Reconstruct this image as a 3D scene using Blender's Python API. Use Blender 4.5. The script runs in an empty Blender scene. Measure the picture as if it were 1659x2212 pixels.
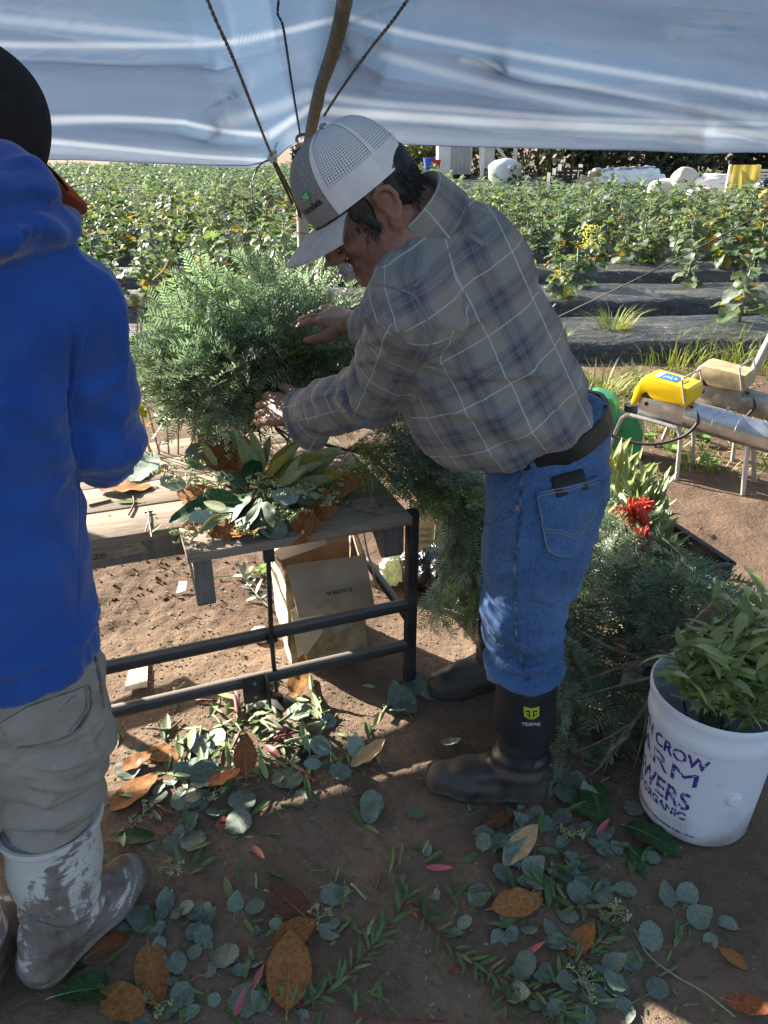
import bpy, bmesh, math, random
import numpy as np
from mathutils import Vector, Matrix, Quaternion
from mathutils.bvhtree import BVHTree
R = math.radians
random.seed(11)
rng = np.random.default_rng(11)
scene = bpy.context.scene
col = scene.collection

# ------------------------------------------------------------------ camera
PW, PH, PF, PITCH, CH = 1659.0, 2212.0, 1640.0, 26.0, 1.5
cd = bpy.data.cameras.new('camera')
cam = bpy.data.objects.new('camera', cd)
col.objects.link(cam)
cd.sensor_fit = 'VERTICAL'
cd.sensor_height = 24.0
cd.lens = PF / PH * 24.0
cd.clip_start = 0.02
cd.clip_end = 600.0
cam.location = (0, 0, CH)
cam.rotation_euler = (R(90 - PITCH), 0, 0)
scene.camera = cam

# ------------------------------------------------------------------ light
SUN_EL, SUN_AZ = 23.0, -54.0          # azimuth measured from +Y towards +X
SUN = Vector((math.sin(R(SUN_AZ)) * math.cos(R(SUN_EL)), math.cos(R(SUN_AZ)) * math.cos(R(SUN_EL)), math.sin(R(SUN_EL))))
world = bpy.data.worlds.new('World')
scene.world = world
world.use_nodes = True
wn = world.node_tree.nodes
sky = wn.new('ShaderNodeTexSky')
sky.sky_type = 'NISHITA'
sky.sun_disc = False
sky.sun_elevation = R(SUN_EL)
sky.sun_rotation = R(SUN_AZ)
sky.air_density = 1.0
sky.dust_density = 3.0
world.node_tree.links.new(sky.outputs[0], wn['Background'].inputs[0])
wn['Background'].inputs[1].default_value = 0.07
sl = bpy.data.lights.new('sun', 'SUN')
sl.energy = 5.0
sl.angle = R(0.55)
sl.color = (1.0, 0.94, 0.84)
so = bpy.data.objects.new('sun', sl)
col.objects.link(so)
so.rotation_euler = SUN.to_track_quat('Z', 'Y').to_euler()
so.location = (-6, 6, 9)
scene.view_settings.view_transform = 'Standard'
scene.view_settings.look = 'None'
scene.view_settings.gamma = 1.0
scene.view_settings.exposure = 2.15

# ------------------------------------------------------------------ measuring
_c, _s = math.cos(R(PITCH)), math.sin(R(PITCH))
def ray(x, y):
    a = (x - PW / 2) / PF; b = (PH / 2 - y) / PF
    return Vector((a, _c + b * _s, -_s + b * _c))
def at_z(x, y, z=0.0):
    d = ray(x, y); t = (z - CH) / d.z
    return Vector((d.x * t, d.y * t, z))
def at_y(x, y, Y):
    d = ray(x, y); t = Y / d.y
    return Vector((d.x * t, Y, CH + d.z * t))
def hit(bvh, x, y, off=0.0):
    d = ray(x, y).normalized()
    loc, nor, i, dist = bvh.ray_cast(Vector((0, 0, CH)), d)
    if loc is None:
        loc, nor, i, dist = bvh.find_nearest(Vector((0, 0, CH)) + d * 1.7)
    if nor.dot(d) > 0: nor = -nor
    return loc + nor * off, nor

# ------------------------------------------------------------------ noise
def vnoise(P, seed=0):
    P = np.asarray(P, dtype=np.float64)
    i = np.floor(P).astype(np.int64); f = P - i
    f = f * f * (3 - 2 * f)
    def h(a, b, c):
        n = (a * 374761393 + b * 668265263 + c * 2147483647 + seed * 1274126177) & 0xffffffff
        n = ((n ^ (n >> 13)) * 1274126177) & 0xffffffff
        n = (n ^ (n >> 16)) & 0xffff
        return n / 32767.5 - 1.0
    r = 0
    for dx in (0, 1):
        for dy in (0, 1):
            for dz in (0, 1):
                w = (f[:, 0] if dx else 1 - f[:, 0]) * (f[:, 1] if dy else 1 - f[:, 1]) * (f[:, 2] if dz else 1 - f[:, 2])
                r = r + w * h(i[:, 0] + dx, i[:, 1] + dy, i[:, 2] + dz)
    return r
def fbm(P, oct=4, seed=0):
    P = np.asarray(P, dtype=np.float64); r = 0; a = 1.0
    for o in range(oct):
        r = r + a * vnoise(P * (2.03 ** o) + o * 17.3, seed + o); a *= 0.5
    return r

# ------------------------------------------------------------------ objects
def tag(o, label=None, cat=None, group=None, kind=None):
    if label: o['label'] = label
    if cat: o['category'] = cat
    if group: o['group'] = group
    if kind: o['kind'] = kind
    return o
def thing(name, loc, label, cat, group=None):
    o = bpy.data.objects.new(name, None)
    o.empty_display_size = 0.05
    o.location = loc
    col.objects.link(o)
    return tag(o, label, cat, group)
def link(name, me, parent=None, mat=None, loc=None):
    o = bpy.data.objects.new(name, me)
    col.objects.link(o)
    if mat is not None and not me.materials: me.materials.append(mat)
    if parent is not None: o.parent = parent
    if loc is not None: o.location = loc
    return o
def wloc(o):
    v = Vector((0, 0, 0))
    while o is not None:
        v = v + o.location; o = o.parent
    return v
def mesh_np(name, V, Fc, smooth=True):
    me = bpy.data.meshes.new(name)
    me.from_pydata([tuple(v) for v in np.asarray(V).tolist()] if not isinstance(V, list) else V, [], Fc if isinstance(Fc, list) else Fc.tolist())
    if smooth: me.polygons.foreach_set('use_smooth', [True] * len(me.polygons))
    me.update()
    return me

class MB:
    """collects shapes in world space, links them as one mesh object"""
    def __init__(s): s.v = []; s.f = []; s.mi = []
    def add(s, V, Fc, mi=0):
        n = len(s.v)
        s.v.extend([tuple(map(float, p)) for p in V])
        s.f.extend([tuple(int(i) + n for i in f) for f in Fc])
        s.mi.extend([mi] * len(Fc))
        return s
    def box(s, c, size, rot=None, mi=0, bev=0.0):
        hx, hy, hz = [q / 2 for q in size]
        if bev <= 0:
            P = [(x, y, z) for x in (-hx, hx) for y in (-hy, hy) for z in (-hz, hz)]
            Fc = [(0, 1, 3, 2), (4, 6, 7, 5), (0, 4, 5, 1), (2, 3, 7, 6), (0, 2, 6, 4), (1, 5, 7, 3)]
        else:
            bm = bmesh.new()
            bmesh.ops.create_cube(bm, size=1)
            for v in bm.verts: v.co = Vector((v.co.x * size[0], v.co.y * size[1], v.co.z * size[2]))
            bmesh.ops.bevel(bm, geom=bm.edges[:], offset=bev, segments=2, affect='EDGES', profile=0.5)
            bm.verts.index_update()
            P = [v.co.copy() for v in bm.verts]; Fc = [[v.index for v in f.verts] for f in bm.faces]
            bm.free()
        M = rot if rot is not None else Matrix.Identity(3)
        c = Vector(c)
        return s.add([M @ Vector(p) + c for p in P], Fc, mi)
    def tube(s, pts, rad, seg=8, mi=0, cap=True, squash=None, up=None):
        pts = [Vector(p) for p in pts]; n = len(pts)
        if not hasattr(rad, '__len__'): rad = [rad] * n
        V = []; prev = Vector(up) if up is not None else None
        for i in range(n):
            t = (pts[min(i + 1, n - 1)] - pts[max(i - 1, 0)])
            t = t.normalized() if t.length > 1e-9 else Vector((0, 0, 1))
            if prev is None:
                prev = Vector((0, 0, 1)) if abs(t.z) < 0.9 else Vector((1, 0, 0))
            a = (prev - t * prev.dot(t))
            a = a.normalized() if a.length > 1e-6 else t.orthogonal().normalized()
            b = t.cross(a); prev = a
            for k in range(seg):
                w = 2 * math.pi * k / seg
                sq = squash if squash else 1.0
                V.append(pts[i] + (a * math.cos(w) * sq + b * math.sin(w)) * rad[i])
        Fc = []
        for i in range(n - 1):
            for k in range(seg):
                k2 = (k + 1) % seg
                Fc.append((i * seg + k, i * seg + k2, (i + 1) * seg + k2, (i + 1) * seg + k))
        if cap:
            Fc.append(tuple(range(seg - 1, -1, -1)))
            Fc.append(tuple((n - 1) * seg + k for k in range(seg)))
        return s.add(V, Fc, mi)
    def lathe(s, prof, c=(0, 0, 0), seg=32, M=None, mi=0, arc=None):
        M = M if M is not None else Matrix.Identity(3); c = Vector(c); V = []; Fc = []
        full = arc is None
        a0, a1 = (0, 2 * math.pi) if full else arc
        m = seg if full else seg + 1
        for r, z in prof:
            for k in range(m):
                w = a0 + (a1 - a0) * k / seg
                V.append(M @ Vector((r * math.cos(w), r * math.sin(w), z)) + c)
        for i in range(len(prof) - 1):
            for k in range(seg):
                k2 = (k + 1) % m
                Fc.append((i * m + k, i * m + k2, (i + 1) * m + k2, (i + 1) * m + k))
        return s.add(V, Fc, mi)
    def grid(s, fn, nu, nv, mi=0):
        V = [fn(i / nu, j / nv) for i in range(nu + 1) for j in range(nv + 1)]
        Fc = [(i * (nv + 1) + j, (i + 1) * (nv + 1) + j, (i + 1) * (nv + 1) + j + 1, i * (nv + 1) + j + 1) for i in range(nu) for j in range(nv)]
        return s.add(V, Fc, mi)
    def prism(s, poly, ext, mi=0):
        n = len(poly); poly = [Vector(p) for p in poly]; ext = Vector(ext)
        Fc = [tuple(range(n - 1, -1, -1)), tuple(range(n, 2 * n))] + [(i, (i + 1) % n, n + (i + 1) % n, n + i) for i in range(n)]
        return s.add(poly + [p + ext for p in poly], Fc, mi)
    def mesh(s, name, off=(0, 0, 0), smooth=True, mats=None, sharp=None):
        off = Vector(off)
        me = bpy.data.meshes.new(name)
        me.from_pydata([tuple(Vector(p) - off) for p in s.v], [], s.f)
        if smooth: me.polygons.foreach_set('use_smooth', [True] * len(me.polygons))
        if mats:
            for m in (mats if isinstance(mats, (list, tuple)) else [mats]): me.materials.append(m)
            me.polygons.foreach_set('material_index', s.mi)
        me.update()
        if smooth and sharp:
            try: me.set_sharp_from_angle(angle=R(sharp))
            except Exception: pass
        return me
    def build(s, name, mats, parent=None, smooth=True, sharp=35, loc=None):
        """loc: origin for a top-level mesh"""
        off = wloc(parent) if parent is not None else (Vector(loc) if loc is not None else Vector((0, 0, 0)))
        me = s.mesh(name, off, smooth, mats, sharp)
        o = link(name, me, parent)
        if parent is None and loc is not None: o.location = loc
        return o

def smooth_path(pts, n=6):
    """Catmull-Rom through pts"""
    P = [Vector(p) for p in pts]; out = []
    for i in range(len(P) - 1):
        p0 = P[max(i - 1, 0)]; p1 = P[i]; p2 = P[i + 1]; p3 = P[min(i + 2, len(P) - 1)]
        for k in range(n):
            t = k / n
            out.append(0.5 * ((2 * p1) + (p2 - p0) * t + (2 * p0 - 5 * p1 + 4 * p2 - p3) * t * t + (3 * p1 - p0 - 3 * p2 + p3) * t ** 3))
    out.append(P[-1])
    return out

# ------------------------------------------------------------------ distance-field bodies
class Field:
    def __init__(s, lo, hi, h):
        s.lo = np.array(lo, float); s.h = h
        s.n = np.ceil((np.array(hi) - s.lo) / h).astype(int) + 1
        s.D = np.full(s.n, 0.15, np.float32)
    def _blk(s, lo, hi):
        a = np.clip(np.floor((np.array(lo) - s.lo) / s.h).astype(int), 0, s.n)
        b = np.clip(np.ceil((np.array(hi) - s.lo) / s.h).astype(int) + 1, 0, s.n)
        sl = tuple(slice(x, y) for x, y in zip(a, b))
        ax = [s.lo[i] + s.h * np.arange(a[i], b[i]) for i in range(3)]
        return sl, ax[0][:, None, None], ax[1][None, :, None], ax[2][None, None, :]
    def _merge(s, sl, d, k, sub):
        a = s.D[sl]
        if sub:
            d = -d; hh = np.clip(0.5 - 0.5 * (d - a) / k, 0, 1); r = d * (1 - hh) + a * hh + k * hh * (1 - hh)
        else:
            hh = np.clip(0.5 + 0.5 * (d - a) / k, 0, 1); r = d * (1 - hh) + a * hh - k * hh * (1 - hh)
        s.D[sl] = r
    def cone(s, a, b, ra, rb, k=0.02, sub=False, sq=None):
        a = np.array(a, float); b = np.array(b, float); m = max(ra, rb) + k + 0.012
        if sq: m *= max(1.0, sq[1])
        sl, X, Y, Z = s._blk(np.minimum(a, b) - m, np.maximum(a, b) + m)
        ba = b - a; L = max(ba @ ba, 1e-9)
        px, py, pz = X - a[0], Y - a[1], Z - a[2]
        t = np.clip((px * ba[0] + py * ba[1] + pz * ba[2]) / L, 0, 1)
        qx, qy, qz = px - t * ba[0], py - t * ba[1], pz - t * ba[2]
        if sq:   # (axis, factor): section is stretched along axis by factor
            ax = np.array(sq[0], float); ax /= np.linalg.norm(ax)
            c = qx * ax[0] + qy * ax[1] + qz * ax[2]
            g = c * (1 - 1.0 / sq[1])
            qx, qy, qz = qx - g * ax[0], qy - g * ax[1], qz - g * ax[2]
        d = np.sqrt(qx * qx + qy * qy + qz * qz) - (ra + (rb - ra) * t)
        s._merge(sl, d, k, sub)
    def chain(s, pts, rads, k=0.02, sq=None):
        for i in range(len(pts) - 1): s.cone(pts[i], pts[i + 1], rads[i], rads[i + 1], k, sq=sq)
    def ell(s, c, r, M=None, k=0.02, sub=False):
        c = np.array(c, float); r = np.array(r, float); m = r.max() + k + 0.012
        M = np.array(M) if M is not None else np.eye(3)
        sl, X, Y, Z = s._blk(c - m, c + m)
        px, py, pz = X - c[0], Y - c[1], Z - c[2]
        q = [(px * M[0, i] + py * M[1, i] + pz * M[2, i]) / r[i] for i in range(3)]
        k0 = np.sqrt(q[0] ** 2 + q[1] ** 2 + q[2] ** 2) + 1e-9
        k1 = np.sqrt((q[0] / r[0]) ** 2 + (q[1] / r[1]) ** 2 + (q[2] / r[2]) ** 2) + 1e-9
        s._merge(sl, k0 * (k0 - 1) / k1, k, sub)
    def cut(s, p, n):
        """remove everything on the side n points to"""
        n = np.array(n, float); n /= np.linalg.norm(n)
        ax = [s.lo[i] + s.h * np.arange(s.n[i]) for i in range(3)]
        d = (ax[0][:, None, None] - p[0]) * n[0] + (ax[1][None, :, None] - p[1]) * n[1] + (ax[2][None, None, :] - p[2]) * n[2]
        s.D = np.maximum(s.D, d.astype(np.float32))
    def net(s, smooth=2):
        D = s.D; D[0] = D[-1] = 1; D[:, 0] = D[:, -1] = 1; D[:, :, 0] = D[:, :, -1] = 1
        S = D < 0
        offs = [(x, y, z) for x in (0, 1) for y in (0, 1) for z in (0, 1)]
        n = np.array(D.shape) - 1
        cnt = np.zeros(n, np.int8)
        for o in offs: cnt += S[o[0]:o[0] + n[0], o[1]:o[1] + n[1], o[2]:o[2] + n[2]]
        act = (cnt > 0) & (cnt < 8)
        ijk = np.argwhere(act)
        idx = np.full(n, -1, np.int64); idx[act] = np.arange(len(ijk))
        val = [D[ijk[:, 0] + o[0], ijk[:, 1] + o[1], ijk[:, 2] + o[2]] for o in offs]
        P = np.zeros((len(ijk), 3)); W = np.zeros(len(ijk))
        for a in range(8):
            for b in range(a + 1, 8):
                if sum(abs(offs[a][i] - offs[b][i]) for i in range(3)) != 1: continue
                m = (val[a] < 0) != (val[b] < 0)
                t = np.where(m, val[a] / np.where(m, val[a] - val[b], 1), 0)
                pos = np.array(offs[a])[None, :] + (np.array(offs[b]) - np.array(offs[a]))[None, :] * t[:, None]
                P[m] += pos[m]; W[m] += 1
        V = s.lo + s.h * (ijk + P / W[:, None])
        Fs = []
        for ax in range(3):
            u, w = (ax + 1) % 3, (ax + 2) % 3
            sa = [slice(None)] * 3; sb = [slice(None)] * 3
            sa[ax] = slice(0, -1); sb[ax] = slice(1, None)
            A = S[tuple(sa)]; B = S[tuple(sb)]
            e = np.argwhere(A != B)
            ok = (e[:, u] >= 1) & (e[:, w] >= 1) & (e[:, u] < n[u]) & (e[:, w] < n[w])
            e = e[ok]
            sg = A[e[:, 0], e[:, 1], e[:, 2]]
            def cell(du, dw):
                q = e.copy(); q[:, u] -= du; q[:, w] -= dw
                return idx[q[:, 0], q[:, 1], q[:, 2]]
            q = np.stack([cell(1, 1), cell(0, 1), cell(0, 0), cell(1, 0)], 1)
            q[~sg] = q[~sg][:, ::-1]
            Fs.append(q)
        Fc = np.concatenate(Fs)
        Fc = Fc[(Fc >= 0).all(1)]
        for _ in range(smooth): V = lap(V, Fc, 0.5)
        return V, Fc
def lap(V, Fc, w):
    A = np.zeros_like(V); C = np.zeros(len(V))
    for i in range(4):
        a = Fc[:, i]; b = Fc[:, (i + 1) % 4]
        for x in range(3):
            A[:, x] += np.bincount(a, V[b, x], len(V)) + np.bincount(b, V[a, x], len(V))
        C += np.bincount(a, minlength=len(V)) + np.bincount(b, minlength=len(V))
    return V * (1 - w) + w * A / np.maximum(C, 1)[:, None]
def vnormals(V, Fc):
    n = np.cross(V[Fc[:, 2]] - V[Fc[:, 0]], V[Fc[:, 3]] - V[Fc[:, 1]])
    N = np.zeros_like(V)
    for i in range(4):
        for x in range(3): N[:, x] += np.bincount(Fc[:, i], n[:, x], len(V))
    return N / np.maximum(np.linalg.norm(N, axis=1), 1e-12)[:, None]
def solid(name, V, Fc, mat, parent, keepV=False):
    off = np.array(wloc(parent)) if parent is not None else np.zeros(3)
    me = mesh_np(name, V - off, Fc)
    if mat is not None: me.materials.append(mat)
    return link(name, me, parent)
def bvh_of(V, Fc): return BVHTree.FromPolygons([tuple(v) for v in V.tolist()], Fc.tolist())

# ------------------------------------------------------------------ materials
class NB:
    def __init__(s, name):
        s.m = bpy.data.materials.new(name); s.m.use_nodes = True
        s.t = s.m.node_tree; s.t.nodes.clear()
        s.out = s.n('ShaderNodeOutputMaterial')
    def n(s, typ, ins=None, **at):
        nd = s.t.nodes.new(typ)
        for k, v in at.items(): setattr(nd, k, v)
        for k, v in (ins or {}).items():
            if isinstance(v, bpy.types.NodeSocket): s.t.links.new(v, nd.inputs[k])
            else: nd.inputs[k].default_value = v
        return nd
    def ramp(s, fac, stops, interp='LINEAR'):
        nd = s.n('ShaderNodeValToRGB', {0: fac}); cr = nd.color_ramp; cr.interpolation = interp
        while len(cr.elements) < len(stops): cr.elements.new(0.5)
        for e, (p, c) in zip(cr.elements, stops): e.position = p; e.color = (c[0], c[1], c[2], 1) if hasattr(c, '__len__') else (c, c, c, 1)
        return nd.outputs[0]
    def math(s, op, a, b=0.0, c=0.0):
        return s.n('ShaderNodeMath', {0: a, 1: b, 2: c}, operation=op).outputs[0]
    def mix(s, f, a, b, mode='MIX'):
        nd = s.n('ShaderNodeMix', data_type='RGBA', blend_type=mode)
        for k, v in ((0, f), (6, a), (7, b)):
            if isinstance(v, bpy.types.NodeSocket): s.t.links.new(v, nd.inputs[k])
            else: nd.inputs[k].default_value = v if k == 0 else (v[0], v[1], v[2], 1)
        return nd.outputs[2]
    def noise(s, scale, detail=5, rough=0.6, vec=None, dist=0.0):
        i = {'Scale': scale, 'Detail': detail, 'Roughness': rough, 'Distortion': dist}
        if vec is not None: i['Vector'] = vec
        return s.n('ShaderNodeTexNoise', i).outputs[0]
    def coord(s, which='Object', scale=(1, 1, 1), rot=(0, 0, 0)):
        c = s.n('ShaderNodeTexCoord').outputs[which]
        return s.n('ShaderNodeMapping', {0: c, 'Scale': scale, 'Rotation': rot}).outputs[0]
    def bump(s, h, strength=0.3, dist=0.01, nrm=None):
        i = {'Height': h, 'Strength': strength, 'Distance': dist}
        if nrm is not None: i['Normal'] = nrm
        return s.n('ShaderNodeBump', i).outputs[0]
    def bsdf(s, color, rough=0.7, nrm=None, **kw):
        i = {'Base Color': color if isinstance(color, bpy.types.NodeSocket) else (color[0], color[1], color[2], 1), 'Roughness': rough}
        if nrm is not None: i['Normal'] = nrm
        i.update(kw)
        return s.n('ShaderNodeBsdfPrincipled', i).outputs[0]
    def done(s, sh):
        s.t.links.new(sh, s.out.inputs[0]); return s.m

def simple(name, cols, rough=0.7, scale=9.0, bump=0.0, bscale=60.0, spec=0.35, var=0.0, trans=0.0, metal=0.0, stretch=(1, 1, 1), detail=5, lo=0.35, hi=0.65, bd=0.004, sheen=0.0, coat=0.0, tint=(1.15, 1.2, 0.7)):
    b = NB(name)
    v = b.coord('Object', stretch)
    f = b.noise(scale, detail, 0.6, v)
    n = len(cols)
    c = b.ramp(f, [(lo + (hi - lo) * i / max(n - 1, 1), cols[i]) for i in range(n)]) if n > 1 else b.mix(0.0, cols[0], cols[0])
    if var > 0:
        rnd = b.n('ShaderNodeObjectInfo').outputs['Random']
        hsv = b.n('ShaderNodeHueSaturation', {'Hue': b.math('MULTIPLY_ADD', rnd, 0.06 * var, 0.5 - 0.03 * var), 'Saturation': 1.0,
                                              'Value': b.math('MULTIPLY_ADD', b.math('FRACT', b.math('MULTIPLY', rnd, 7.31)), 0.9 * var, 1.0 - 0.45 * var), 'Color': c})
        c = hsv.outputs[0]
    nr = b.bump(b.noise(bscale, 4, 0.6, v), bump, bd) if bump > 0 else None
    kw = {'Specular IOR Level': spec, 'Metallic': metal}
    if sheen: kw['Sheen Weight'] = sheen
    if coat: kw['Coat Weight'] = coat
    sh = b.bsdf(c, rough, nr, **kw)
    if trans > 0:
        tc = b.mix(1.0, c, tint, 'MULTIPLY')
        tr = b.n('ShaderNodeBsdfTranslucent', {0: tc}).outputs[0]
        sh = b.n('ShaderNodeMixShader', {0: trans, 1: sh, 2: tr}).outputs[0]
    return b.done(sh)
M = {}

# ================================================================== SETTING
def leafvf(L, W, nu=8, nv=4, prof='ovate', curl=0.0, fold=0.0, wave=0.0, wf=3.0, petiole=0.0, seed=0, cup=0.0, twist=0.0):
    """leaf along +X from the origin, face up; returns (V,F)"""
    V = []; x = z = 0.0; r = random.Random(seed); ph = r.random() * 6.28
    step = L / nu
    for i in range(nu + 1):
        u = i / nu
        if prof == 'round': w = math.sqrt(max(0, 1 - (2 * u - 1) ** 2)) * (1.0 + 0.12 * (0.5 - u))
        elif prof == 'lance': w = math.sin(math.pi * min(1, u ** 0.85)) ** 1.15
        elif prof == 'magnolia': w = max(0, math.sin(math.pi * u ** 0.92)) ** 0.72
        elif prof == 'kale':
            w = max(0, math.sin(math.pi * max(0, (u - 0.22) / 0.78) ** 0.75)) ** 0.7 * (1 + 0.18 * math.sin(u * 19 + ph)) if u > 0.22 else 0.05
        elif prof == 'narrow': w = max(0, math.sin(math.pi * u ** 0.8)) ** 0.7
        else: w = max(0, math.sin(math.pi * u ** 0.7)) ** 0.85
        w = max(w, 0.03 if u < 0.5 else 0.0) * W / 2
        a = curl * u
        if i: x += step * math.cos(a); z += step * math.sin(a)
        tw = twist * u
        for j in range(nv + 1):
            s = -1 + 2 * j / nv
            y = w * s
            dz = fold * abs(y) + cup * y * y / max(W, 1e-4) + wave * W * abs(s) ** 1.5 * math.sin(u * wf * 6.28 + ph + (1.7 if s > 0 else 0))
            yy = y * math.cos(tw) - dz * math.sin(tw); zz = y * math.sin(tw) + dz * math.cos(tw)
            V.append((x - zz * math.sin(a), yy, z + zz * math.cos(a)))
    Fc = [(i * (nv + 1) + j, (i + 1) * (nv + 1) + j, (i + 1) * (nv + 1) + j + 1, i * (nv + 1) + j + 1) for i in range(nu) for j in range(nv)]
    return V, Fc
def leafmesh(name, mats, thick=0.0006, stem=0.0, stemr=0.0012, **kw):
    """two-sided leaf: material 0 on the upper side, 1 on the underside, a raised midrib and a stalk (2)"""
    V, Fc = leafvf(**kw)
    mb = MB(); mb.add(V, Fc, 0)
    mb.add([(p[0], p[1], p[2] - thick) for p in V], [f[::-1] for f in Fc], 1)
    nv = kw.get('nv', 4); nu = kw.get('nu', 8)
    if stem > 0:
        mid = [Vector(V[i * (nv + 1) + nv // 2]) for i in range(nu + 1)]
        pts = [Vector((-stem, 0, -stem * 0.15)), Vector((-stem * 0.5, 0, 0))] + [p + Vector((0, 0, -thick / 2)) for p in mid[:-1]]
        rad = [stemr, stemr * 0.9] + [stemr * (0.95 - 0.75 * i / nu) for i in range(nu)]
        mb.tube(pts, rad, 5, 2)
    return mb.mesh(name, mats=mats)

# ---- soil
b = NB('soil'); v = b.coord('Object')
f1 = b.noise(3.0, 6, 0.65, v); f2 = b.noise(42.0, 5, 0.7, v); f3 = b.noise(220.0, 3, 0.6, v)
c = b.ramp(f1, [(0.3, (0.155, 0.104, 0.072)), (0.52, (0.235, 0.164, 0.112)), (0.72, (0.315, 0.23, 0.162))])
c = b.mix(b.ramp(f2, [(0.35, 0.0), (0.7, 0.55)]), c, (0.11, 0.072, 0.052))
c = b.mix(b.ramp(f3, [(0.66, 0.0), (0.74, 0.7)]), c, (0.46, 0.37, 0.29))
# damp, freshly trodden earth behind the table line
sp = b.n('ShaderNodeSeparateXYZ', {0: v}); wob = b.math('MULTIPLY_ADD', b.noise(1.7, 4, 0.6, v), 0.9, -0.45)
dm = b.math('MULTIPLY', b.ramp(b.math('ADD', b.math('SUBTRACT', sp.outputs[1], 1.6), wob), [(0.35, 0.0), (0.75, 1.0)]), b.ramp(b.math('ADD', b.math('SUBTRACT', 6.0, sp.outputs[1]), wob), [(0.2, 0.0), (0.9, 1.0)]))
c = b.mix(b.math('MULTIPLY', dm, 0.62), c, b.mix(1.0, c, (0.46, 0.42, 0.39), 'MULTIPLY'))
fl_ = b.noise(95.0, 4, 0.7, v)
nr = b.bump(f3, 0.5, 0.004, b.bump(fl_, 0.5, 0.008, b.bump(f2, 0.7, 0.016)))
M['soil'] = b.done(b.bsdf(c, 0.95, nr, **{'Specular IOR Level': 0.15}))

BED0, BEDP, BEDS = 6.05, 1.62, 0.07
def gz_np(X, Y):
    P = np.stack([X, Y, np.zeros_like(X)], 1)
    near = np.clip(1 - (np.hypot(X, Y - 1.5) - 4) / 6, 0, 1)
    h = 0.010 * fbm(P * 2.2, 3, 3) * near + 0.006 * fbm(P * 9, 3, 5) * near
    clod = np.clip((Y - 1.75) / 0.4, 0, 1) * np.clip((3.4 - Y) / 0.5, 0, 1) * np.clip((0.0 - X) / 0.3, 0, 1)
    h += clod * 0.010 * np.abs(fbm(P * 22, 3, 9)) - clod * 0.002
    h += np.clip((Y - 60) / 60, 0, 1) * 0.0
    return h
def gz(x, y): return float(gz_np(np.array([x]), np.array([y]))[0])
def axis(lo, hi, step, far_lo, far_hi, g=1.16):
    a = list(np.arange(lo, hi, step)); s = step; x = a[-1]
    while x < far_hi: s *= g; x += s; a.append(x)
    s = step; x = lo; pre = []
    while x > far_lo: s *= g; x -= s; pre.append(x)
    return np.array(pre[::-1] + a)
gx = axis(-1.7, 2.3, 0.016, -260, 260); gy = axis(0.45, 4.2, 0.016, -40, 380)
GX, GY = np.meshgrid(gx, gy, indexing='ij')
GZ = gz_np(GX.ravel(), GY.ravel())
V = np.stack([GX.ravel(), GY.ravel(), GZ], 1)
nx, ny = GX.shape
ii = (np.arange(nx - 1)[:, None] * ny + np.arange(ny - 1)[None, :]).ravel()
Fc = np.stack([ii, ii + ny, ii + ny + 1, ii + 1], 1)
g = solid('ground', V, Fc, M['soil'], None)
tag(g, 'brown trodden dirt ground reaching to the field', kind='structure')

# ---- plastic-covered beds
b = NB('mulch_film'); v = b.coord('Object', (0.6, 2.2, 2.2))
f1 = b.noise(1.6, 5, 0.6, v); f2 = b.noise(7.0, 5, 0.65, v, 0.6)
c = b.ramp(f1, [(0.35, (0.016, 0.02, 0.019)), (0.58, (0.05, 0.052, 0.047)), (0.72, (0.15, 0.13, 0.105))])
fd = b.noise(16.0, 5, 0.7, b.coord('Object'))
c = b.mix(b.ramp(fd, [(0.56, 0.0), (0.66, 0.8)]), c, (0.2, 0.155, 0.11))
nr = b.bump(fd, 0.5, 0.015, b.bump(f2, 1.0, 0.07))
M['film'] = b.done(b.bsdf(c, b.ramp(f1, [(0.3, 0.3), (0.7, 0.55)]), nr, **{'Specular IOR Level': 0.5}))
def bed_y(k, x): return BED0 + BEDP * k + BEDS * x
for k in range(22):
    y0 = BED0 + BEDP * k
    xw = y0 * 0.62 + 3
    step = 0.09 if k < 3 else (0.2 if k < 8 else 0.6)
    xs = np.arange(-xw, xw, step)
    prof = [(-0.62, -0.03), (-0.55, 0.0), (-0.50, 0.10), (-0.44, 0.145), (-0.3, 0.155), (-0.1, 0.16), (0.1, 0.16), (0.3, 0.155), (0.44, 0.145), (0.5, 0.1), (0.55, 0.0), (0.62, -0.03)]
    if k < 3:
        P2 = []
        for i in range(len(prof) - 1):
            for t in (0, 0.5): P2.append((prof[i][0] + (prof[i + 1][0] - prof[i][0]) * t, prof[i][1] + (prof[i + 1][1] - prof[i][1]) * t))
        prof = P2 + [prof[-1]]
    X = np.repeat(xs, len(prof)); PY = np.tile([p[0] for p in prof], len(xs)); PZ = np.tile([p[1] for p in prof], len(xs))
    Y = bed_y(k, X) + PY
    P = np.stack([X * 1.3, Y * 5, PZ * 3 + k], 1)
    Z = PZ * (1 + 0.1 * vnoise(P * 0.7, 2)) + 0.014 * fbm(P * 1.7, 3, 4) * (PZ > 0.02)
    V = np.stack([X, Y + 0.02 * vnoise(P * 0.6, 6), Z], 1)
    m = len(prof)
    ii = (np.arange(len(xs) - 1)[:, None] * m + np.arange(m - 1)[None, :]).ravel()
    o = solid('mulch_bed', V, np.stack([ii, ii + m, ii + m + 1, ii + 1], 1), M['film'], None)
    tag(o, 'raised field bed under wrinkled black plastic film', kind='structure')

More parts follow.
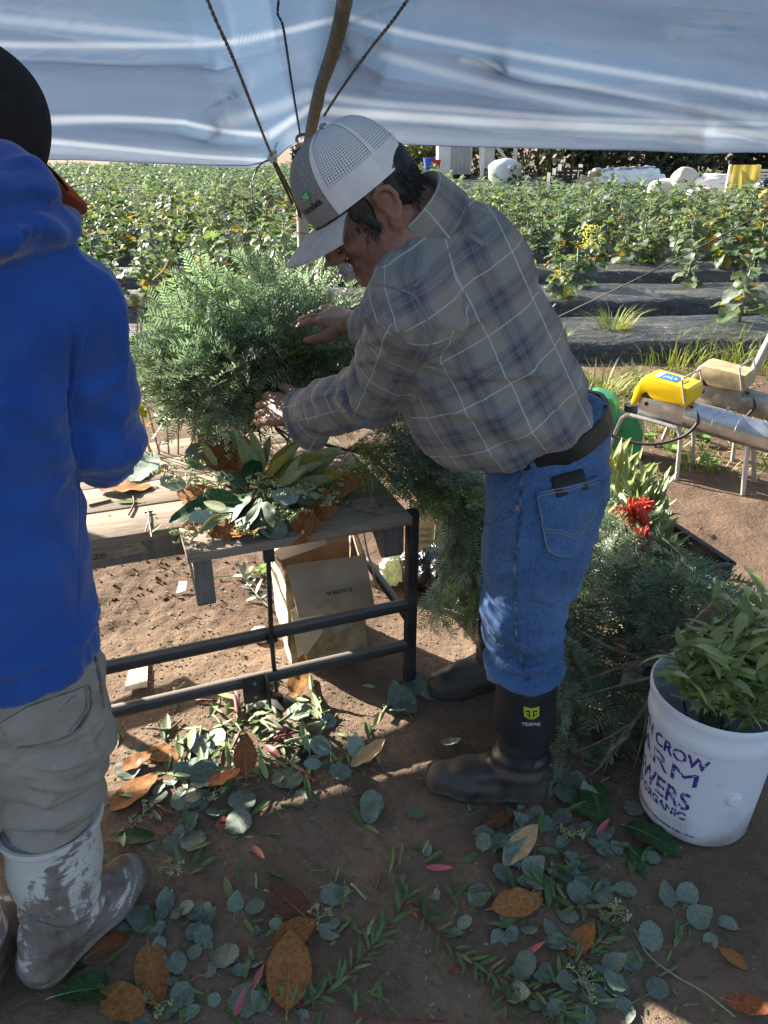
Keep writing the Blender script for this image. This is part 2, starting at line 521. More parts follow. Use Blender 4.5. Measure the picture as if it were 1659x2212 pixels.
# ---- crop plants
M['kale'] = simple('kale_leaf', [(0.07, 0.11, 0.04), (0.11, 0.16, 0.068), (0.165, 0.215, 0.12)], 0.42, 14, 0.25, 30, 0.5, var=0.5, trans=0.42)
M['kaleb'] = simple('kale_leaf_blue', [(0.085, 0.12, 0.085), (0.135, 0.175, 0.13), (0.20, 0.24, 0.19)], 0.45, 14, 0.25, 30, 0.5, var=0.5, trans=0.36)
M['kaley'] = simple('kale_leaf_yellow', [(0.34, 0.17, 0.03), (0.42, 0.27, 0.03), (0.26, 0.23, 0.04)], 0.5, 9, 0.2, 30, 0.35, var=0.5, trans=0.35)
M['kales'] = simple('kale_stem', [(0.12, 0.16, 0.07), (0.22, 0.24, 0.13)], 0.6, 20, 0.2, 60)
def frame_mat(p, d, roll=0.0, up=(0, 0, 1)):
    """matrix with local +X along d, +Z as near up as can be"""
    d = Vector(d).normalized(); up = Vector(up)
    y = up.cross(d)
    if y.length < 1e-4: y = Vector((0, 1, 0)).cross(d)
    y.normalize(); z = d.cross(y)
    m = Matrix((d, y, z)).transposed().to_4x4()
    m = m @ Matrix.Rotation(roll, 4, 'X')
    m.translation = Vector(p)
    return m
def plant_layout(rd, h, n):
    out = []
    for i in range(n):
        t = i / n
        z = h * (0.12 + 0.85 * t ** 0.8)
        az = i * 2.399 + rd.uniform(-0.4, 0.4)
        el = R(rd.uniform(-35, 45) + 45 * t ** 2)
        sz = (0.17 + 0.13 * rd.random()) * (1.15 - 0.6 * t)
        p = (rd.uniform(-0.02, 0.02), rd.uniform(-0.02, 0.02), z)
        d = (math.cos(az) * math.cos(el), math.sin(az) * math.cos(el), math.sin(el))
        m = frame_mat(p, d, rd.uniform(-0.5, 0.5))
        y = rd.random()
        mi = 2 if (t < 0.35 and y < 0.10) or y < 0.022 else (1 if y < 0.5 else 0)
        out.append((m, sz, mi))
    return out
kmesh = []
for q in range(5):
    for mi, mk in enumerate(('kale', 'kaleb', 'kaley')):
        Vl, Fl = leafvf(1.0, 0.5 + 0.06 * (q % 3), 9, 4, 'kale', curl=-0.55 - 0.25 * (q % 4), fold=0.25, wave=0.07, wf=2.4, seed=q * 3 + mi)
        mb = MB(); mb.add(Vl, Fl)
        mb.tube([(0, 0, -0.008), (0.22, 0, -0.015), (0.45, 0, -0.05 - 0.02 * (q % 4))], [0.018, 0.013, 0.006], 4)
        kmesh.append((mb.mesh('leaf', mats=M[mk]), Vl, Fl))
def stem_mb(rd, h):
    return MB().tube([(0, 0, -0.02), (rd.uniform(-.02, .02), rd.uniform(-.02, .02), h * 0.5), (rd.uniform(-.03, .03), rd.uniform(-.03, .03), h)], [0.014, 0.012, 0.006], 6)
# plants whose leaves can be told apart: every leaf a part
def leafy_plant(x, y, h, n, label, seed, z0=0.15):
    rd = random.Random(seed)
    root = thing('kale_plant', (x, y, z0), label, 'plant', 'leafy crop plants on the beds')
    link('stem', stem_mb(rd, h).mesh('stem', mats=M['kales']), root)
    for m, sz, mi in plant_layout(rd, h, n):
        o = link('leaf', kmesh[rd.randrange(5) * 3 + mi][0], root)
        o.matrix_local = m @ Matrix.Scale(sz, 4)
    return root
front_plants = [(1595, 700, 0.55, 30, 'large blue-green kale plant at the edge of the first plastic bed'),
                (1245, 620, 0.42, 26, 'kale plant with yellow blossom on the second plastic bed'),
                (1480, 615, 0.4, 20, 'small kale plant with orange lower leaves on the second bed'),
                (1385, 565, 0.5, 22, 'tall thin kale plant with bare lower stem')]
spots = []
for i, (px, py, h, n, lab) in enumerate(front_plants):
    p = at_z(px, py, 0.15)
    leafy_plant(p.x, p.y, h, n, lab, 50 + i); spots.append((p.x, p.y))
p = Vector((spots[1][0] + 0.06, spots[1][1], 0.15))
mb = MB(); rd = random.Random(4)
mb.tube([p + Vector((0, 0, 0.3)), p + Vector((0.03, 0, 0.55))], [0.006, 0.003], 5)
for i in range(150):
    q = p + Vector((rd.gauss(0.02, 0.05), rd.gauss(0, 0.04), rd.uniform(0.36, 0.6)))
    mb.box(q, (0.014, 0.014, 0.008), Matrix.Rotation(rd.random() * 3, 3, 'Y'))
M['blossom'] = simple('kale_blossom', [(0.5, 0.5, 0.05), (0.65, 0.62, 0.12)], 0.6, trans=0.3)
tag(mb.build('blossom_spike', M['blossom'], loc=p), 'yellow-green flower spike on a kale plant in the second bed', 'blossom')
# further plants: stem and foliage
protos = []
for q in range(7):
    rd = random.Random(200 + q); h = 0.5 + 0.2 * rd.random(); mb = MB()
    for m, sz, mi in plant_layout(rd, h, 38):
        _, Vl, Fl = kmesh[rd.randrange(5) * 3 + mi]
        mm = m @ Matrix.Scale(sz, 4)
        mb.add([mm @ Vector(p) for p in Vl], Fl, mi)
    protos.append((stem_mb(rd, h).mesh('stem', mats=M['kales']), mb.mesh('foliage', mats=[M['kale'], M['kaleb'], M['kaley']])))
lay = []
for k in range(1, 22):
    for line in (-0.24, 0.24):
        y0 = BED0 + BEDP * k
        xw = y0 * 0.62 + 2.2
        x = -xw + random.random() * 0.4
        while x < xw:
            yy = bed_y(k, x) + line + random.uniform(-0.07, 0.07)
            dens = 1.0 if k > 2 else (0.75 if k == 2 else (0.8 if x < -0.6 else (0.5 if x > 2.6 else 0.15)))
            if 2.2 < x < 9.5 and yy > 22.5 - 0.2 * x: dens = 0
            if x > 2.0 and yy > 26: dens = 0
            if random.random() < dens * 0.96: lay.append((x, yy, random.randrange(7), random.uniform(0.6, 1.15), random.random() * 6.28))
            x += random.uniform(0.36, 0.5)
lay.sort(key=lambda q: (abs(q[0]) > 0.53 * q[1] + 0.3, q[1]))
for (x, y, q, sc, a) in lay[:296]:
    root = thing('kale_plant', (x, y, 0.15), 'leafy green crop plant with some yellow leaves growing in the field rows', 'plant', 'leafy crop plants in the field rows')
    root.rotation_euler.z = a; root.scale = (sc, sc, sc)
    link('stem', protos[q][0], root); link('foliage', protos[q][1], root)
# the rest reads as one mass
lowV = []; lowF = []; lowM = []; nb = 0
lp = []
for q in range(5):
    rd = random.Random(300 + q); mb = MB()
    for m, sz, mi in plant_layout(rd, 0.56, 20):
        Vl, Fl = leafvf(1.0, 0.55, 3, 2, 'ovate', curl=-0.7, fold=0.3, seed=q)
        mm = m @ Matrix.Scale(sz * 1.05, 4)
        mb.add([mm @ Vector(p) for p in Vl], Fl, mi)
    lp.append((np.array(mb.v), np.array(mb.f), np.array(mb.mi)))
for (x, y, q, sc, a) in lay[296:]:
    Vq, Fq, Mq = lp[q % 5]
    ca, sa = math.cos(a) * sc, math.sin(a) * sc
    T = np.stack([Vq[:, 0] * ca - Vq[:, 1] * sa + x, Vq[:, 0] * sa + Vq[:, 1] * ca + y, Vq[:, 2] * sc + 0.13], 1)
    lowV.append(T); lowF.append(Fq + nb); lowM.append(Mq); nb += len(T)
me = mesh_np('far_crop', np.concatenate(lowV), np.concatenate(lowF))
for mk in ('kale', 'kaleb', 'kaley'): me.materials.append(M[mk])
me.polygons.foreach_set('material_index', np.concatenate(lowM))
tag(link('far_crop', me), 'dense far rows of leafy green and yellow crop', 'crop', kind='stuff')

# ---- far trees and bushes behind the field
M['bush'] = simple('bush_leaf', [(0.016, 0.024, 0.01), (0.03, 0.042, 0.016), (0.07, 0.066, 0.028)], 0.6, 0.8, var=0.3, trans=0.2)
M['bush2'] = simple('bush_leaf_pale', [(0.06, 0.075, 0.025), (0.11, 0.115, 0.045), (0.16, 0.14, 0.07)], 0.6, 0.8, var=0.3, trans=0.25)
M['bark'] = simple('bark', [(0.07, 0.055, 0.04), (0.16, 0.135, 0.11)], 0.9, 12, 0.5, 40)
def tree(x, y, rx, h, label, seed, mat, n=2200, ls=0.3):
    rd = random.Random(seed)
    root = thing('tree', (x, y, 0), label, 'tree', 'trees behind the field')
    mb = MB(); lobes = []
    for i in range(4):
        top = Vector((rd.uniform(-rx, rx) * 0.7, rd.uniform(-1, 1), h * rd.uniform(0.6, 0.95)))
        bs = Vector((rd.uniform(-0.4, 0.4), rd.uniform(-0.3, 0.3), -0.1))
        mb.tube(smooth_path([bs, bs.lerp(top, 0.4) + Vector((rd.uniform(-.4, .4), 0, 0)), top], 4), [0.16, 0.14, 0.13, 0.12, 0.1, 0.09, 0.07, 0.05, 0.03][:9], 6)
    me = mb.mesh('trunk', mats=M['bark']); link('trunk', me, root)
    for i in range(14):
        lobes.append((rd.uniform(-rx, rx), rd.uniform(-1.2, 1.2), rd.uniform(0.3, h), rd.uniform(0.5, 1.1)))
    Vs = []; Fs = []
    for i in range(n):
        lx, ly, lz, lr = lobes[rd.randrange(14)]
        d = Vector((rd.gauss(0, 1), rd.gauss(0, 1), rd.gauss(0, 0.8))); d.normalize()
        c = Vector((lx, ly, lz)) + d * lr * rd.uniform(0.55, 1.1)
        a = Vector((rd.gauss(0, 1), rd.gauss(0, 1), rd.gauss(0, 1))).normalized(); bq = a.orthogonal().normalized()
        s = ls * rd.uniform(0.5, 1.1); k = len(Vs)
        Vs += [c - a * s * 0.5, c + bq * s * 0.28, c + a * s * 0.5, c - bq * s * 0.28]; Fs.append((k, k + 1, k + 2, k + 3))
    me = MB().add(Vs, Fs).mesh('crown', mats=mat); link('crown', me, root)
tx = [(5.4, 39, 2.0, 2.6, 'bush2'), (6.6, 29, 1.7, 2.4, 'bush'), (9.2, 28.5, 1.7, 2.6, 'bush'), (11.8, 28, 1.8, 2.6, 'bush'), (14.2, 27.5, 1.8, 2.6, 'bush'), (16.8, 27, 1.9, 2.8, 'bush'), (2.4, 37, 1.6, 2.0, 'bush2'), (0.4, 40, 1.8, 2.2, 'bush2'), (-9, 44, 4.0, 5, 'bush'), (-2.5, 45, 3.5, 5, 'bush'), (3.0, 44, 3.2, 4.5, 'bush2'), (7.5, 38, 2.6, 3.6, 'bush2'), (11.5, 35, 2.2, 4.2, 'bush'), (14.5, 33, 2.2, 4.0, 'bush'), (18.0, 31, 2.6, 4.5, 'bush'), (22, 30, 3, 5, 'bush'), (10.2, 42, 4.5, 6, 'bush'), (16.5, 40, 5, 6, 'bush')]
tl = ['pale olive bush growing right behind the white metal stand', 'low dark bush behind the brown carton', 'low dark bush directly behind the film rolls', 'low dark bush behind the tall off-white sack', 'low dark bush behind the heap of printed bags', 'low dark bush behind the draped yellow cloth', 'dry pale bush left of the box trailer', 'dry pale bush beyond the last crop rows', 'dark bushy tree behind the far end of the crop rows', 'dark tree standing behind the field', 'pale dry bush beyond the white trailer', 'pale olive bush next to the white metal frame',
      'dark evergreen behind the rolls of white film', 'dark shrub with bare trunks behind the white sack', 'dark bushy tree behind the yellow cloth', 'dark tree at the far side of the yellow cloth', 'tall dark tree in the second row behind the bushes', 'broad dark tree behind the heaped white bags']
for i, (x, y, rx, h, mk) in enumerate(tx): tree(x, y, rx, h, tl[i], 400 + i, M[mk])

# ================================================================== CANOPY
def film(name, colr, tr, gl=0.12, bs=0.35, trl=0.9):
    b = NB(name); v = b.coord('Object', (1.0, 1.0, 2.4)); mk = b.n('ShaderNodeAttribute', attribute_name='bright_streak').outputs['Fac']; cc_ = b.mix(mk, colr, (0.24, 0.27, 0.31))
    f = b.noise(1.7, 4, 0.55, v, 0.8); f2 = b.noise(9.0, 3, 0.5, v, 0.4)
    nr = b.bump(f, bs * 0.6, 0.08, b.bump(f2, bs * 0.4, 0.02))
    t = b.n('ShaderNodeBsdfTransparent', {0: (0.86, 0.93, 1.0, 1)}).outputs[0]
    l = b.n('ShaderNodeBsdfTranslucent', {0: cc_, 'Normal': nr}).outputs[0]
    d = b.n('ShaderNodeBsdfDiffuse', {0: cc_, 'Normal': nr}).outputs[0]
    ld = b.n('ShaderNodeMixShader', {0: 0.3, 1: l, 2: d}).outputs[0]
    g = b.n('ShaderNodeBsdfGlossy', {0: (0.9, 0.95, 1, 1), 'Roughness': 0.22, 'Normal': nr}).outputs[0]
    a = b.n('ShaderNodeMixShader', {0: tr, 1: ld, 2: t}).outputs[0]
    return b.done(b.n('ShaderNodeMixShader', {0: gl, 1: a, 2: g}).outputs[0])
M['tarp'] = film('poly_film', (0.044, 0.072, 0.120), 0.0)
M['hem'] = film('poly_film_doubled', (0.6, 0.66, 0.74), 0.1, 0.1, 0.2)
POLE = smooth_path([at_y(662, 330, 2.76), at_y(668, 270, 2.68), at_y(690, 160, 2.45), at_y(737, -5, 2.02), (0.0, 1.5, 2.06), (0.16, 0.6, 2.42), (0.2, -0.6, 2.62)], 6)
POLE = [p + Vector((0, -0.014, -0.042)) for p in POLE]
def edge(x):
    """bottom edge of the sheet: y, z for a given x"""
    xs = [-6.0, -3.0, -2.05, -1.8, -1.47, -1.36, -0.9, -0.42, -0.335, -0.27, -0.15, 0.25, 1.5, 3.0, 6.0]
    ys = [2.35, 2.46, 2.5, 2.51, 2.52, 2.53, 2.56, 2.6, 2.62, 2.72, 2.74, 2.74, 2.7, 2.66, 2.6]
    zs = [0.6, 0.62, 0.80, 1.22, 1.27, 1.452, 1.462, 1.452, 1.458, 1.512, 1.500, 1.490, 1.483, 1.478, 1.47]  # the low drop far left is out of view, shaped to shade the foreground
    return np.interp(x, xs, ys), np.interp(x, xs, zs)
def sheet_pt(x, t):
    """t metres up the slope from the bottom edge"""
    ey, ez = edge(x)
    px = -0.25 + 0.17 * np.clip(t, 0, 2.2)
    sag = 0.055 * (1 - np.exp(-np.abs(x - px) / 0.35)) * np.clip(t / 0.4, 0, 1) + 0.03 * np.clip(x - px, 0, 3) * np.clip(t / 0.5, 0, 1)
    sl = R(25)
    y = ey - t * math.cos(sl)
    z = ez + t * math.sin(sl) - sag - 0.09 * np.clip(t - 1.6, 0, 5)
    # vertical flap along the bottom hem
    return y, z
def proj(X, Y, Z):
    dz = Z - CH; dep = Y * _c - dz * _s; up = Y * _s + dz * _c
    dep = np.maximum(dep, 0.05)
    return PW / 2 + PF * X / dep, PH / 2 - PF * up / dep
creases = [  # picture polyline, height, width in px, side
    ([(-200, 92), (0, 95), (300, 97), (480, 92), (600, 70), (735, 38)], 0.020, 26),
    ([(745, 36), (860, 68), (1000, 95), (1250, 140), (1659, 205), (1900, 240)], 0.018, 30),
    ([(1100, 118), (1300, 165), (1500, 215), (1700, 262)], 0.016, 30),
    ([(-200, 20), (0, 38), (180, 60), (360, 78), (460, 90)], 0.014, 34),
    ([(470, 88), (560, 55), (700, 20)], 0.012, 22),
    ([(760, 95), (830, 120), (1000, 168), (1250, 225), (1520, 262)], 0.016, 30),
    ([(100, 262), (250, 256), (380, 262), (450, 280), (560, 292)], 0.016, 18),
    ([(90, 302), (250, 318), (420, 335), (580, 345)], 0.018, 18),
    ([(480, 262), (540, 230), (600, 210)], 0.010, 16), ([(520, 180), (580, 140), (640, 120)], 0.010, 22),
    ([(700, 230), (800, 245), (1000, 262), (1659, 285)], 0.012, 18)]
xs = np.concatenate([np.arange(-6, -1.5, 0.12), np.arange(-1.5, 1.6, 0.007), np.arange(1.6, 3.4, 0.12)])
ts = np.concatenate([np.arange(0, 0.85, 0.0034), np.arange(0.85, 3.1, 0.15)])
X, T = np.meshgrid(xs, ts, indexing='ij'); X = X.ravel(); T = T.ravel()
Y, Z = sheet_pt(X, T)
px, py = proj(X, Y, Z)
D = np.zeros_like(X)
for poly, a, w in creases:
    best = np.full_like(X, 1e9); sgn = np.ones_like(X)
    for (x0, y0), (x1, y1) in zip(poly[:-1], poly[1:]):
        dx, dy = x1 - x0, y1 - y0
        t = np.clip(((px - x0) * dx + (py - y0) * dy) / (dx * dx + dy * dy), 0, 1)
        d = np.hypot(px - x0 - t * dx, py - y0 - t * dy)
        s = np.sign((py - y0) * dx - (px - x0) * dy)
        m = d < best
        best = np.where(m, d, best); sgn = np.where(m, s, sgn)
    best = np.sqrt(best ** 2 + 90.0) - 9.0
    wob = 1 + 0.2 * vnoise(np.stack([X * 5, T * 5, X * 0], 1), 8)
    # steep above the crest, long slope below it
    D += a * wob * np.where(sgn < 0, np.exp(-best / (w * 0.55)), np.exp(-(best / (w * 1.5))))*1.6
vis = (T < 0.95) & (X > -1.8) & (X < 2.0)
Pn = np.stack([X * 1.6, T * 4.5, X * 0], 1)
D += 0.016 * fbm(Pn, 3, 12) * np.clip(T / 0.15, 0, 1)
D *= np.clip(np.abs(X - (-0.25 + 0.17 * np.clip(T, 0, 2.2))) / 0.16, 0.12, 1)
Z = Z - D * 0.9; Y = Y - D * 0.35
n2 = len(ts)
ii = (np.arange(len(xs) - 1)[:, None] * n2 + np.arange(n2 - 1)[None, :]).ravel()
V = np.stack([X, Y, Z], 1)
root = thing('canopy', (-0.25, 2.72, 0), 'translucent bluish plastic sheet stretched as a low roof over the work table', 'canopy')
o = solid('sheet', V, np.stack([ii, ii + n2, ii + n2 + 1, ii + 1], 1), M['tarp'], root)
sheet_bvh = bvh_of(V, np.stack([ii, ii + n2, ii + n2 + 1, ii + 1], 1))
# hems and folds painted paler, putting the bright backlit streaks into the colour
bright_streak = np.zeros(len(X)); px2, py2 = proj(V[:, 0], V[:, 1], V[:, 2])
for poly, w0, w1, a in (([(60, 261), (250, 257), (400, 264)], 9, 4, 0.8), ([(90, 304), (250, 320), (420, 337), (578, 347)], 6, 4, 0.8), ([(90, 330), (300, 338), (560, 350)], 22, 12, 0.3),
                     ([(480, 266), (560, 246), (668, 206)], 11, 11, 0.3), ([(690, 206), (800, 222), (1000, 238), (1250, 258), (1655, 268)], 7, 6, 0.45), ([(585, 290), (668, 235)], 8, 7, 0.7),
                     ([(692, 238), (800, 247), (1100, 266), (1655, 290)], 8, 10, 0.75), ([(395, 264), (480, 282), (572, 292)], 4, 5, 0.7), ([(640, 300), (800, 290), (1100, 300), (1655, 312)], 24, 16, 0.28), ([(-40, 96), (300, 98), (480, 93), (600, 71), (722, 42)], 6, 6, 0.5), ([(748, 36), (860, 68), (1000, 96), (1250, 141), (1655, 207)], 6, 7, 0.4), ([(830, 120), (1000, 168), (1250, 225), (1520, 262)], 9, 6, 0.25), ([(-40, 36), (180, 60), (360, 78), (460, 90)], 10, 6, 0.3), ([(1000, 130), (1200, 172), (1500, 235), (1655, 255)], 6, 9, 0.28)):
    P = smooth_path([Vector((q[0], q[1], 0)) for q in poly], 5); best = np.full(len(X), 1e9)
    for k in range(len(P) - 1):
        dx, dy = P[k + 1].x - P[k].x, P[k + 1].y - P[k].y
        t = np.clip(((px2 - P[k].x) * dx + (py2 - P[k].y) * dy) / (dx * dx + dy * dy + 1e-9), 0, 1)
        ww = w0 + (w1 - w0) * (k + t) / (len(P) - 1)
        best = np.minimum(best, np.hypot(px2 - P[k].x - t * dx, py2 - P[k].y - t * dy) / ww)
    bright_streak = np.maximum(bright_streak, 0.75 * a * np.clip((1.9 - best) / 1.4, 0, 1) ** 1.3)
bright_streak *= (np.abs(X) < 2.2)
o.data.attributes.new('bright_streak', 'FLOAT', 'POINT').data.foreach_set('value', bright_streak.astype(np.float32))
# bottom edge cord of the sheet
ed = []
for x in np.arange(-4, 3.35, 0.05):
    y_, z_ = edge(x); ed.append((x, float(y_), float(z_)))
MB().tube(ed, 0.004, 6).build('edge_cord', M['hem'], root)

# ---- wooden pole, post, ropes
b = NB('weathered_pole'); v = b.coord('Object', (14, 14, 1.6)); f = b.noise(2.5, 6, 0.7, v)
c = b.ramp(f, [(0.3, (0.075, 0.065, 0.055)), (0.5, (0.14, 0.125, 0.105)), (0.7, (0.20, 0.18, 0.15))])
M['pole'] = b.done(b.bsdf(c, 0.75, b.bump(f, 0.15, 0.003), **{'Specular IOR Level': 0.25}))
pr = [0.0175 + 0.0003 * math.sin(i * 0.9) for i in range(len(POLE))]
o = MB().tube(POLE, pr, 14).build('roof_pole', M['pole'], loc=POLE[0])
tag(o, 'weathered wooden pole holding up the plastic sheet from below', 'pole')
M['steel'] = simple('dull_steel', [(0.20, 0.19, 0.18), (0.32, 0.31, 0.30), (0.22, 0.13, 0.08)], 0.45, 6, 0.15, 40, metal=0.55, lo=0.3, hi=0.8)
M['rust'] = simple('rust_steel', [(0.16, 0.07, 0.04), (0.24, 0.11, 0.06), (0.3, 0.2, 0.15)], 0.8, 14, 0.3, 50)
M['rubber'] = simple('black_rubber', [(0.012, 0.012, 0.013), (0.03, 0.03, 0.03)], 0.6, 20, 0.2, 60)
pt = at_y(650, 345, 2.76)
root = thing('support_post', (pt.x, 2.76, 0), 'rusty steel post under the wooden pole, wrapped with wire and black straps', 'post')
MB().tube([(pt.x - 0.03, 2.76, -0.05), (pt.x - 0.012, 2.76, 0.7), (pt.x, 2.76, pt.z + 0.05)], 0.02, 12).build('tube', M['steel'], root)
mb = MB(); rd = random.Random(3)
for i in range(9):
    z = pt.z - 0.02 + i * 0.008; a0 = rd.random() * 6
    mb.tube([Vector((pt.x + math.cos(a0 + k * .5) * (0.027 + 0.008 * rd.random()), 2.76 + math.sin(a0 + k * .5) * (0.027 + 0.008 * rd.random()), z + rd.uniform(-0.01, 0.012))) for k in range(13)], 0.0035, 5)
mb.build('strap_wrap', M['rubber'], root)
mb = MB()
for z in (1.31, 1.275, 1.22):
    mb.tube([Vector((pt.x - 0.008 + math.cos(k * .52) * 0.0225, 2.76 + math.sin(k * .52) * 0.0225, z + 0.002 * math.sin(k))) for k in range(13)], 0.002, 5)
mb.tube(smooth_path([(pt.x - 0.03, 2.735, 1.31), (pt.x - 0.1, 2.72, 1.33), (pt.x - 0.12, 2.72, 1.27), (pt.x - 0.05, 2.73, 1.25), (pt.x + 0.03, 2.73, 1.30), (pt.x + 0.05, 2.74, 1.34)], 5), 0.0016, 5)
mb.build('wire', M['rust'], root)
hk = at_y(662, 296, 2.70)
MB().tube(smooth_path([hk + Vector((-0.03, 0.02, -0.03)), hk + Vector((-0.028, -0.02, 0.0)), hk + Vector((0.01, -0.03, 0.008)), hk + Vector((0.035, -0.02, -0.002)), hk + Vector((0.036, 0.0, -0.05))], 5), 0.005, 6).build('hook', M['rust'], root)
M['rope'] = simple('rope', [(0.05, 0.04, 0.05), (0.14, 0.12, 0.13), (0.26, 0.22, 0.22)], 0.8, 160, 0.5, 200, stretch=(1, 1, 0.6))
M['ropeb'] = simple('blue_rope', [(0.03, 0.045, 0.09), (0.07, 0.09, 0.16)], 0.8, 160, 0.5, 200)
def rope(pts, r, label, mk='rope'):
    pts = [Vector(pts[0]) + (Vector(pts[0]) - Vector(pts[1])) * 2.2 + Vector((0, 0, 0.05))] + list(pts)
    P = smooth_path(pts, 8); mb = MB()
    # two twisted strands
    for ph in (0, math.pi):
        Q = []; L = 0
        for i, p in enumerate(P):
            if i: L += (P[i] - P[i - 1]).length
            Q.append(p)
        # resample finely
        n = int(L / 0.006) + 2; R_ = []; acc = [0]
        for i in range(1, len(P)): acc.append(acc[-1] + (P[i] - P[i - 1]).length)
        for k in range(n):
            s = L * k / (n - 1); i = min(max(np.searchsorted(acc, s) - 1, 0), len(P) - 2)
            t = (s - acc[i]) / max(acc[i + 1] - acc[i], 1e-9)
            p = P[i].lerp(P[i + 1], t); d = (P[i + 1] - P[i]).normalized(); a = d.orthogonal().normalized(); bb = d.cross(a)
            w = s / 0.014 * 3.14 + ph
            R_.append(p + (a * math.cos(w) + bb * math.sin(w)) * r * 0.5)
        mb.tube(R_, r * 0.62, 5)
    return tag(mb.build('rope', M[mk], loc=P[0]), label, 'rope')
kn = at_y(588, 338, 2.585)
def under(px, py, d=0.035):
    h_, nn = hit(sheet_bvh, px, max(py, 2)); r_ = ray(px, py).normalized(); return Vector((0, 0, CH)) + r_ * ((h_ - Vector((0, 0, CH))).length - d)
rope([under(440, -20), under(505, 130), under(570, 295), kn], 0.0042, 'dark braided rope tied to the knotted lower corner of the sheet')
rope([under(602, -10), under(600, 30), under(612, 62), under(630, 180), under(648, 290)], 0.0035, 'thin blue-grey rope running down to the post top', 'ropeb')
rope([under(885, -8), under(800, 105), under(735, 195), under(700, 250, 0.01)], 0.0042, 'dark braided rope slanting down beside the wooden pole')
# knot and tie straps at the corner of the sheet
mb = MB(); rd = random.Random(6)
for i in range(7):
    a0 = rd.random() * 6
    mb.tube([kn + Vector((math.cos(a0 + k * .7) * 0.012, math.sin(a0 + k * .7) * 0.011, rd.uniform(-0.016, 0.014) + 0.005 * math.sin(k * 1.3 + i))) for k in range(10)], 0.0042, 5)
for dx in (-0.006, 0.006):
    mb.tube([kn + Vector((dx, -0.005, 0.0)), kn + Vector((-0.012 + dx * 1.8, -0.004, 0.03)), kn + Vector((-0.02 + dx, 0, 0.06))], 0.003, 5)
tag(mb.build('rope_knot', simple('knot_rope', [(0.35, 0.33, 0.31), (0.6, 0.58, 0.55)], 0.8, 100, 0.4, 120), loc=kn), 'pale grey knot gathering the lower corner of the plastic sheet', 'knot')
def strap(pts, w, label):
    return tag(MB().tube(smooth_path(pts, 6), w, 6, squash=0.4).build('strap', M['rubber'], loc=pts[0]), label, 'strap')
strap([kn + Vector((0.004, 0, -0.01)), at_y(615, 390, 2.62), at_y(640, 440, 2.70), at_y(648, 470, 2.735)], 0.0075, 'black rubber strap running from the sheet corner to the post')
strap([kn + Vector((0.0, 0, -0.01)), at_y(600, 370, 2.62), at_y(632, 440, 2.72)], 0.0055, 'second thinner black strap between sheet corner and post')
strap([kn + Vector((-0.012, 0, -0.008)), at_y(558, 360, 2.58), at_y(546, 388, 2.58)], 0.006, 'loose black strap end hanging under the sheet corner')

# ================================================================== TABLE AND THINGS UNDER IT
def wood(name, cols, sx=(2.2, 26, 26), rough=0.8):
    b = NB(name); v = b.coord('Object', sx); f = b.noise(1.6, 7, 0.7, v, 1.2); g = b.noise(0.6, 3, 0.5, b.coord('Object', (3, 3, 3)))
    c = b.ramp(f, [(0.28, cols[0]), (0.5, cols[1]), (0.72, cols[2])])
    c = b.mix(b.ramp(g, [(0.35, 0.0), (0.7, 0.5)]), c, cols[0])
    rnd = b.n('ShaderNodeObjectInfo').outputs['Random']
    c = b.n('ShaderNodeHueSaturation', {'Hue': 0.5, 'Saturation': 1.0, 'Value': b.math('MULTIPLY_ADD', rnd, 0.3, 0.85), 'Color': c}).outputs[0]
    return b.done(b.bsdf(c, rough, b.bump(f, 0.45, 0.004), **{'Specular IOR Level': 0.2}))
M['plank'] = wood('grey_plank', [(0.13, 0.095, 0.07), (0.30, 0.235, 0.175), (0.42, 0.35, 0.27)])
M['stub'] = wood('stub_wood', [(0.11, 0.10, 0.095), (0.2, 0.18, 0.16), (0.3, 0.26, 0.21)], (26, 26, 2.2))
M['iron'] = simple('painted_iron', [(0.014, 0.014, 0.016), (0.035, 0.034, 0.036), (0.08, 0.065, 0.052)], 0.5, 12, 0.25, 50, 0.4, lo=0.35, hi=0.75)
b = NB('dusty_pipe'); v = b.coord('Object'); f = b.noise(14, 5, 0.6, v)
up = b.n('ShaderNodeSeparateXYZ', {0: b.n('ShaderNodeNewGeometry').outputs['Normal']}).outputs[2]
c = b.mix(b.ramp(b.math('ADD', up, b.math('MULTIPLY', f, 0.3)), [(0.72, 0.0), (0.92, 0.85)]), (0.03, 0.029, 0.031), (0.2, 0.165, 0.135))
M['pipe'] = b.done(b.bsdf(c, 0.6, b.bump(f, 0.2, 0.003)))
TO = Vector((-0.477, 1.607, 0)); TU = Vector((0.935, 0.355, 0)); TV = Vector((-0.355, 0.935, 0)); TH = 0.6
TROT = Matrix((TU, TV, Vector((0, 0, 1)))).transposed()
def tp(u, v, z=0.0): return TO + TU * u + TV * v + Vector((0, 0, z))
table = thing('work_table', tp(0.0, 0.3, 0), 'low work table of weathered grey planks on a black pipe frame', 'table')
tl0 = wloc(table)
def part_box(name, c, size, mat, parent, bev=0.002, rot=None):
    """a box whose local X runs along its length, so grain follows it"""
    me = MB().box((0, 0, 0), size, bev=bev).mesh(name, mats=mat, sharp=30)
    o = link(name, me, parent)
    M4 = (rot if rot is not None else TROT).to_4x4(); M4.translation = Vector(c) - wloc(parent)
    o.matrix_local = M4
    return o
rd = random.Random(2)
part_box('plank', tp(0.296, 0.079, TH - 0.0125), (0.592, 0.158, 0.025), M['plank'], table)
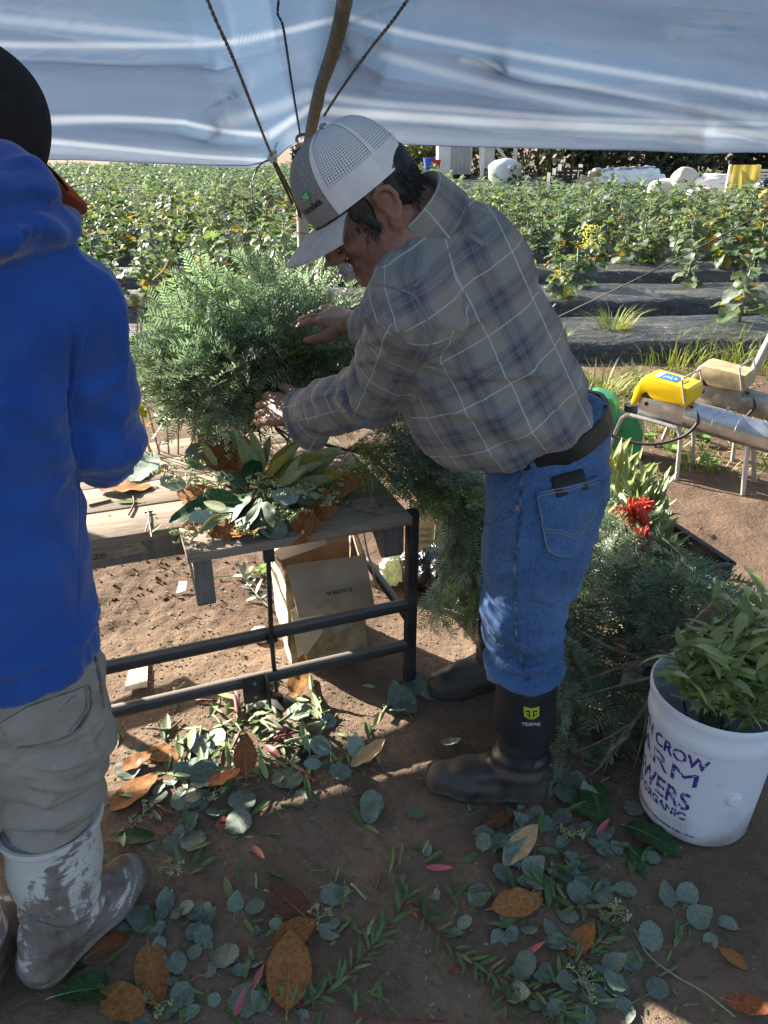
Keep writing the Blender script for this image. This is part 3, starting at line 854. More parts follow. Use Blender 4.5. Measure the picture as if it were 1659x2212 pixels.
for i in range(4):
    v0 = 0.163 + i * 0.167
    u0, u1 = -0.70 + rd.uniform(-.02, .02), 0.585 + rd.uniform(-0.012, 0.012)
    part_box('plank', tp((u0 + u1) / 2, v0 + 0.081, TH - 0.0125 + rd.uniform(-0.0015, 0.0015)), (u1 - u0, 0.162, 0.025), M['plank'], table)
# wood cleats under the planks
def cleat(u0, u1, v0, z0, name):
    mb = MB()
    prof = [(v0, TH - 0.026), (v0, z0 + 0.015), (v0 + 0.012, z0), (v0 + 0.03, z0), (v0 + 0.16, z0 + 0.10), (v0 + 0.2, TH - 0.026)]
    mb.prism([tp(u0, a, z) for a, z in prof], TU * (u1 - u0))
    mb.build(name, M['stub'], table, smooth=False)
cleat(0.012, 0.058, 0.012, 0.435, 'cleat'); cleat(0.515, 0.572, 0.012, 0.475, 'cleat')
part_box('cross_beam', tp(-0.1, 0.19, TH - 0.06), (1.2, 0.03, 0.06), M['stub'], table, rot=TROT)
# frame
def leg(u, v, z1=TH - 0.026):
    mb = MB().box(tp(u, v, z1 / 2 - 0.01), (0.031, 0.031, z1 + 0.02), TROT, bev=0.003)
    return mb.build('leg', M['iron'], table)
leg(0.610, 0.045, TH - 0.004); leg(0.60, 0.78); leg(-0.66, 0.78); leg(-0.66, 0.2)
for z in (0.294, 0.152):
    MB().tube([tp(-0.9, 0.045, z), tp(0.6, 0.045, z)], 0.0185, 14).build('rail', M['pipe'], table)
MB().tube([tp(0.6, 0.05, 0.25), tp(0.6, 0.78, 0.25)], 0.014, 10).build('rail', M['pipe'], table)
MB().tube([tp(-0.66, 0.80, 0.50), tp(0.6, 0.80, 0.50)], 0.016, 12).build('rail', M['pipe'], table)
part_box('shadow_board', tp(-0.52, 0.80, 0.29), (0.34, 0.02, 0.07), M['plank'], table)  # unseen board added at the rear for its strip of shadow on the dirt
def solve_u(px, v, z):
    lo_, hi_ = -2.0, 2.0
    for _ in range(40):
        m = (lo_ + hi_) / 2; p = tp(m, v, z)
        x = float(proj(np.array([p.x]), np.array([p.y]), np.array([p.z]))[0][0])
        if x < px: lo_ = m
        else: hi_ = m
    return (lo_ + hi_) / 2
ub = solve_u(548, 0.02, 0.152)
br = MB().box(tp(ub, 0.018, 0.14), (0.062, 0.006, 0.088), TROT, bev=0.001)
br.box(tp(ub + 0.034, 0.0, 0.14), (0.006, 0.05, 0.088), TROT, bev=0.001)
bro = br.build('bracket', M['iron'], table)
mb = MB()
for dz in (0.022, -0.024):
    mb.tube([tp(ub + 0.002, 0.0165, 0.14 + dz), tp(ub + 0.002, 0.0125, 0.14 + dz)], 0.0055, 8)
mb.build('bolt', M['steel'], bro)
pd = at_z(610, 1518, 0.055); ped_end = pd
MB().tube([tp(ub + 0.034, -0.012, 0.135), Vector((pd.x - 0.01, pd.y + 0.02, 0.06))], 0.011, 8).build('pedal_arm', M['iron'], table)
pv = (Vector((pd.x, pd.y, 0)) - tp(ub + 0.02, 0, 0)); pv.normalize(); pu = Vector((0, 0, 1)).cross(pv); 
prot = Matrix((-pu, pv, Vector((0, 0, 1)))).transposed()
MB().box(Vector((pd.x, pd.y, 0.058)), (0.062, 0.058, 0.004), prot, bev=0.001).build('pedal', M['iron'], table)
MB().tube([tp(solve_u(583, 0.0, 0.57), 0.02, 0.575), tp(solve_u(588, 0.0, 0.3), 0.01, 0.3), Vector((pd.x - 0.02, pd.y + 0.03, 0.06))], 0.0065, 8).build('pedal_rod', M['iron'], table)
u3 = solve_u(583, 0.0, 0.57)
part_box('hanger', tp(u3, 0.02, 0.555), (0.028, 0.02, 0.045), M['iron'], table)
part_box('collar', tp(solve_u(588, 0.01, 0.294), 0.012, 0.294), (0.03, 0.014, 0.014), M['iron'], table)
# wire prongs of the wreath clamp on the table top
M['wire'] = simple('galvanised_wire', [(0.22, 0.21, 0.2), (0.4, 0.38, 0.36)], 0.4, 40, metal=0.7)
def tz(px, py, dz=0.0): return at_z(px, py, TH + dz)
mb = MB()
mb.tube(smooth_path([tz(760, 1040, 0.05), tz(756, 1075, 0.006), tz(748, 1090, 0.004), tz(720, 1100, 0.004), tz(690, 1110, 0.004)], 5), 0.0022, 5)
mb.tube(smooth_path([tz(736, 1060, 0.03), tz(738, 1080, 0.006), tz(765, 1098, 0.004), tz(797, 1106, 0.004), tz(801, 1090, 0.03), tz(806, 1075, 0.05)], 5), 0.0022, 5)
mb.tube(smooth_path([tz(800, 1030, 0.055), tz(806, 1062, 0.02), tz(790, 1078, 0.006)], 5), 0.0022, 5)
for px, py in ((703, 1030), (828, 1045), (640, 1005)): mb.tube([tz(px, py, -0.002), tz(px, py - 3, 0.035)], 0.0018, 5)
tag(mb.build('wire_clamp', M['wire'], loc=tz(765, 1090)), 'bent galvanised wire prongs standing on the table beside the leaf wreath', 'wire')

# ---- cardboard box with hanging flap under the table
b = NB('cardboard'); v = b.coord('Object')
f = b.noise(7, 5, 0.6, v, 0.5); rb = b.n('ShaderNodeTexWave', {'Vector': b.coord('UV'), 'Scale': 26.0, 'Distortion': 0.6}, bands_direction='X').outputs['Fac']
c = b.ramp(f, [(0.3, (0.30, 0.22, 0.15)), (0.55, (0.42, 0.33, 0.24)), (0.8, (0.5, 0.41, 0.31))])
M['card'] = b.done(b.bsdf(c, 0.9, b.bump(rb, 0.2, 0.003), **{'Specular IOR Level': 0.15}))
b = NB('torn_cardboard'); v = b.coord('Object')
f = b.noise(9, 5, 0.6, v, 0.7); rb = b.n('ShaderNodeTexWave', {'Vector': b.coord('Object', rot=(0, 0.25, 0.4)), 'Scale': 28.0, 'Distortion': 1.5, 'Detail': 2.0}, bands_direction='X').outputs['Fac']
c = b.ramp(f, [(0.3, (0.46, 0.36, 0.24)), (0.5, (0.62, 0.54, 0.42)), (0.75, (0.7, 0.64, 0.53))])
M['cardt'] = b.done(b.bsdf(c, 0.9, b.bump(rb, 0.18, 0.004), **{'Specular IOR Level': 0.15}))
b = NB('stained_cardboard'); v = b.coord('Object'); f = b.noise(8, 6, 0.65, v, 0.8)
c = b.ramp(f, [(0.32, (0.13, 0.08, 0.035)), (0.45, (0.33, 0.23, 0.11)), (0.6, (0.46, 0.37, 0.25)), (0.8, (0.42, 0.35, 0.27))])
M['cards'] = b.done(b.bsdf(c, 0.9, b.bump(f, 0.3, 0.006), **{'Specular IOR Level': 0.15}))
def warped(P00, P10, P11, P01, amp=0.004, n=8, thick=0.004, seed=0, torn=0.0, torn_edge=3):
    """a sheet of board between four corners, gently buckled; torn: jagged last edge"""
    P00, P10, P11, P01 = [Vector(p) for p in (P00, P10, P11, P01)]
    nn = (P10 - P00).cross(P01 - P00).normalized(); rd = random.Random(seed)
    jag = [rd.uniform(-1, 0.4) * torn for _ in range(n + 1)]
    V = []
    for i in range(n + 1):
        for j in range(n + 1):
            u, v = i / n, j / n
            if torn and j > n - 3: v = v + jag[i] * (j - (n - 3)) / 3
            p = P00.lerp(P10, u).lerp(P01.lerp(P11, u), v)
            q = np.array([[p.x * 9, p.y * 9, p.z * 9]])
            V.append(p + nn * float(fbm(q, 2, seed)[0]) * amp)
    Fc = [(i * (n + 1) + j, (i + 1) * (n + 1) + j, (i + 1) * (n + 1) + j + 1, i * (n + 1) + j + 1) for i in range(n) for j in range(n)]
    k = len(V)
    W = V + [p - nn * thick for p in V]
    Fc2 = Fc + [tuple(x + k for x in f[::-1]) for f in Fc]
    edge_ = [(i * (n + 1), (i + 1) * (n + 1)) for i in range(n)] + [((i + 1) * (n + 1) + n, i * (n + 1) + n) for i in range(n)] + [(j + 1, j) for j in range(n)] + [(n * (n + 1) + j, n * (n + 1) + j + 1) for j in range(n)]
    Fc2 += [(a, a + k, c_ + k, c_) for a, c_ in edge_]
    return MB().add(W, Fc2)
bx0 = at_z(632, 1440, 0)
bu = Vector((0.95, 0.31, 0)); bv = Vector((-0.31, 0.95, 0))
BW, BD, BH = 0.245, 0.19, 0.36
def bp(u, v, z): return bx0 + bu * u + bv * v + Vector((0, 0, z))
box = thing('cardboard_box', bp(BW / 2, BD / 2, 0), 'torn stained cardboard box with a hanging flap under the work table', 'box')
warped(bp(0, 0, 0), bp(BW, 0, 0), bp(BW, 0.004, BH), bp(-0.005, 0.004, BH), seed=1).build('front_wall', M['cards'], box)
warped(bp(0, BD, 0), bp(0, 0, 0), bp(-0.005, 0.004, BH), bp(-0.03, BD - 0.02, BH - 0.02), 0.012, seed=2, torn=0.1).build('side_wall', M['cardt'], box)
warped(bp(BW, 0, 0), bp(BW, BD, 0), bp(BW + 0.01, BD, BH), bp(BW, 0.004, BH), seed=3).build('side_wall', M['card'], box)
warped(bp(BW, BD, 0), bp(0, BD, 0), bp(0, BD, BH), bp(BW, BD, BH), seed=4).build('back_wall', M['card'], box)
warped(bp(0, BD, 0.006), bp(BW, BD, 0.006), bp(BW, 0, 0.006), bp(0, 0, 0.006), 0.001, seed=5).build('bottom', M['card'], box)
fl = warped(bp(0.0, -0.003, BH + 0.012), bp(BW, -0.003, BH + 0.006), bp(BW + 0.012, -0.05, BH - 0.15), bp(0.02, -0.045, BH - 0.15), 0.004, seed=6)
flap = fl.build('front_flap', M['card'], box)
warped(bp(-0.005, BD * 0.3, BH - 0.005), bp(-0.03, BD, BH - 0.02), bp(0.14, BD + 0.04, BH + 0.07), bp(0.15, BD * 0.4, BH + 0.02), 0.006, seed=7, torn=0.06).build('top_flap', M['cardt'], box)
warped(bp(BW + 0.002, 0.0, BH + 0.005), bp(BW + 0.006, BD, BH), bp(BW + 0.015, BD - 0.03, BH + 0.12), bp(BW - 0.03, 0.06, BH + 0.1), 0.004, seed=8, torn=0.08).build('side_flap', M['card'], box)
warped(bp(BW + 0.005, -0.005, BH + 0.0), bp(BW + 0.012, 0.05, BH + 0.05), bp(BW + 0.03, 0.03, BH - 0.1), bp(BW + 0.03, -0.03, BH - 0.11), 0.006, seed=9, torn=0.1).build('torn_flap', M['card'], box)
M['tape'] = simple('packing_tape', [(0.36, 0.33, 0.3), (0.5, 0.47, 0.43)], 0.35, 30, 0.4, 50)
warped(bp(0.13, -0.006, 0.10), bp(0.2, -0.006, 0.115), bp(0.2, -0.006, 0.22), bp(0.125, -0.006, 0.22), 0.002, seed=10, torn=0.08, thick=0.002).build('tape', M['tape'], box)
warped(bp(0.02, -0.006, 0.0), bp(0.10, -0.009, 0.12), bp(0.11, -0.012, 0.25), bp(0.0, -0.02, 0.24), 0.012, seed=11, torn=0.2).build('torn_layer', M['cardt'], box)

# ---- text
def text_mesh(body, size=1.0, bold=0.0, align='LEFT', spacing=1.0):
    cu = bpy.data.curves.new('text', 'FONT')
    cu.body = body; cu.size = size; cu.offset = bold; cu.align_x = align; cu.space_character = spacing; cu.resolution_u = 4
    o = bpy.data.objects.new('text', cu); col.objects.link(o)
    dg = bpy.context.evaluated_depsgraph_get(); dg.update()
    me = bpy.data.meshes.new_from_object(o.evaluated_get(dg))
    bpy.data.objects.remove(o); bpy.data.curves.remove(cu)
    return me
def text_part(name, body, fn, mat, parent, size=1.0, bold=0.0, align='LEFT', cut=0.0, spacing=1.0):
    """letters laid on a surface; fn maps text (x, y) to a world point"""
    me = text_mesh(body, size, bold, align, spacing)
    bm = bmesh.new(); bm.from_mesh(me); bpy.data.meshes.remove(me)
    if cut > 0:
        x0 = min(v.co.x for v in bm.verts); x1 = max(v.co.x for v in bm.verts); x = x0 + cut
        while x < x1:
            bmesh.ops.bisect_plane(bm, geom=bm.verts[:] + bm.edges[:] + bm.faces[:], plane_co=(x, 0, 0), plane_no=(1, 0, 0)); x += cut
    off = wloc(parent)
    for v in bm.verts: v.co = Vector(fn(v.co.x, v.co.y)) - off
    me = bpy.data.meshes.new(name); bm.to_mesh(me); bm.free(); me.materials.append(mat)
    return link(name, me, parent)
M['ink'] = simple('grey_ink', [(0.06, 0.05, 0.05), (0.12, 0.1, 0.09)], 0.8)
fb = bvh_of(np.array(fl.v), np.array([f if len(f) == 4 else list(f) + [f[-1]] for f in fl.f]))
# the number is upside down on the hanging flap
text_part('print', '5609A', lambda x, y: hit(fb, 762 - x * 1.0 + y * 0.0, 1268 + y * 0.55 + x * 0.18, 0.0012)[0], M['ink'], box, size=22, bold=0.3)

# ---- second box, bags and scraps on the ground behind
p = at_z(893, 1222, 0)
box2 = thing('basket_carton', p + Vector((0.12, 0.1, 0)), 'pale flat carton with green print standing behind the table leg', 'box')
q = p + Vector((-0.02, 0.02, 0))
c1 = warped(q, q + Vector((0.2, 0.02, 0)), q + Vector((0.2, 0.05, 0.26)), q + Vector((0, 0.03, 0.26)), 0.003, seed=21)
c1.build('panel', simple('pale_carton', [(0.55, 0.42, 0.25), (0.66, 0.54, 0.36)], 0.85), box2)
warped(q + Vector((0.09, -0.07, 0)), q + Vector((0.26, 0.0, 0)), q + Vector((0.27, 0.03, 0.2)), q + Vector((0.1, -0.04, 0.21)), 0.004, seed=22).build('panel', M['card'], box2)
c1b = bvh_of(np.array(c1.v), np.array([f if len(f) == 4 else list(f) + [f[-1]] for f in c1.f]))
M['green_ink'] = simple('green_ink', [(0.12, 0.22, 0.08)], 0.8)
for ln, yy in (('Baskets', 1146), ('Baskets', 1160), ('1 basket', 1174)):
    text_part('print', ln, lambda x, y, yy=yy: hit(c1b, 893 + x, yy - y, 0.0015)[0], M['green_ink'], box2, size=13)
def crumple(name, c, r, mat, label, cat, seed, amp=0.3, fr=9.0, h=0.01, flat=0.6):
    F_ = Field(np.array(c) - np.array(r) * 1.5 - 0.03, np.array(c) + np.array(r) * 1.5 + 0.03, h)
    F_.ell(c, r, k=0.01)
    rd = random.Random(seed)
    for i in range(6): F_.ell((c[0] + rd.uniform(-.6, .6) * r[0], c[1] + rd.uniform(-.6, .6) * r[1], c[2] + rd.uniform(-.3, .5) * r[2]), (r[0] * .5, r[1] * .5, r[2] * .6), k=0.02)
    V, Fc = F_.net(1); N = vnormals(V, Fc)
    a = np.abs(fbm(V * fr, 3, seed)) - 0.4
    V = V + N * (a * amp * min(r))[:, None]
    V[:, 2] = np.maximum(V[:, 2], 0.002)
    o = solid(name, V - np.array([c[0], c[1], 0]), Fc, mat, None); o.location = (c[0], c[1], 0)
    return tag(o, label, cat)
b = NB('black_bag'); v = b.coord('Object'); f = b.noise(22, 4, 0.6, v, 1.5)
M['bag'] = b.done(b.bsdf((0.012, 0.012, 0.014), 0.22, b.bump(f, 0.9, 0.02), **{'Specular IOR Level': 0.6}))
g0 = at_z(930, 1290, 0)
crumple('plastic_bag', (g0.x + 0.02, g0.y + 0.07, 0.07), (0.13, 0.1, 0.09), M['bag'], 'crumpled shiny black plastic bag on the dirt behind the table leg', 'bag', 5)
M['clear'] = simple('clear_plastic', [(0.5, 0.52, 0.52), (0.75, 0.76, 0.75)], 0.2, 40, 0.9, 60, spec=0.6, trans=0.4)
g0 = at_z(845, 1262, 0)
crumple('plastic_wrap', (g0.x, g0.y + 0.02, 0.05), (0.05, 0.05, 0.07), M['clear'], 'crumpled clear plastic wrap beside the black bag', 'wrap', 6, 0.6, 25, 0.007)
g0 = at_z(566, 1388, 0)
crumple('pale_lump', (g0.x, g0.y + 0.02, 0.018), (0.035, 0.026, 0.022), simple('pale_stone', [(0.4, 0.4, 0.3), (0.6, 0.6, 0.5)], 0.7, 20, 0.3), 'pale grey-green stone beside the cardboard box', 'stone', 7, 0.15, 20, 0.005)
def scrap(name, pts, mat, label, cat, seed=0, thick=0.002):
    mb = warped(*pts, amp=0.006, n=6, thick=thick, seed=seed)
    return tag(mb.build(name, mat, loc=pts[0]), label, cat)
g = [at_z(*q, 0.012) for q in ((268, 1492), (318, 1484), (320, 1425), (284, 1424))]
scrap('cardboard_scrap', g, M['cardt'], 'torn pale cardboard scrap lying on the dirt under the rails', 'scrap', 31)
g = [at_z(381, 1282, 0.004), at_z(402, 1276, 0.012), at_z(404, 1256, 0.03), at_z(388, 1258, 0.018)]
scrap('paper_scrap', g, simple('white_paper', [(0.7, 0.7, 0.7)], 0.7), 'small curled white paper scrap on the dirt by the wooden cleat', 'scrap', 32, 0.001)
g = [at_z(180, 1172, TH - 0.045), at_z(312, 1152, TH - 0.045), at_z(312, 1172, TH - 0.075), at_z(180, 1192, TH - 0.075)]
sc_ = tp(-0.155, 0.170, TH - 0.045)
note = scrap('wood_batten', [tp(-0.34, 0.168, TH - 0.062), tp(-0.08, 0.168, TH - 0.062), tp(-0.10, 0.168, TH - 0.028), tp(-0.34, 0.168, TH - 0.028)], M['plank'], 'short batten with faint handwriting under the left plank edge', 'batten', 33, 0.012)
text_part('writing', 'nouttize', lambda x, y: tp(-0.30 + x, 0.1615, TH - 0.056 + y), M['ink'], note, size=0.034)

# ================================================================== BUCKET
BC = Vector((0.775, 1.392, 0.0))
b = NB('bucket_plastic'); v = b.coord('Object')
f = b.noise(7, 6, 0.65, v); sz = b.n('ShaderNodeSeparateXYZ', {0: b.coord('Object')}).outputs[2]
dirt = b.ramp(b.math('SUBTRACT', b.math('MULTIPLY', f, 0.5), b.math('MULTIPLY', sz, 1.1)), [(0.14, 0.0), (0.3, 0.75)])
f2 = b.noise(60, 4, 0.7, v)
c = b.mix(b.ramp(f2, [(0.64, 0.0), (0.72, 0.5)]), (0.72, 0.74, 0.80), (0.4, 0.36, 0.36))
c = b.mix(b.ramp(b.noise(4, 3, 0.5, v), [(0.5, 0.0), (0.75, 0.35)]), c, (0.5, 0.46, 0.72))
c = b.mix(dirt, c, (0.25, 0.2, 0.16))
M['bucket'] = b.done(b.bsdf(c, 0.42, b.bump(f2, 0.06, 0.002), **{'Specular IOR Level': 0.4, 'Subsurface Weight': 0.0}))
bucket = thing('bucket', BC, 'white plastic bucket with worn purple stencil lettering, full of leafy branches', 'bucket')
prof = [(0.0, 0.004), (0.122, 0.0), (0.129, 0.006), (0.1315, 0.05), (0.1385, 0.2), (0.1425, 0.285), (0.1485, 0.287), (0.1495, 0.292), (0.1495, 0.318), (0.1455, 0.322), (0.147, 0.352), (0.1535, 0.354), (0.154, 0.368), (0.150, 0.372), (0.1465, 0.368), (0.146, 0.34), (0.138, 0.2), (0.127, 0.02), (0.0, 0.016)]
MB().lathe(prof, BC, 64).build('shell', M['bucket'], bucket, sharp=50)
def brad(z): return float(np.interp(z, [p[1] for p in prof[2:6]], [p[0] for p in prof[2:6]]))
b = NB('purple_stencil'); v = b.coord('Object')
f = b.noise(75, 4, 0.65, v, 0.8); f2 = b.noise(26, 2, 0.5, v, 3.0)
wear = b.ramp(b.math('ADD', b.math('MULTIPLY', f, 0.55), b.math('MULTIPLY', f2, 0.45)), [(0.52, 1.0), (0.56, 0.0)])
ink = b.bsdf((0.075, 0.03, 0.26), 0.6)
M['purple'] = b.done(b.n('ShaderNodeMixShader', {0: b.math('SUBTRACT', 1.0, wear), 1: ink, 2: b.n('ShaderNodeBsdfTransparent').outputs[0]}).outputs[0])
def on_bucket(ax, z0, sx=1.0, sy=1.0):
    def fn(x, y):
        z = z0 + y * sy; r = brad(z) + 0.0012; a = ax + x * sx / 0.138
        return BC + Vector((math.cos(a) * r, math.sin(a) * r, z))
    return fn
face = math.atan2(-BC.y, -BC.x)
for body, z0, size, sy, end in (('FOURTH CROW', 0.238, 0.043, 1.1, 0.10), ('FARM', 0.178, 0.062, 1.05, 0.05), ('FLOWERS', 0.104, 0.060, 1.25, -0.03), ('CERTIFIED ORGANIC', 0.072, 0.030, 1.05, -0.06)):
    sx = 1.55 if body == 'FARM' else 1.0
    text_part('lettering', body, on_bucket(face + end, z0, sx, sy), M['purple'], bucket, size=size, bold=0.0 if body == 'FARM' else 0.0012, align='RIGHT', cut=0.005)
# purple outline bands
for z0, w in ((0.282, 0.005), (0.027, 0.005)):
    mb = MB(); n = 60; V = []
    for i in range(n + 1):
        a = face - 1.6 + 1.75 * i / n
        for q in (0, w): r = brad(z0 + q) + 0.001; V.append(BC + Vector((math.cos(a) * r, math.sin(a) * r, z0 + q)))
    mb.add(V, [(2 * i, 2 * i + 2, 2 * i + 3, 2 * i + 1) for i in range(n)]); mb.build('stencil_band', M['purple'], bucket)
# wire bail lug
la = face + 0.62
lp_ = BC + Vector((math.cos(la) * 0.139, math.sin(la) * 0.139, 0.165))
lm = Matrix.Rotation(la, 3, 'Z') @ Matrix.Rotation(R(90), 3, 'Y')
MB().lathe([(0.0, 0.008), (0.012, 0.008), (0.017, 0.004), (0.018, -0.004)], lp_, 20, lm).build('handle_lug', M['bucket'], bucket)

# ================================================================== HEATERS, CAN, POLE
M['galv'] = simple('galvanised_sheet', [(0.33, 0.35, 0.37), (0.5, 0.52, 0.54), (0.62, 0.63, 0.63)], 0.28, 10, 0.06, 30, metal=0.85)
M['galvd'] = simple('dull_sheet', [(0.22, 0.2, 0.17), (0.34, 0.31, 0.27), (0.42, 0.4, 0.36)], 0.45, 12, 0.1, 40, metal=0.6)
M['yellow'] = simple('yellow_plastic', [(0.72, 0.47, 0.005), (0.8, 0.53, 0.01)], 0.38, 6, 0.03, 40)
M['tan'] = simple('dusty_tan_plastic', [(0.30, 0.215, 0.11), (0.42, 0.31, 0.17), (0.5, 0.39, 0.24)], 0.75, 14, 0.1, 60)
M['alu'] = simple('worn_aluminium', [(0.33, 0.31, 0.28), (0.46, 0.44, 0.41), (0.16, 0.13, 0.10)], 0.45, 18, 0.1, 60, metal=0.5, lo=0.3, hi=0.85)
M['inside'] = simple('dark_inside', [(0.02, 0.02, 0.02), (0.05, 0.045, 0.04)], 0.7)  # near-black for the pipe bore and the port disc
def heater(off, yaw, hood_m, sheet_m, label, sticker, slope=0.0):
    base = Vector((1.40, 3.62, 0)) + Vector(off)
    root = thing('gas_heater', base, label, 'heater')
    ax = Vector((math.cos(yaw), math.sin(yaw), 0)); sd = Vector((0, 0, 1)).cross(ax); up = Vector((0, 0, 1))
    # long axis ax runs from the box to the open end of the pipe, sd is its left
    rot = Matrix((ax, sd, up)).transposed()
    def hp(a, s, z): return base + ax * a * 0.88 + sd * s * 0.85 + up * z * 0.80
    # burner box: open-ended sheet box
    mb = MB().box(hp(0, 0, 0.385), (0.23, 0.128, 0.105), rot, bev=0.003)
    bx_ = mb.build('burner_box', sheet_m, root)
    MB().tube([hp(-0.085, -0.0745, 0.415), hp(-0.085, -0.0765, 0.415)], 0.011, 12).build('port', M['inside'], bx_)
    # pipe with a collar and an open end
    a0, a1, z0, z1 = 0.125, 0.64, 0.375, 0.33
    d = (hp(a1, 0, z1) - hp(a0, 0, z0)).normalized(); e1 = d.orthogonal().normalized(); e2 = d.cross(e1)
    pm = Matrix((e1, e2, d)).transposed(); L = (hp(a1, 0, z1) - hp(a0, 0, z0)).length
    r = 0.066
    pf = [(0.0, 0), (r, 0), (r, L * 0.30), (r * 1.03, L * 0.305), (r * 1.03, L * 0.33), (r, L * 0.335), (r, L * 0.54), (r * 1.025, L * 0.545), (r * 1.025, L)]
    po = MB().lathe(pf, hp(a0, 0, z0), 40, pm).build('pipe', sheet_m, root, sharp=30)
    MB().lathe([(r * 1.024, L - 0.0005), (r * 0.985, L), (r * 0.97, L - 0.02), (r * 0.97, 0.2), (0, 0.2)], hp(a0, 0, z0), 40, pm).build('pipe_bore', M['inside'], po)
    MB().tube([hp(0.33, 0, z0 + r * 1.1), hp(0.33, 0, z0 + r * 1.25 + 0.012)], 0.007, 8).build('screw', M['alu'], po)
    # hood: shaped shell
    pr = [(-0.165, 0.40), (-0.155, 0.50), (-0.125, 0.575), (-0.10, 0.59), (0.135, 0.565), (0.15, 0.55), (0.152, 0.475), (0.135, 0.452), (0.10, 0.46), (-0.03, 0.455), (-0.06, 0.47), (-0.085, 0.495), (-0.115, 0.48), (-0.13, 0.44), (-0.142, 0.40)]
    bm = bmesh.new()
    n = len(pr); V0 = [bm.verts.new(hp(a, -0.108, z)) for a, z in pr]; V1 = [bm.verts.new(hp(a, 0.108, z)) for a, z in pr]
    f0 = bm.faces.new(V0[::-1]); f1 = bm.faces.new(V1)
    for i in range(n): bm.faces.new((V0[i], V0[(i + 1) % n], V1[(i + 1) % n], V1[i]))
    bmesh.ops.recalc_face_normals(bm, faces=bm.faces[:])
    eg = [e for e in bm.edges if (e.verts[0] in V0) == (e.verts[1] in V0)]
    bmesh.ops.bevel(bm, geom=eg, offset=0.008, segments=3, affect='EDGES', profile=0.5, clamp_overlap=True)
    bm.verts.index_update()
    mb = MB().add([v_.co for v_ in bm.verts], [[v_.index for v_ in f_.verts] for f_ in bm.faces]); bm.free()
    ho = mb.build('hood', hood_m, root, sharp=30)
    if sticker:
        M['blue_label'] = simple('blue_label', [(0.02, 0.14, 0.5), (0.03, 0.18, 0.58)], 0.35)
        M['white_label'] = simple('white_label', [(0.75, 0.78, 0.8)], 0.4)
        def top(a, s): return hp(a, s, 0.5925 - (a + 0.10) / 0.235 * 0.025 + 0.0006)
        lb = MB().add([top(-0.075, -0.06), top(0.05, -0.06), top(0.05, 0.06), top(-0.075, 0.06)], [(0, 1, 2, 3)]).build('label', M['blue_label'], ho)
        MB().add([top(-0.073, -0.055) + up * .0006, top(-0.045, -0.055) + up * .0006, top(-0.045, 0.055) + up * .0006, top(-0.073, 0.055) + up * .0006], [(0, 1, 2, 3)]).build('label_band', M['white_label'], lb)
        mb = MB(); rd = random.Random(1)
        for i in range(7):
            a = -0.03 + 0.011 * i; s0 = -0.045 + rd.random() * 0.03; s1 = s0 + rd.uniform(0.02, 0.05)
            mb.add([top(a, s0) + up * .0007, top(a + 0.005, s0) + up * .0007, top(a + 0.005, s1) + up * .0007, top(a, s1) + up * .0007], [(0, 1, 2, 3)])
        mb.build('label_print', M['white_label'], lb)
        mb = MB().add([top(0.08 + 0.012 * math.cos(k * .52), 0.0 + 0.05 * math.sin(k * .52)) for k in range(12)], [tuple(range(12))])
        mb.build('emblem', simple('olive_emblem', [(0.35, 0.25, 0.02)], 0.5), ho)
    # wire handle
    MB().tube(smooth_path([hp(0.135, -0.112, 0.475), hp(0.12, -0.113, 0.53), hp(0.10, -0.113, 0.61), hp(0.105, -0.10, 0.622), hp(0.11, 0.1, 0.622), hp(0.12, 0.113, 0.61), hp(0.15, 0.113, 0.5)], 5), 0.005, 8).build('carry_handle', M['alu'], root)
    # legs: two bent tubes
    for s in (-0.10, 0.10):
        mb = MB()
        mb.tube(smooth_path([hp(-0.26, s * 1.35, 0.0), hp(-0.215, s * 1.05, 0.26), hp(-0.19, s, 0.315), hp(-0.15, s, 0.33), hp(0.08, s, 0.315), hp(0.12, s, 0.30), hp(0.145, s * 1.05, 0.24), hp(0.17, s * 1.3, 0.0)], 6), 0.011, 8)
        mb.build('leg', M['alu'], root)
    MB().tube(smooth_path([hp(0.48, -0.05, 0.28), hp(0.50, -0.08, 0.14), hp(0.52, -0.10, 0.0)], 4), 0.012, 8).build('leg', M['alu'], root)
    MB().tube(smooth_path([hp(0.48, 0.05, 0.28), hp(0.50, 0.08, 0.14), hp(0.52, 0.10, 0.0)], 4), 0.012, 8).build('leg', M['alu'], root)
    # hose looping from the box front down and back
    MB().tube(smooth_path([hp(0.13, -0.03, 0.43), hp(0.19, -0.05, 0.42), hp(0.21, -0.09, 0.36), hp(0.15, -0.13, 0.27), hp(0.0, -0.17, 0.2), hp(-0.18, -0.19, 0.2), hp(-0.36, -0.2, 0.25), hp(-0.5, -0.16, 0.16), hp(-0.6, -0.1, 0.02)], 6), 0.008, 8).build('hose', M['rubber'], root)
    MB().tube([hp(0.12, -0.03, 0.43), hp(0.165, -0.04, 0.432)], 0.012, 10).build('hose_fitting', M['iron'], root)
    return root
heater((0, 0, 0), R(-40), M['yellow'], M['galv'], 'yellow-hooded gas heater with a bright galvanised blower pipe on tube legs', True)
heater((0.36, 0.22, 0), R(-38), M['tan'], M['galvd'], 'dusty tan-hooded gas heater behind the yellow one', False)
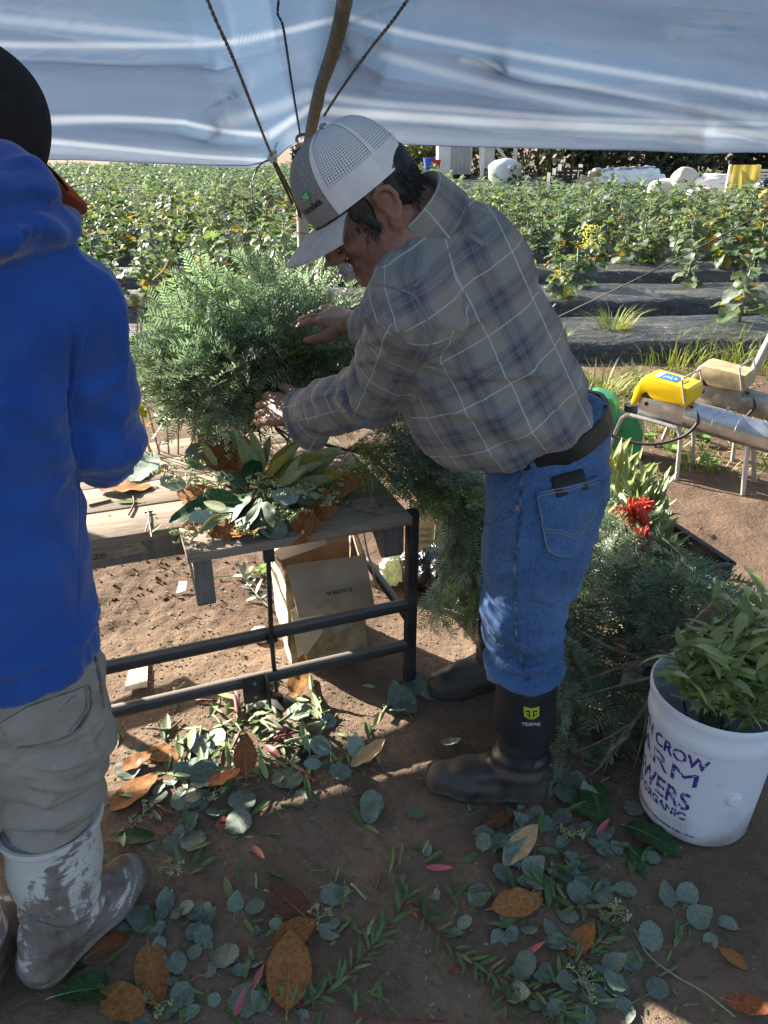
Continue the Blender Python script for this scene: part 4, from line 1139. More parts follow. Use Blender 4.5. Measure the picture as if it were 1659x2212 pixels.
# ---- jerry can
cg = at_z(1318, 990, 0); CX = Vector((cg.x + 0.045, cg.y + 0.03, 0))
can = thing('jerry_can', CX, 'green plastic jerry can with black screw cap on the grass', 'can')
cx = Vector((0.93, -0.36, 0)); cy = Vector((0.36, 0.93, 0)); crot = Matrix((cx, cy, Vector((0, 0, 1)))).transposed()
def cp(a, s, z): return CX + cx * a + cy * s + Vector((0, 0, z))
pf = [(-0.14, 0.0), (0.10, 0.0), (0.115, 0.02), (0.115, 0.16), (0.085, 0.22), (0.06, 0.245), (0.012, 0.245), (-0.02, 0.225), (-0.035, 0.30), (-0.06, 0.325), (-0.15, 0.345), (-0.175, 0.33), (-0.18, 0.26), (-0.155, 0.2), (-0.155, 0.02)]
bm = bmesh.new()
V0 = [bm.verts.new(cp(a, -0.075, z)) for a, z in pf]; V1 = [bm.verts.new(cp(a, 0.075, z)) for a, z in pf]
bm.faces.new(V0[::-1]); bm.faces.new(V1)
for i in range(len(pf)): bm.faces.new((V0[i], V0[(i + 1) % len(pf)], V1[(i + 1) % len(pf)], V1[i]))
bmesh.ops.recalc_face_normals(bm, faces=bm.faces[:])
bmesh.ops.bevel(bm, geom=bm.edges[:], offset=0.012, segments=3, affect='EDGES', profile=0.5, clamp_overlap=True)
bm.verts.index_update()
M['can'] = simple('green_plastic', [(0.03, 0.24, 0.10), (0.05, 0.32, 0.15)], 0.3, 8, 0.03, 40, trans=0.12)
body = MB().add([v_.co for v_ in bm.verts], [[v_.index for v_ in f_.verts] for f_ in bm.faces]).build('tank', M['can'], can, sharp=40); bm.free()
# dark block in the grip, its colour painting the shade of a handle opening
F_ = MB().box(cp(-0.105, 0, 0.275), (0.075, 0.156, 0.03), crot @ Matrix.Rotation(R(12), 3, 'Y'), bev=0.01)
F_.build('grip_shade', simple('can_recess_shade', [(0.012, 0.08, 0.035)], 0.5), can)
MB().lathe([(0, 0.0), (0.03, 0.0), (0.03, 0.02), (0.037, 0.022), (0.037, 0.052), (0.033, 0.056), (0, 0.056)], cp(0.037, 0, 0.235), 24).build('cap', M['rubber'], can)
# ---- leaning grey pole behind
tag(MB().tube([(1.80, 4.25, -0.02), at_y(1622, 815, 4.1), at_y(1668, 725, 3.95), (2.35, 3.7, 1.2)], 0.024, 12).build('leaning_pole', simple('grey_pvc', [(0.3, 0.31, 0.31), (0.4, 0.4, 0.4)], 0.5, 10), loc=(1.80, 4.25, 0)), 'leaning grey tube pole behind the tan heater', 'pole')
gw = [at_y(1760, 400, 4.4), at_y(1500, 540, 4.75), at_y(1330, 625, 5.0), at_z(1160, 706, 0.17)]
tag(MB().tube(smooth_path(gw, 5), 0.0045, 6).build('guy_line', M['rubber'], loc=gw[-1]), 'thin dark guy line stretched across the crop beds', 'line')
# stake
st = at_z(1190, 695, 0.1)
tag(MB().tube([st + Vector((0.03, 0, 0.15)), st + Vector((-0.06, 0, 0.03)), st + Vector((-0.12, 0.02, -0.06))], [0.012, 0.02, 0.006], 6).build('ground_stake', M['iron'], loc=st), 'black ground stake holding the guy line', 'stake')

# ================================================================== FAR STORE OF THINGS BEHIND THE FIELD
def ctr(px, py, Y): return at_y(px, py, Y)
M['wh'] = simple('white_sheet_metal', [(0.6, 0.6, 0.58), (0.72, 0.72, 0.7)], 0.5, 3, 0.05, 10)
M['whf'] = simple('white_film_roll', [(0.6, 0.62, 0.64), (0.8, 0.82, 0.83)], 0.25, 4, 0.5, 12)
M['beige'] = simple('canvas', [(0.5, 0.47, 0.4), (0.66, 0.62, 0.55)], 0.85, 2, 0.4, 6)
Yt = 34.0; t0 = ctr(945, 362, Yt); t1 = ctr(1018, 362, Yt); hgt = 2.2
tr_ = thing('trailer', ((t0.x + t1.x) / 2, Yt, 0), 'white box trailer with a grey ribbed side behind the crop', 'trailer')
MB().box(((t0.x + t1.x) / 2, Yt + 0.6, 0.3 + hgt / 2), (t1.x - t0.x, 1.4, hgt), bev=0.03).build('body', M['wh'], tr_)
M['greyrib'] = simple('grey_metal_door', [(0.3, 0.31, 0.32), (0.4, 0.41, 0.42)], 0.5, 3)
w_ = t1.x - t0.x
for i in range(5):
    MB().box((t0.x + w_ * (0.42 + 0.12 * i), Yt - 0.11, 0.3 + hgt / 2), (w_ * 0.1, 0.03, hgt * 0.96), bev=0.008).build('panel', M['greyrib'], tr_)
for s in (-0.3, 0.3): MB().lathe([(0, -0.1), (0.28, -0.1), (0.3, -0.06), (0.3, 0.06), (0.28, 0.1), (0, 0.1)], ((t0.x + t1.x) / 2 + s * w_, Yt + 0.5, 0.3), 18, Matrix.Rotation(R(90), 3, 'X')).build('wheel', M['rubber'], tr_)
f0 = ctr(1042, 352, 33); f1 = ctr(1112, 352, 33)
fr = thing('metal_stand', ((f0.x + f1.x) / 2, 33, 0), 'white angled metal stand frame beside the trailer', 'frame')
for x in (f0.x, f1.x): MB().box((x, 33, 0.75), (0.14, 0.14, 1.5), bev=0.01).build('upright', M['wh'], fr)
MB().box(((f0.x + f1.x) / 2, 33, 1.45), (f1.x - f0.x + 0.14, 0.16, 0.12), bev=0.01).build('top_bar', M['wh'], fr)
MB().tube([(f0.x + 0.35 * (f1.x - f0.x), 33, 1.42), (f1.x, 33, 0.5)], 0.06, 6).build('brace', M['wh'], fr)
MB().box((f0.x + 0.2, 33.3, 1.0), (0.6, 0.1, 0.9), bev=0.02).build('side_sheet', M['wh'], fr)
def heap(name, px, py, Y, r, mat, label, cat, seed, amp=0.35, fr_=1.6, h=0.06):
    c = ctr(px, py, Y)
    F_ = Field((c.x - r[0] * 1.5, Y - r[1] * 1.6, -0.1), (c.x + r[0] * 1.5, Y + r[1] * 1.6, c.z + r[2] * 1.5), h)
    F_.ell((c.x, Y, c.z), r, k=0.05); F_.ell((c.x, Y, max(c.z - r[2], 0.1)), (r[0] * 0.95, r[1], max(c.z * 0.6, 0.2)), k=0.15)
    V, Fc = F_.net(1); N = vnormals(V, Fc)
    V = V + N * (fbm(V * fr_, 3, seed) * amp * min(r) * 0.6)[:, None]
    o = solid(name, V - np.array([c.x, Y, 0]), Fc, mat, None); o.location = (c.x, Y, 0)
    return tag(o, label, cat)
heap('film_heap', 1090, 362, 30, (0.62, 0.4, 0.26), M['whf'], 'low heap of crumpled white film in front of the white frame', 'heap', 3)
# rolls of white film
for i, (px0, px1, py, lab) in enumerate(((1280, 1432, 390, 'bottom roll of white plastic film beyond the crop'), (1276, 1420, 378, 'upper roll of white plastic film lying on another roll'), (1283, 1414, 368, 'shiny black-and-white film roll on top of the pile'))):
    a = ctr(px0, py + 3, 24.0); e = ctr(px1, py - 3, 24.6); r = 0.16 if i < 2 else 0.09
    c_ = a.lerp(e, 0.5)
    t = thing('film_roll', (c_.x, c_.y, 0), lab, 'roll', 'film rolls')
    mm = M['whf'] if i < 2 else simple('black_white_film', [(0.05, 0.05, 0.06), (0.3, 0.3, 0.32), (0.8, 0.8, 0.8)], 0.15, 5, 0.8, 9)
    pts = [a.lerp(e, k / 14) + Vector((0, 0, 0.02 * math.sin(k * 2.2))) for k in range(15)]
    MB().tube(pts, [r * (1 + 0.06 * math.sin(k * 1.7)) for k in range(15)], 16).build('wrap', mm, t)
    MB().tube([a - (e - a).normalized() * 0.02, a - (e - a).normalized() * 0.05], 0.05, 10).build('core', M['card'], t)
# support under the rolls
a = ctr(1275, 400, 24.2); e = ctr(1440, 398, 24.8)
pl = thing('pallet', (a.x, 24.4, 0), 'wooden pallet carrying the film rolls', 'pallet')
for k in range(5): MB().box((a.x + (e.x - a.x) * (k + 0.5) / 5, 24.45, 0.08), (0.3, 1.0, 0.16), bev=0.01).build('board', M['stub'], pl)
for sx_ in (0.2, 0.8): MB().box((a.x + (e.x - a.x) * sx_, 24.42, 0.16 + (a.z - 0.3) / 2), (0.5, 0.5, max(a.z - 0.28, 0.06)), bev=0.01).build('block', M['card'], pl)
a = ctr(1268, 380, 23.6); t = thing('brown_carton', (a.x, 23.6, 0), 'open brown carton leaning beside the film rolls', 'box')
MB().box((a.x, 23.6, 0.3), (0.5, 0.3, 0.62), Matrix.Rotation(R(14), 3, 'Y'), bev=0.01).build('body', M['card'], t)
MB().box((a.x + 0.2, 23.5, 0.66), (0.36, 0.02, 0.2), Matrix.Rotation(R(-24), 3, 'Y'), bev=0.004).build('flap', M['cards'], t)
# black stacked crates
for i in range(3):
    c_ = ctr(1208 + 12 * i, 385 - 9 * i, 24)
    t = thing('crate', (c_.x, 24, 0), ('black plastic crate lowest beside the carton', 'black plastic crate in the middle of its pile', 'black plastic crate topmost of its pile')[i], 'crate')
    hz_ = c_.z
    for s in (-1, 1): MB().box((c_.x + s * 0.3, 24, hz_ / 2 + 0.1), (0.03, 0.5, hz_ + 0.1), bev=0.004).build('side', M['rubber'], t)
    for q in range(3): MB().box((c_.x, 23.76, 0.1 + hz_ * (0.2 + 0.36 * q)), (0.6, 0.03, 0.07), bev=0.004).build('slat', M['rubber'], t)
heap('white_sack', 1478, 388, 22, (0.36, 0.3, 0.34), M['beige'], 'tall off-white cloth sack standing behind the crop', 'sack', 8, 0.3, 2.0, 0.04)
heap('sack_cover', 1440, 402, 22.2, (0.5, 0.3, 0.18), M['beige'], 'low off-white cloth draped beside the tall sack', 'cloth', 9, 0.3, 2.0, 0.04)
M['bagp'] = simple('printed_bag', [(0.7, 0.7, 0.68), (0.75, 0.75, 0.73), (0.45, 0.2, 0.1), (0.2, 0.22, 0.3)], 0.5, 6, 0.3, 9, lo=0.45, hi=0.72)
for i, (px, py, lab) in enumerate(((1520, 414, 'lowest white printed bag of the heap by the yellow cloth'), (1545, 405, 'middle white printed bag of the heap'), (1535, 394, 'white bag with orange print second from top of the heap'), (1550, 387, 'topmost white bag of the heap'))):
    heap('printed_bag', px, py, 21.5 + 0.1 * i, (0.42, 0.28, 0.09), M['bagp'], lab, 'bag', 20 + i, 0.3, 3.0, 0.03)
# yellow cloth over a chair-like frame
a = ctr(1568, 420, 20.5); e = ctr(1628, 420, 20.5); zt = ctr(1600, 356, 20.5).z
M['ycl'] = simple('yellow_cloth', [(0.42, 0.30, 0.06), (0.56, 0.42, 0.11), (0.62, 0.47, 0.16)], 0.8, 1.4, 0.5, 5, trans=0.2)
rt = thing('draped_rack', ((a.x + e.x) / 2, 20.5, 0), 'white rack with a folded yellow cloth hung over it', 'rack')
mb = MB()
def dr(u, v):
    x = a.x + (e.x - a.x) * u; z = 0.12 + (zt - 0.12) * (v if v < 1 else 1)
    return (x + 0.1 * (v - 0.5), 20.5 + 0.05 * math.sin(u * 17) * (1.2 - v) - 0.25 * (1 - v), z)
mb.grid(dr, 24, 10); mb.build('cloth', M['ycl'], rt)
mb = MB()
for k in range(9):
    mb.box((e.x + 0.3, 20.62, 0.2 + k * (zt - 0.25) / 9), (0.55, 0.03, 0.05), bev=0.006)
mb.box((e.x + 0.04, 20.62, zt / 2), (0.06, 0.06, zt), bev=0.006); mb.box((e.x + 0.56, 20.62, zt / 2), (0.06, 0.06, zt), bev=0.006); mb.box((a.x + 0.05, 20.65, zt / 2), (0.06, 0.06, zt), bev=0.006)
mb.build('frame', M['wh'], rt)
heap('dark_bundle', 1648, 412, 20, (0.26, 0.25, 0.3), M['bag'], 'dark bundle hanging at the end of the white rack', 'bundle', 31, 0.3, 3, 0.04)
heap('orange_bundle', 1652, 436, 18, (0.2, 0.2, 0.26), simple('orange_cloth', [(0.6, 0.25, 0.03), (0.7, 0.34, 0.05)], 0.8, 4), 'orange cloth bundle on the ground near the white rack', 'bundle', 32, 0.3, 3, 0.04)
for i, (px, py, colr, lab) in enumerate(((928, 352, (0.05, 0.1, 0.5), 'small blue tub beside the trailer'), (938, 356, (0.5, 0.04, 0.04), 'small red tub beside the trailer'))):
    c_ = ctr(px, py, 32)
    tag(MB().lathe([(0, 0), (0.18, 0), (0.24, 0.4), (0.27, 0.42), (0.25, 0.43), (0.2, 0.06), (0, 0.06)], (c_.x, 32, c_.z - 0.25), 16).build('tub', simple('tub_%d' % i, [colr], 0.4), loc=(c_.x, 32, 0)), lab, 'tub')

# ================================================================== PEOPLE
M['skin'] = None
b = NB('weathered_skin'); v = b.coord('Object'); f = b.noise(28, 5, 0.6, v); f2 = b.noise(140, 3, 0.6, v, 0.5); f3 = b.noise(60, 3, 0.55, b.coord('Object', (1, 1, 0.3)), 1.0)
c = b.ramp(f, [(0.3, (0.185, 0.09, 0.062)), (0.5, (0.265, 0.138, 0.096)), (0.75, (0.35, 0.195, 0.142))])
M['skin'] = b.done(b.bsdf(c, 0.52, b.bump(f3, 0.6, 0.006, b.bump(f2, 0.5, 0.002)), **{'Specular IOR Level': 0.4, 'Subsurface Weight': 0.08, 'Subsurface Radius': (0.01, 0.004, 0.002)}))
M['hair'] = simple('dark_hair', [(0.010, 0.009, 0.010), (0.022, 0.02, 0.021)], 0.45, 60, 0.7, 220, stretch=(1, 1, 0.2))
M['greyhair'] = simple('greying_hair', [(0.012, 0.012, 0.013), (0.05, 0.048, 0.048), (0.26, 0.25, 0.24)], 0.5, 160, 0.5, 200, lo=0.35, hi=0.8)

def basis(fwd, up):
    fwd = Vector(fwd).normalized(); l = Vector(up).cross(fwd).normalized(); u = fwd.cross(l)
    return Matrix((fwd, l, u)).transposed()
def hand(F_, wrist, d, nrm, side, curl=(0.25, 0.3, 0.3), spread=0.12, sc=1.0, thumb_out=0.7):
    """palm, four fingers of unequal length and a thumb; nrm leaves the back of the hand; side = +1 if the thumb is on d x nrm"""
    d = Vector(d).normalized(); nrm = (Vector(nrm) - d * Vector(nrm).dot(d)).normalized(); a = d.cross(nrm) * side
    w = Vector(wrist)
    offs = (0.030, 0.010, -0.011, -0.030); Ls = (0.074, 0.083, 0.077, 0.060)
    kn = []
    for o, L in zip(offs, Ls):
        k = w + (d * (0.088 - abs(o - 0.008) * 0.25) + a * o) * sc; kn.append(k)
        F_.cone(w + (d * 0.008 + a * o * 0.5) * sc, k, 0.018 * sc, 0.0125 * sc, 0.012)
    for (o, L, k) in zip(offs, Ls, kn):
        dd = (d + a * spread * o / 0.03).normalized(); p = k; ang = 0
        for q, (fr_, r0, r1) in enumerate(((0.45, 0.0105, 0.0095), (0.30, 0.0095, 0.0088), (0.25, 0.0088, 0.0068))):
            ang += curl[q]
            e = p + (dd * math.cos(ang) - nrm * math.sin(ang)) * L * fr_ * sc
            F_.cone(p, e, r0 * sc, r1 * sc, 0.0035); p = e
    t0 = w + (d * 0.022 + a * 0.026 - nrm * 0.008) * sc
    td = (d * (1 - thumb_out * 0.4) + a * thumb_out - nrm * 0.25).normalized()
    t1 = t0 + td * 0.042 * sc; t2 = t1 + (td * 0.75 + d * 0.45).normalized() * 0.032 * sc; t3 = t2 + (td * 0.45 + d * 0.75 - nrm * 0.15).normalized() * 0.026 * sc
    F_.cone(w + d * 0.012 * sc, t1, 0.019 * sc, 0.0145 * sc, 0.012); F_.cone(t1, t2, 0.0135 * sc, 0.0115 * sc, 0.005); F_.cone(t2, t3, 0.0112 * sc, 0.008 * sc, 0.004)
def head(F_, H, B, sc=1.0, ears=True):
    """skull, jaw, nose, brow, cheeks, lips, ears and lidded eyes in the head's own frame (x forward, y left, z up)"""
    def P(x, y, z): return H + B @ (Vector((x, y, z)) * sc)
    Bn = np.array(B)
    F_.ell(P(0.004, 0, 0.044), np.array((0.092, 0.074, 0.088)) * sc, Bn, 0.02)
    F_.ell(P(0.045, 0, -0.015), np.array((0.058, 0.056, 0.075)) * sc, Bn, 0.03)
    F_.cone(P(0.05, 0, -0.05), P(0.086, 0, -0.083), 0.036 * sc, 0.021 * sc, 0.025)
    for s in (1, -1):
        F_.cone(P(0.008, s * 0.052, -0.045), P(0.075, s * 0.02, -0.084), 0.022 * sc, 0.018 * sc, 0.022)
        F_.ell(P(0.072, s * 0.042, -0.022), np.array((0.022, 0.02, 0.018)) * sc, Bn, 0.018)
        F_.cone(P(0.092, s * 0.014, 0.022), P(0.082, s * 0.048, 0.018), 0.0125 * sc, 0.011 * sc, 0.01)
        F_.ell(P(0.093, s * 0.033, 0.002), np.array((0.016, 0.017, 0.009)) * sc, Bn, 0.012, sub=True)
        F_.ell(P(0.081, s * 0.033, 0.001), np.array((0.0135, 0.015, 0.0125)) * sc, Bn, 0.004)
        F_.cone(P(0.094, s * 0.022, -0.009), P(0.087, s * 0.046, -0.008), 0.0045 * sc, 0.004 * sc, 0.005)
        F_.ell(P(0.112, s * 0.013, -0.031), np.array((0.011, 0.0085, 0.0085)) * sc, Bn, 0.006)
        if not ears: continue
        # ear: rim, lobe and bowl
        E_ = Matrix.Rotation(R(20) * s, 3, 'Z')
        def Q(x, z, o=0.0): return P(-0.004 + x - 0.006 * abs(o), s * (0.078 + 0.004 + o), z)
        rim = [Q(0.014, 0.012, 0.0), Q(0.012, 0.03, 0.006), Q(-0.004, 0.037, 0.010), Q(-0.020, 0.03, 0.014), Q(-0.025, 0.012, 0.014), Q(-0.020, -0.008, 0.010), Q(-0.006, -0.026, 0.004)]
        rim = [P(-0.008, s * 0.082, 0.004).lerp(q_, 0.86) for q_ in rim]
        F_.chain(rim, [0.005 * sc] * 6 + [0.0062 * sc], 0.004)
        F_.ell(P(-0.008, s * 0.083, 0.006), np.array((0.017, 0.005, 0.026)) * sc, Bn, 0.006)
        F_.ell(P(-0.002, s * 0.0845, -0.026), np.array((0.009, 0.005, 0.011)) * sc, Bn, 0.006)
        F_.ell(P(0.0, s * 0.093, 0.002), np.array((0.011, 0.009, 0.013)) * sc, Bn, 0.003, sub=True)
    F_.cone(P(0.098, 0, 0.012), P(0.126, 0, -0.022), 0.0095 * sc, 0.0115 * sc, 0.010)
    F_.ell(P(0.124, 0, -0.026), np.array((0.0135, 0.013, 0.0115)) * sc, Bn, 0.008)
    F_.ell(P(0.098, 0, -0.055), np.array((0.016, 0.026, 0.008)) * sc, Bn, 0.01)
    F_.ell(P(0.095, 0, -0.067), np.array((0.015, 0.022, 0.008)) * sc, Bn, 0.008)
    F_.ell(P(0.096, 0, -0.090), np.array((0.015, 0.020, 0.014)) * sc, Bn, 0.014)
    return P
def strands(mb, pts_dirs, L, r, droop=0.0, rd=random):
    for p, d in pts_dirs:
        d = Vector(d).normalized(); l = L * rd.uniform(0.6, 1.15)
        q = p + d * l * 0.5 + Vector((0, 0, -droop * l * 0.2)); e = p + d * l + Vector((0, 0, -droop * l * 0.6))
        mb.tube([p, q, e], [r, r * 0.8, r * 0.2], 4, cap=False)
def wrinkle(V, Fc, amp, fr, seed, aniso=(1, 1, 1)):
    N = vnormals(V, Fc)
    n = fbm(V * np.array(aniso) * fr, 3, seed)
    rid = 1 - np.abs(n); rid = np.clip((rid - 0.55) / 0.45, 0, 1) ** 1.5
    return V + N * (amp * (rid - 0.25))[:, None]

def pix_folds(V, Fc, folds):
    """raise soft folds in cloth along lines on its visible side"""
    N = vnormals(V, Fc); vis = np.clip(-((V - np.array([0, 0, CH])) * N).sum(1) / np.linalg.norm(V - np.array([0, 0, CH]), axis=1) * 3 + 0.3, 0, 1)
    px, py = proj(V[:, 0], V[:, 1], V[:, 2]); D = np.zeros(len(V))
    for poly, a, w in folds:
        P = smooth_path([Vector((p[0], p[1], 0)) for p in poly], 5); best = np.full(len(V), 1e9); sg = np.ones(len(V)); tt = np.zeros(len(V)); n = len(P) - 1
        for i in range(n):
            x0, y0, x1, y1 = P[i].x, P[i].y, P[i + 1].x, P[i + 1].y; dx, dy = x1 - x0, y1 - y0
            t = np.clip(((px - x0) * dx + (py - y0) * dy) / (dx * dx + dy * dy + 1e-9), 0, 1); d = np.hypot(px - x0 - t * dx, py - y0 - t * dy); m = d < best
            best = np.where(m, d, best); sg = np.where(m, np.sign((py - y0) * dx - (px - x0) * dy), sg); tt = np.where(m, (i + t) / n, tt)
        env = np.sin(np.clip(tt, 0.04, 0.96) * math.pi) ** 0.6
        D += a * env * np.where(sg < 0, np.exp(-(best / (w * 1.2)) ** 2), np.exp(-(best / (w * 0.55)) ** 2) * 1.0)
    return V + N * (D * vis)[:, None]
# ------------------------------------------------------------------ the man at the wreath
mY = math.radians(22)
mf = Vector((-math.cos(mY), math.sin(mY), 0)); ml = Vector((0, 0, 1)).cross(mf)      # facing, his left (towards us)
J = dict(pel=at_y(1172, 985, 1.57), w1=at_y(1082, 850, 1.56), w2=at_y(1018, 725, 1.56), w3=at_y(960, 605, 1.56), nb=at_y(905, 510, 1.52),
         hL=at_y(1170, 1070, 1.50), tL=at_y(1155, 1190, 1.47), kL=at_y(1130, 1320, 1.45), cL=at_y(1132, 1440, 1.44), aL=at_y(1140, 1640, 1.43),
         shL=at_y(890, 666, 1.37), elL=at_y(806, 852, 1.60), wrL=at_y(652, 893, 1.80), shR=at_y(935, 560, 1.72), elR=at_y(835, 720, 1.90), wrR=at_y(768, 697, 2.0))
J['hR'] = J['hL'] + Vector((0.04, 0.19, 0.0)); J['kR'] = Vector((0.36, 1.76, 0.50)); J['aR'] = Vector((0.335, 1.845, 0.14)); J['cR'] = J['kR'].lerp(J['aR'], 0.45)
ear = at_y(838, 443, 1.405)
hp_ = R(36); hy = R(-9)
hf = Vector((-math.cos(hp_) * math.cos(hy), math.cos(hp_) * math.sin(hy), -math.sin(hp_)))
HB = basis(hf, (0, 0, 1)); Hd = ear - HB @ Vector((-0.006, 0.084, 0.002))
man = thing('person', (0.3, 1.62, 0), 'man in plaid shirt, jeans and white mesh cap bending over the fir wreath', 'person')
F_ = Field((-0.52, 1.22, -0.01), (0.62, 2.24, 1.60), 0.0045)
P_ = head(F_, Hd, HB)
F_.cone(P_(-0.03, 0, -0.035), J['nb'], 0.058, 0.066, 0.03)
F_.chain([J['pel'], J['w1'], J['w2'], J['w3'], J['nb']], [0.11, 0.115, 0.12, 0.105, 0.07], 0.06, sq=(ml, 1.25))
for s in 'LR':
    F_.cone(J['nb'], J['sh' + s], 0.05, 0.055, 0.05)
    F_.chain([J['sh' + s], J['elbow' if False else 'el' + s], J['wr' + s]], [0.05, 0.038, 0.026], 0.02)
    F_.chain([J['h' + s], J['k' + s], J['c' + s], J['a' + s]], [0.085, 0.058, 0.055, 0.04], 0.03)
hand(F_, J['wrL'], (at_y(520, 872, 1.90) - J['wrL']), Vector((-0.15, -0.75, 0.65)), 1, (0.25, 0.35, 0.3), 0.12, 1.1, 0.6)
hand(F_, J['wrR'], (at_y(665, 672, 2.06) - J['wrR']), Vector((0.0, -0.35, 0.95)), -1, (0.15, 0.3, 0.3), 0.22, 1.04, 0.8)
V, Fc = F_.net(1)
solid('body', V, Fc, M['skin'], man)
del F_
# ---- shirt
b = NB('plaid_flannel'); uv = b.n('ShaderNodeTexCoord').outputs['UV']
su = b.n('ShaderNodeSeparateXYZ', {0: uv})
G = (0.23, 0.24, 0.235); D1 = (0.08, 0.078, 0.105); D2 = (0.135, 0.145, 0.185); T_ = (0.25, 0.235, 0.205); Wh = (0.62, 0.62, 0.60)
def stripe(s, per, off):
    fr_ = b.math('FRACT', b.math('ADD', b.math('DIVIDE', s, per), off))
    return b.ramp(fr_, [(0.0, G), (0.16, T_), (0.30, D2), (0.37, D1), (0.50, D2), (0.56, D1), (0.63, D2), (0.70, G), (0.84, T_)], 'CONSTANT'), b.ramp(fr_, [(0.0, 0.0), (0.06, 1.0), (0.085, 0.0), (0.455, 0.0), (0.46, 0.35), (0.475, 0.0)], 'CONSTANT')
su_, wu = stripe(su.outputs[0], 0.104, 0.1); sv_, wv = stripe(su.outputs[1], 0.100, 0.35)
c = b.mix(0.5, su_, sv_)
c = b.mix(b.math('MULTIPLY', wu, 0.55), c, Wh); c = b.mix(b.math('MULTIPLY', wv, 0.55), c, Wh)
v = b.coord('Object'); f = b.noise(9, 5, 0.6, v)
c = b.mix(b.ramp(f, [(0.4, 0.0), (0.75, 0.25)]), c, (0.30, 0.28, 0.25))
weave = b.noise(420, 2, 0.5, v); wr_ = b.noise(16, 4, 0.55, v, 1.4)
M['plaid'] = b.done(b.bsdf(c, 0.92, b.bump(wr_, 0.35, 0.012, b.bump(weave, 0.25, 0.0015)), **{'Specular IOR Level': 0.12, 'Sheen Weight': 0.15}))
F_ = Field((-0.26, 1.2, 0.76), (0.62, 2.1, 1.46), 0.006)
tors = [J['pel'] + Vector((-0.005, 0, 0.03)), J['w1'], J['w2'], J['w3'], J['nb'] + Vector((0.02, 0.01, 0.0))]
F_.chain(tors, [0.134, 0.150, 0.150, 0.122, 0.068], 0.06, sq=(ml, 1.22))
F_.ell(at_y(985, 870, 1.56), (0.10, 0.12, 0.12), k=0.07)                       # shirt hanging in front of the belly
F_.ell(J['w3'] + Vector((0.055, 0.0, 0.035)), (0.10, 0.15, 0.095), k=0.06)       # rounded upper back
slL = [J['shL'], J['shL'].lerp(J['elL'], 0.5) + Vector((0.012, 0, -0.004)), J['elL'], J['elL'].lerp(J['wrL'], 0.55), J['wrL'] + (J['elL'] - J['wrL']).normalized() * 0.06]
slR = [J['shR'], J['shR'].lerp(J['elR'], 0.5), J['elR'], J['elR'].lerp(J['wrR'], 0.6)]
for s, ch, rr in (('L', slL, [0.080, 0.072, 0.066, 0.062, 0.056]), ('R', slR, [0.075, 0.068, 0.06, 0.055])):
    F_.cone(tors[4], ch[0], 0.052, 0.070, 0.05)
    F_.cone(tors[3], ch[0], 0.096, 0.074, 0.06)
    F_.chain(ch, rr, 0.018)
F_.cut(J['pel'] + Vector((0.018, 0, 0.082)), Vector((0.36, 0.0, -0.93)))
V, Fc = F_.net(2)
# sleeve folds gather at the elbow, back folds gather at the waist
def seg_dist(V, a, c_):
    a = np.array(a); c_ = np.array(c_); ba = c_ - a; t = np.clip((V - a) @ ba / (ba @ ba), 0, 1)
    return np.linalg.norm(V - a - t[:, None] * ba, axis=1), t
V = wrinkle(V, Fc, 0.007, 9.0, 31, (1, 1, 1.4))
N = vnormals(V, Fc)
dE, _ = seg_dist(V, J['elL'], J['wrL']); el = np.array(J['elL']); ax = np.array((J['wrL'] - J['elL']).normalized())
s_ = (V - el) @ ax
V = V + N * (0.006 * np.sin(s_ * 120 + 3 * vnoise(V * 12, 3)) * np.exp(-(dE / 0.085) ** 4) * np.clip(1 - np.abs(s_) / 0.3, 0, 1))[:, None]
ax2 = np.array((J['elL'] - J['shL']).normalized()); s2 = (V - np.array(J['shL'])) @ ax2; dU, _ = seg_dist(V, J['shL'], J['elL'])
V = V + N * (0.005 * np.sin(s2 * 75 + 4 * vnoise(V * 9, 5)) * np.exp(-(dU / 0.1) ** 4) * np.clip((s2 - 0.08) / 0.1, 0, 1))[:, None]
zb = (V[:, 2] - 0.95); V = V + N * (0.010 * np.sin(zb * 62 + V[:, 0] * 20 + 3 * vnoise(V * 8, 6)) * np.exp(-((zb - 0.05) / 0.075) ** 2) * np.clip((V[:, 0] - 0.15) / 0.1, 0, 1))[:, None]
V = pix_folds(V, Fc, [([(930, 800), (1050, 815), (1180, 810), (1250, 840)], 0.012, 12), ([(900, 770), (1000, 790), (1100, 795)], 0.007, 10), ([(880, 800), (960, 880), (1080, 900), (1230, 870)], 0.008, 16), ([(850, 700), (890, 740), (930, 752)], 0.008, 12), ([(780, 740), (830, 730), (890, 690)], 0.008, 12), ([(750, 790), (810, 775), (860, 760)], 0.008, 10), ([(700, 850), (740, 870), (770, 920)], 0.009, 10), ([(730, 830), (790, 870), (820, 905)], 0.008, 9), ([(1020, 500), (1040, 580), (1050, 680)], 0.006, 16), ([(930, 740), (1010, 700), (1100, 690)], 0.006, 14), ([(1180, 860), (1210, 900), (1230, 940)], 0.007, 10)])
shirt = solid('shirt', V, Fc, M['plaid'], man)
shirt_bvh = bvh_of(V, Fc); shirt_V, shirt_F = V, Fc
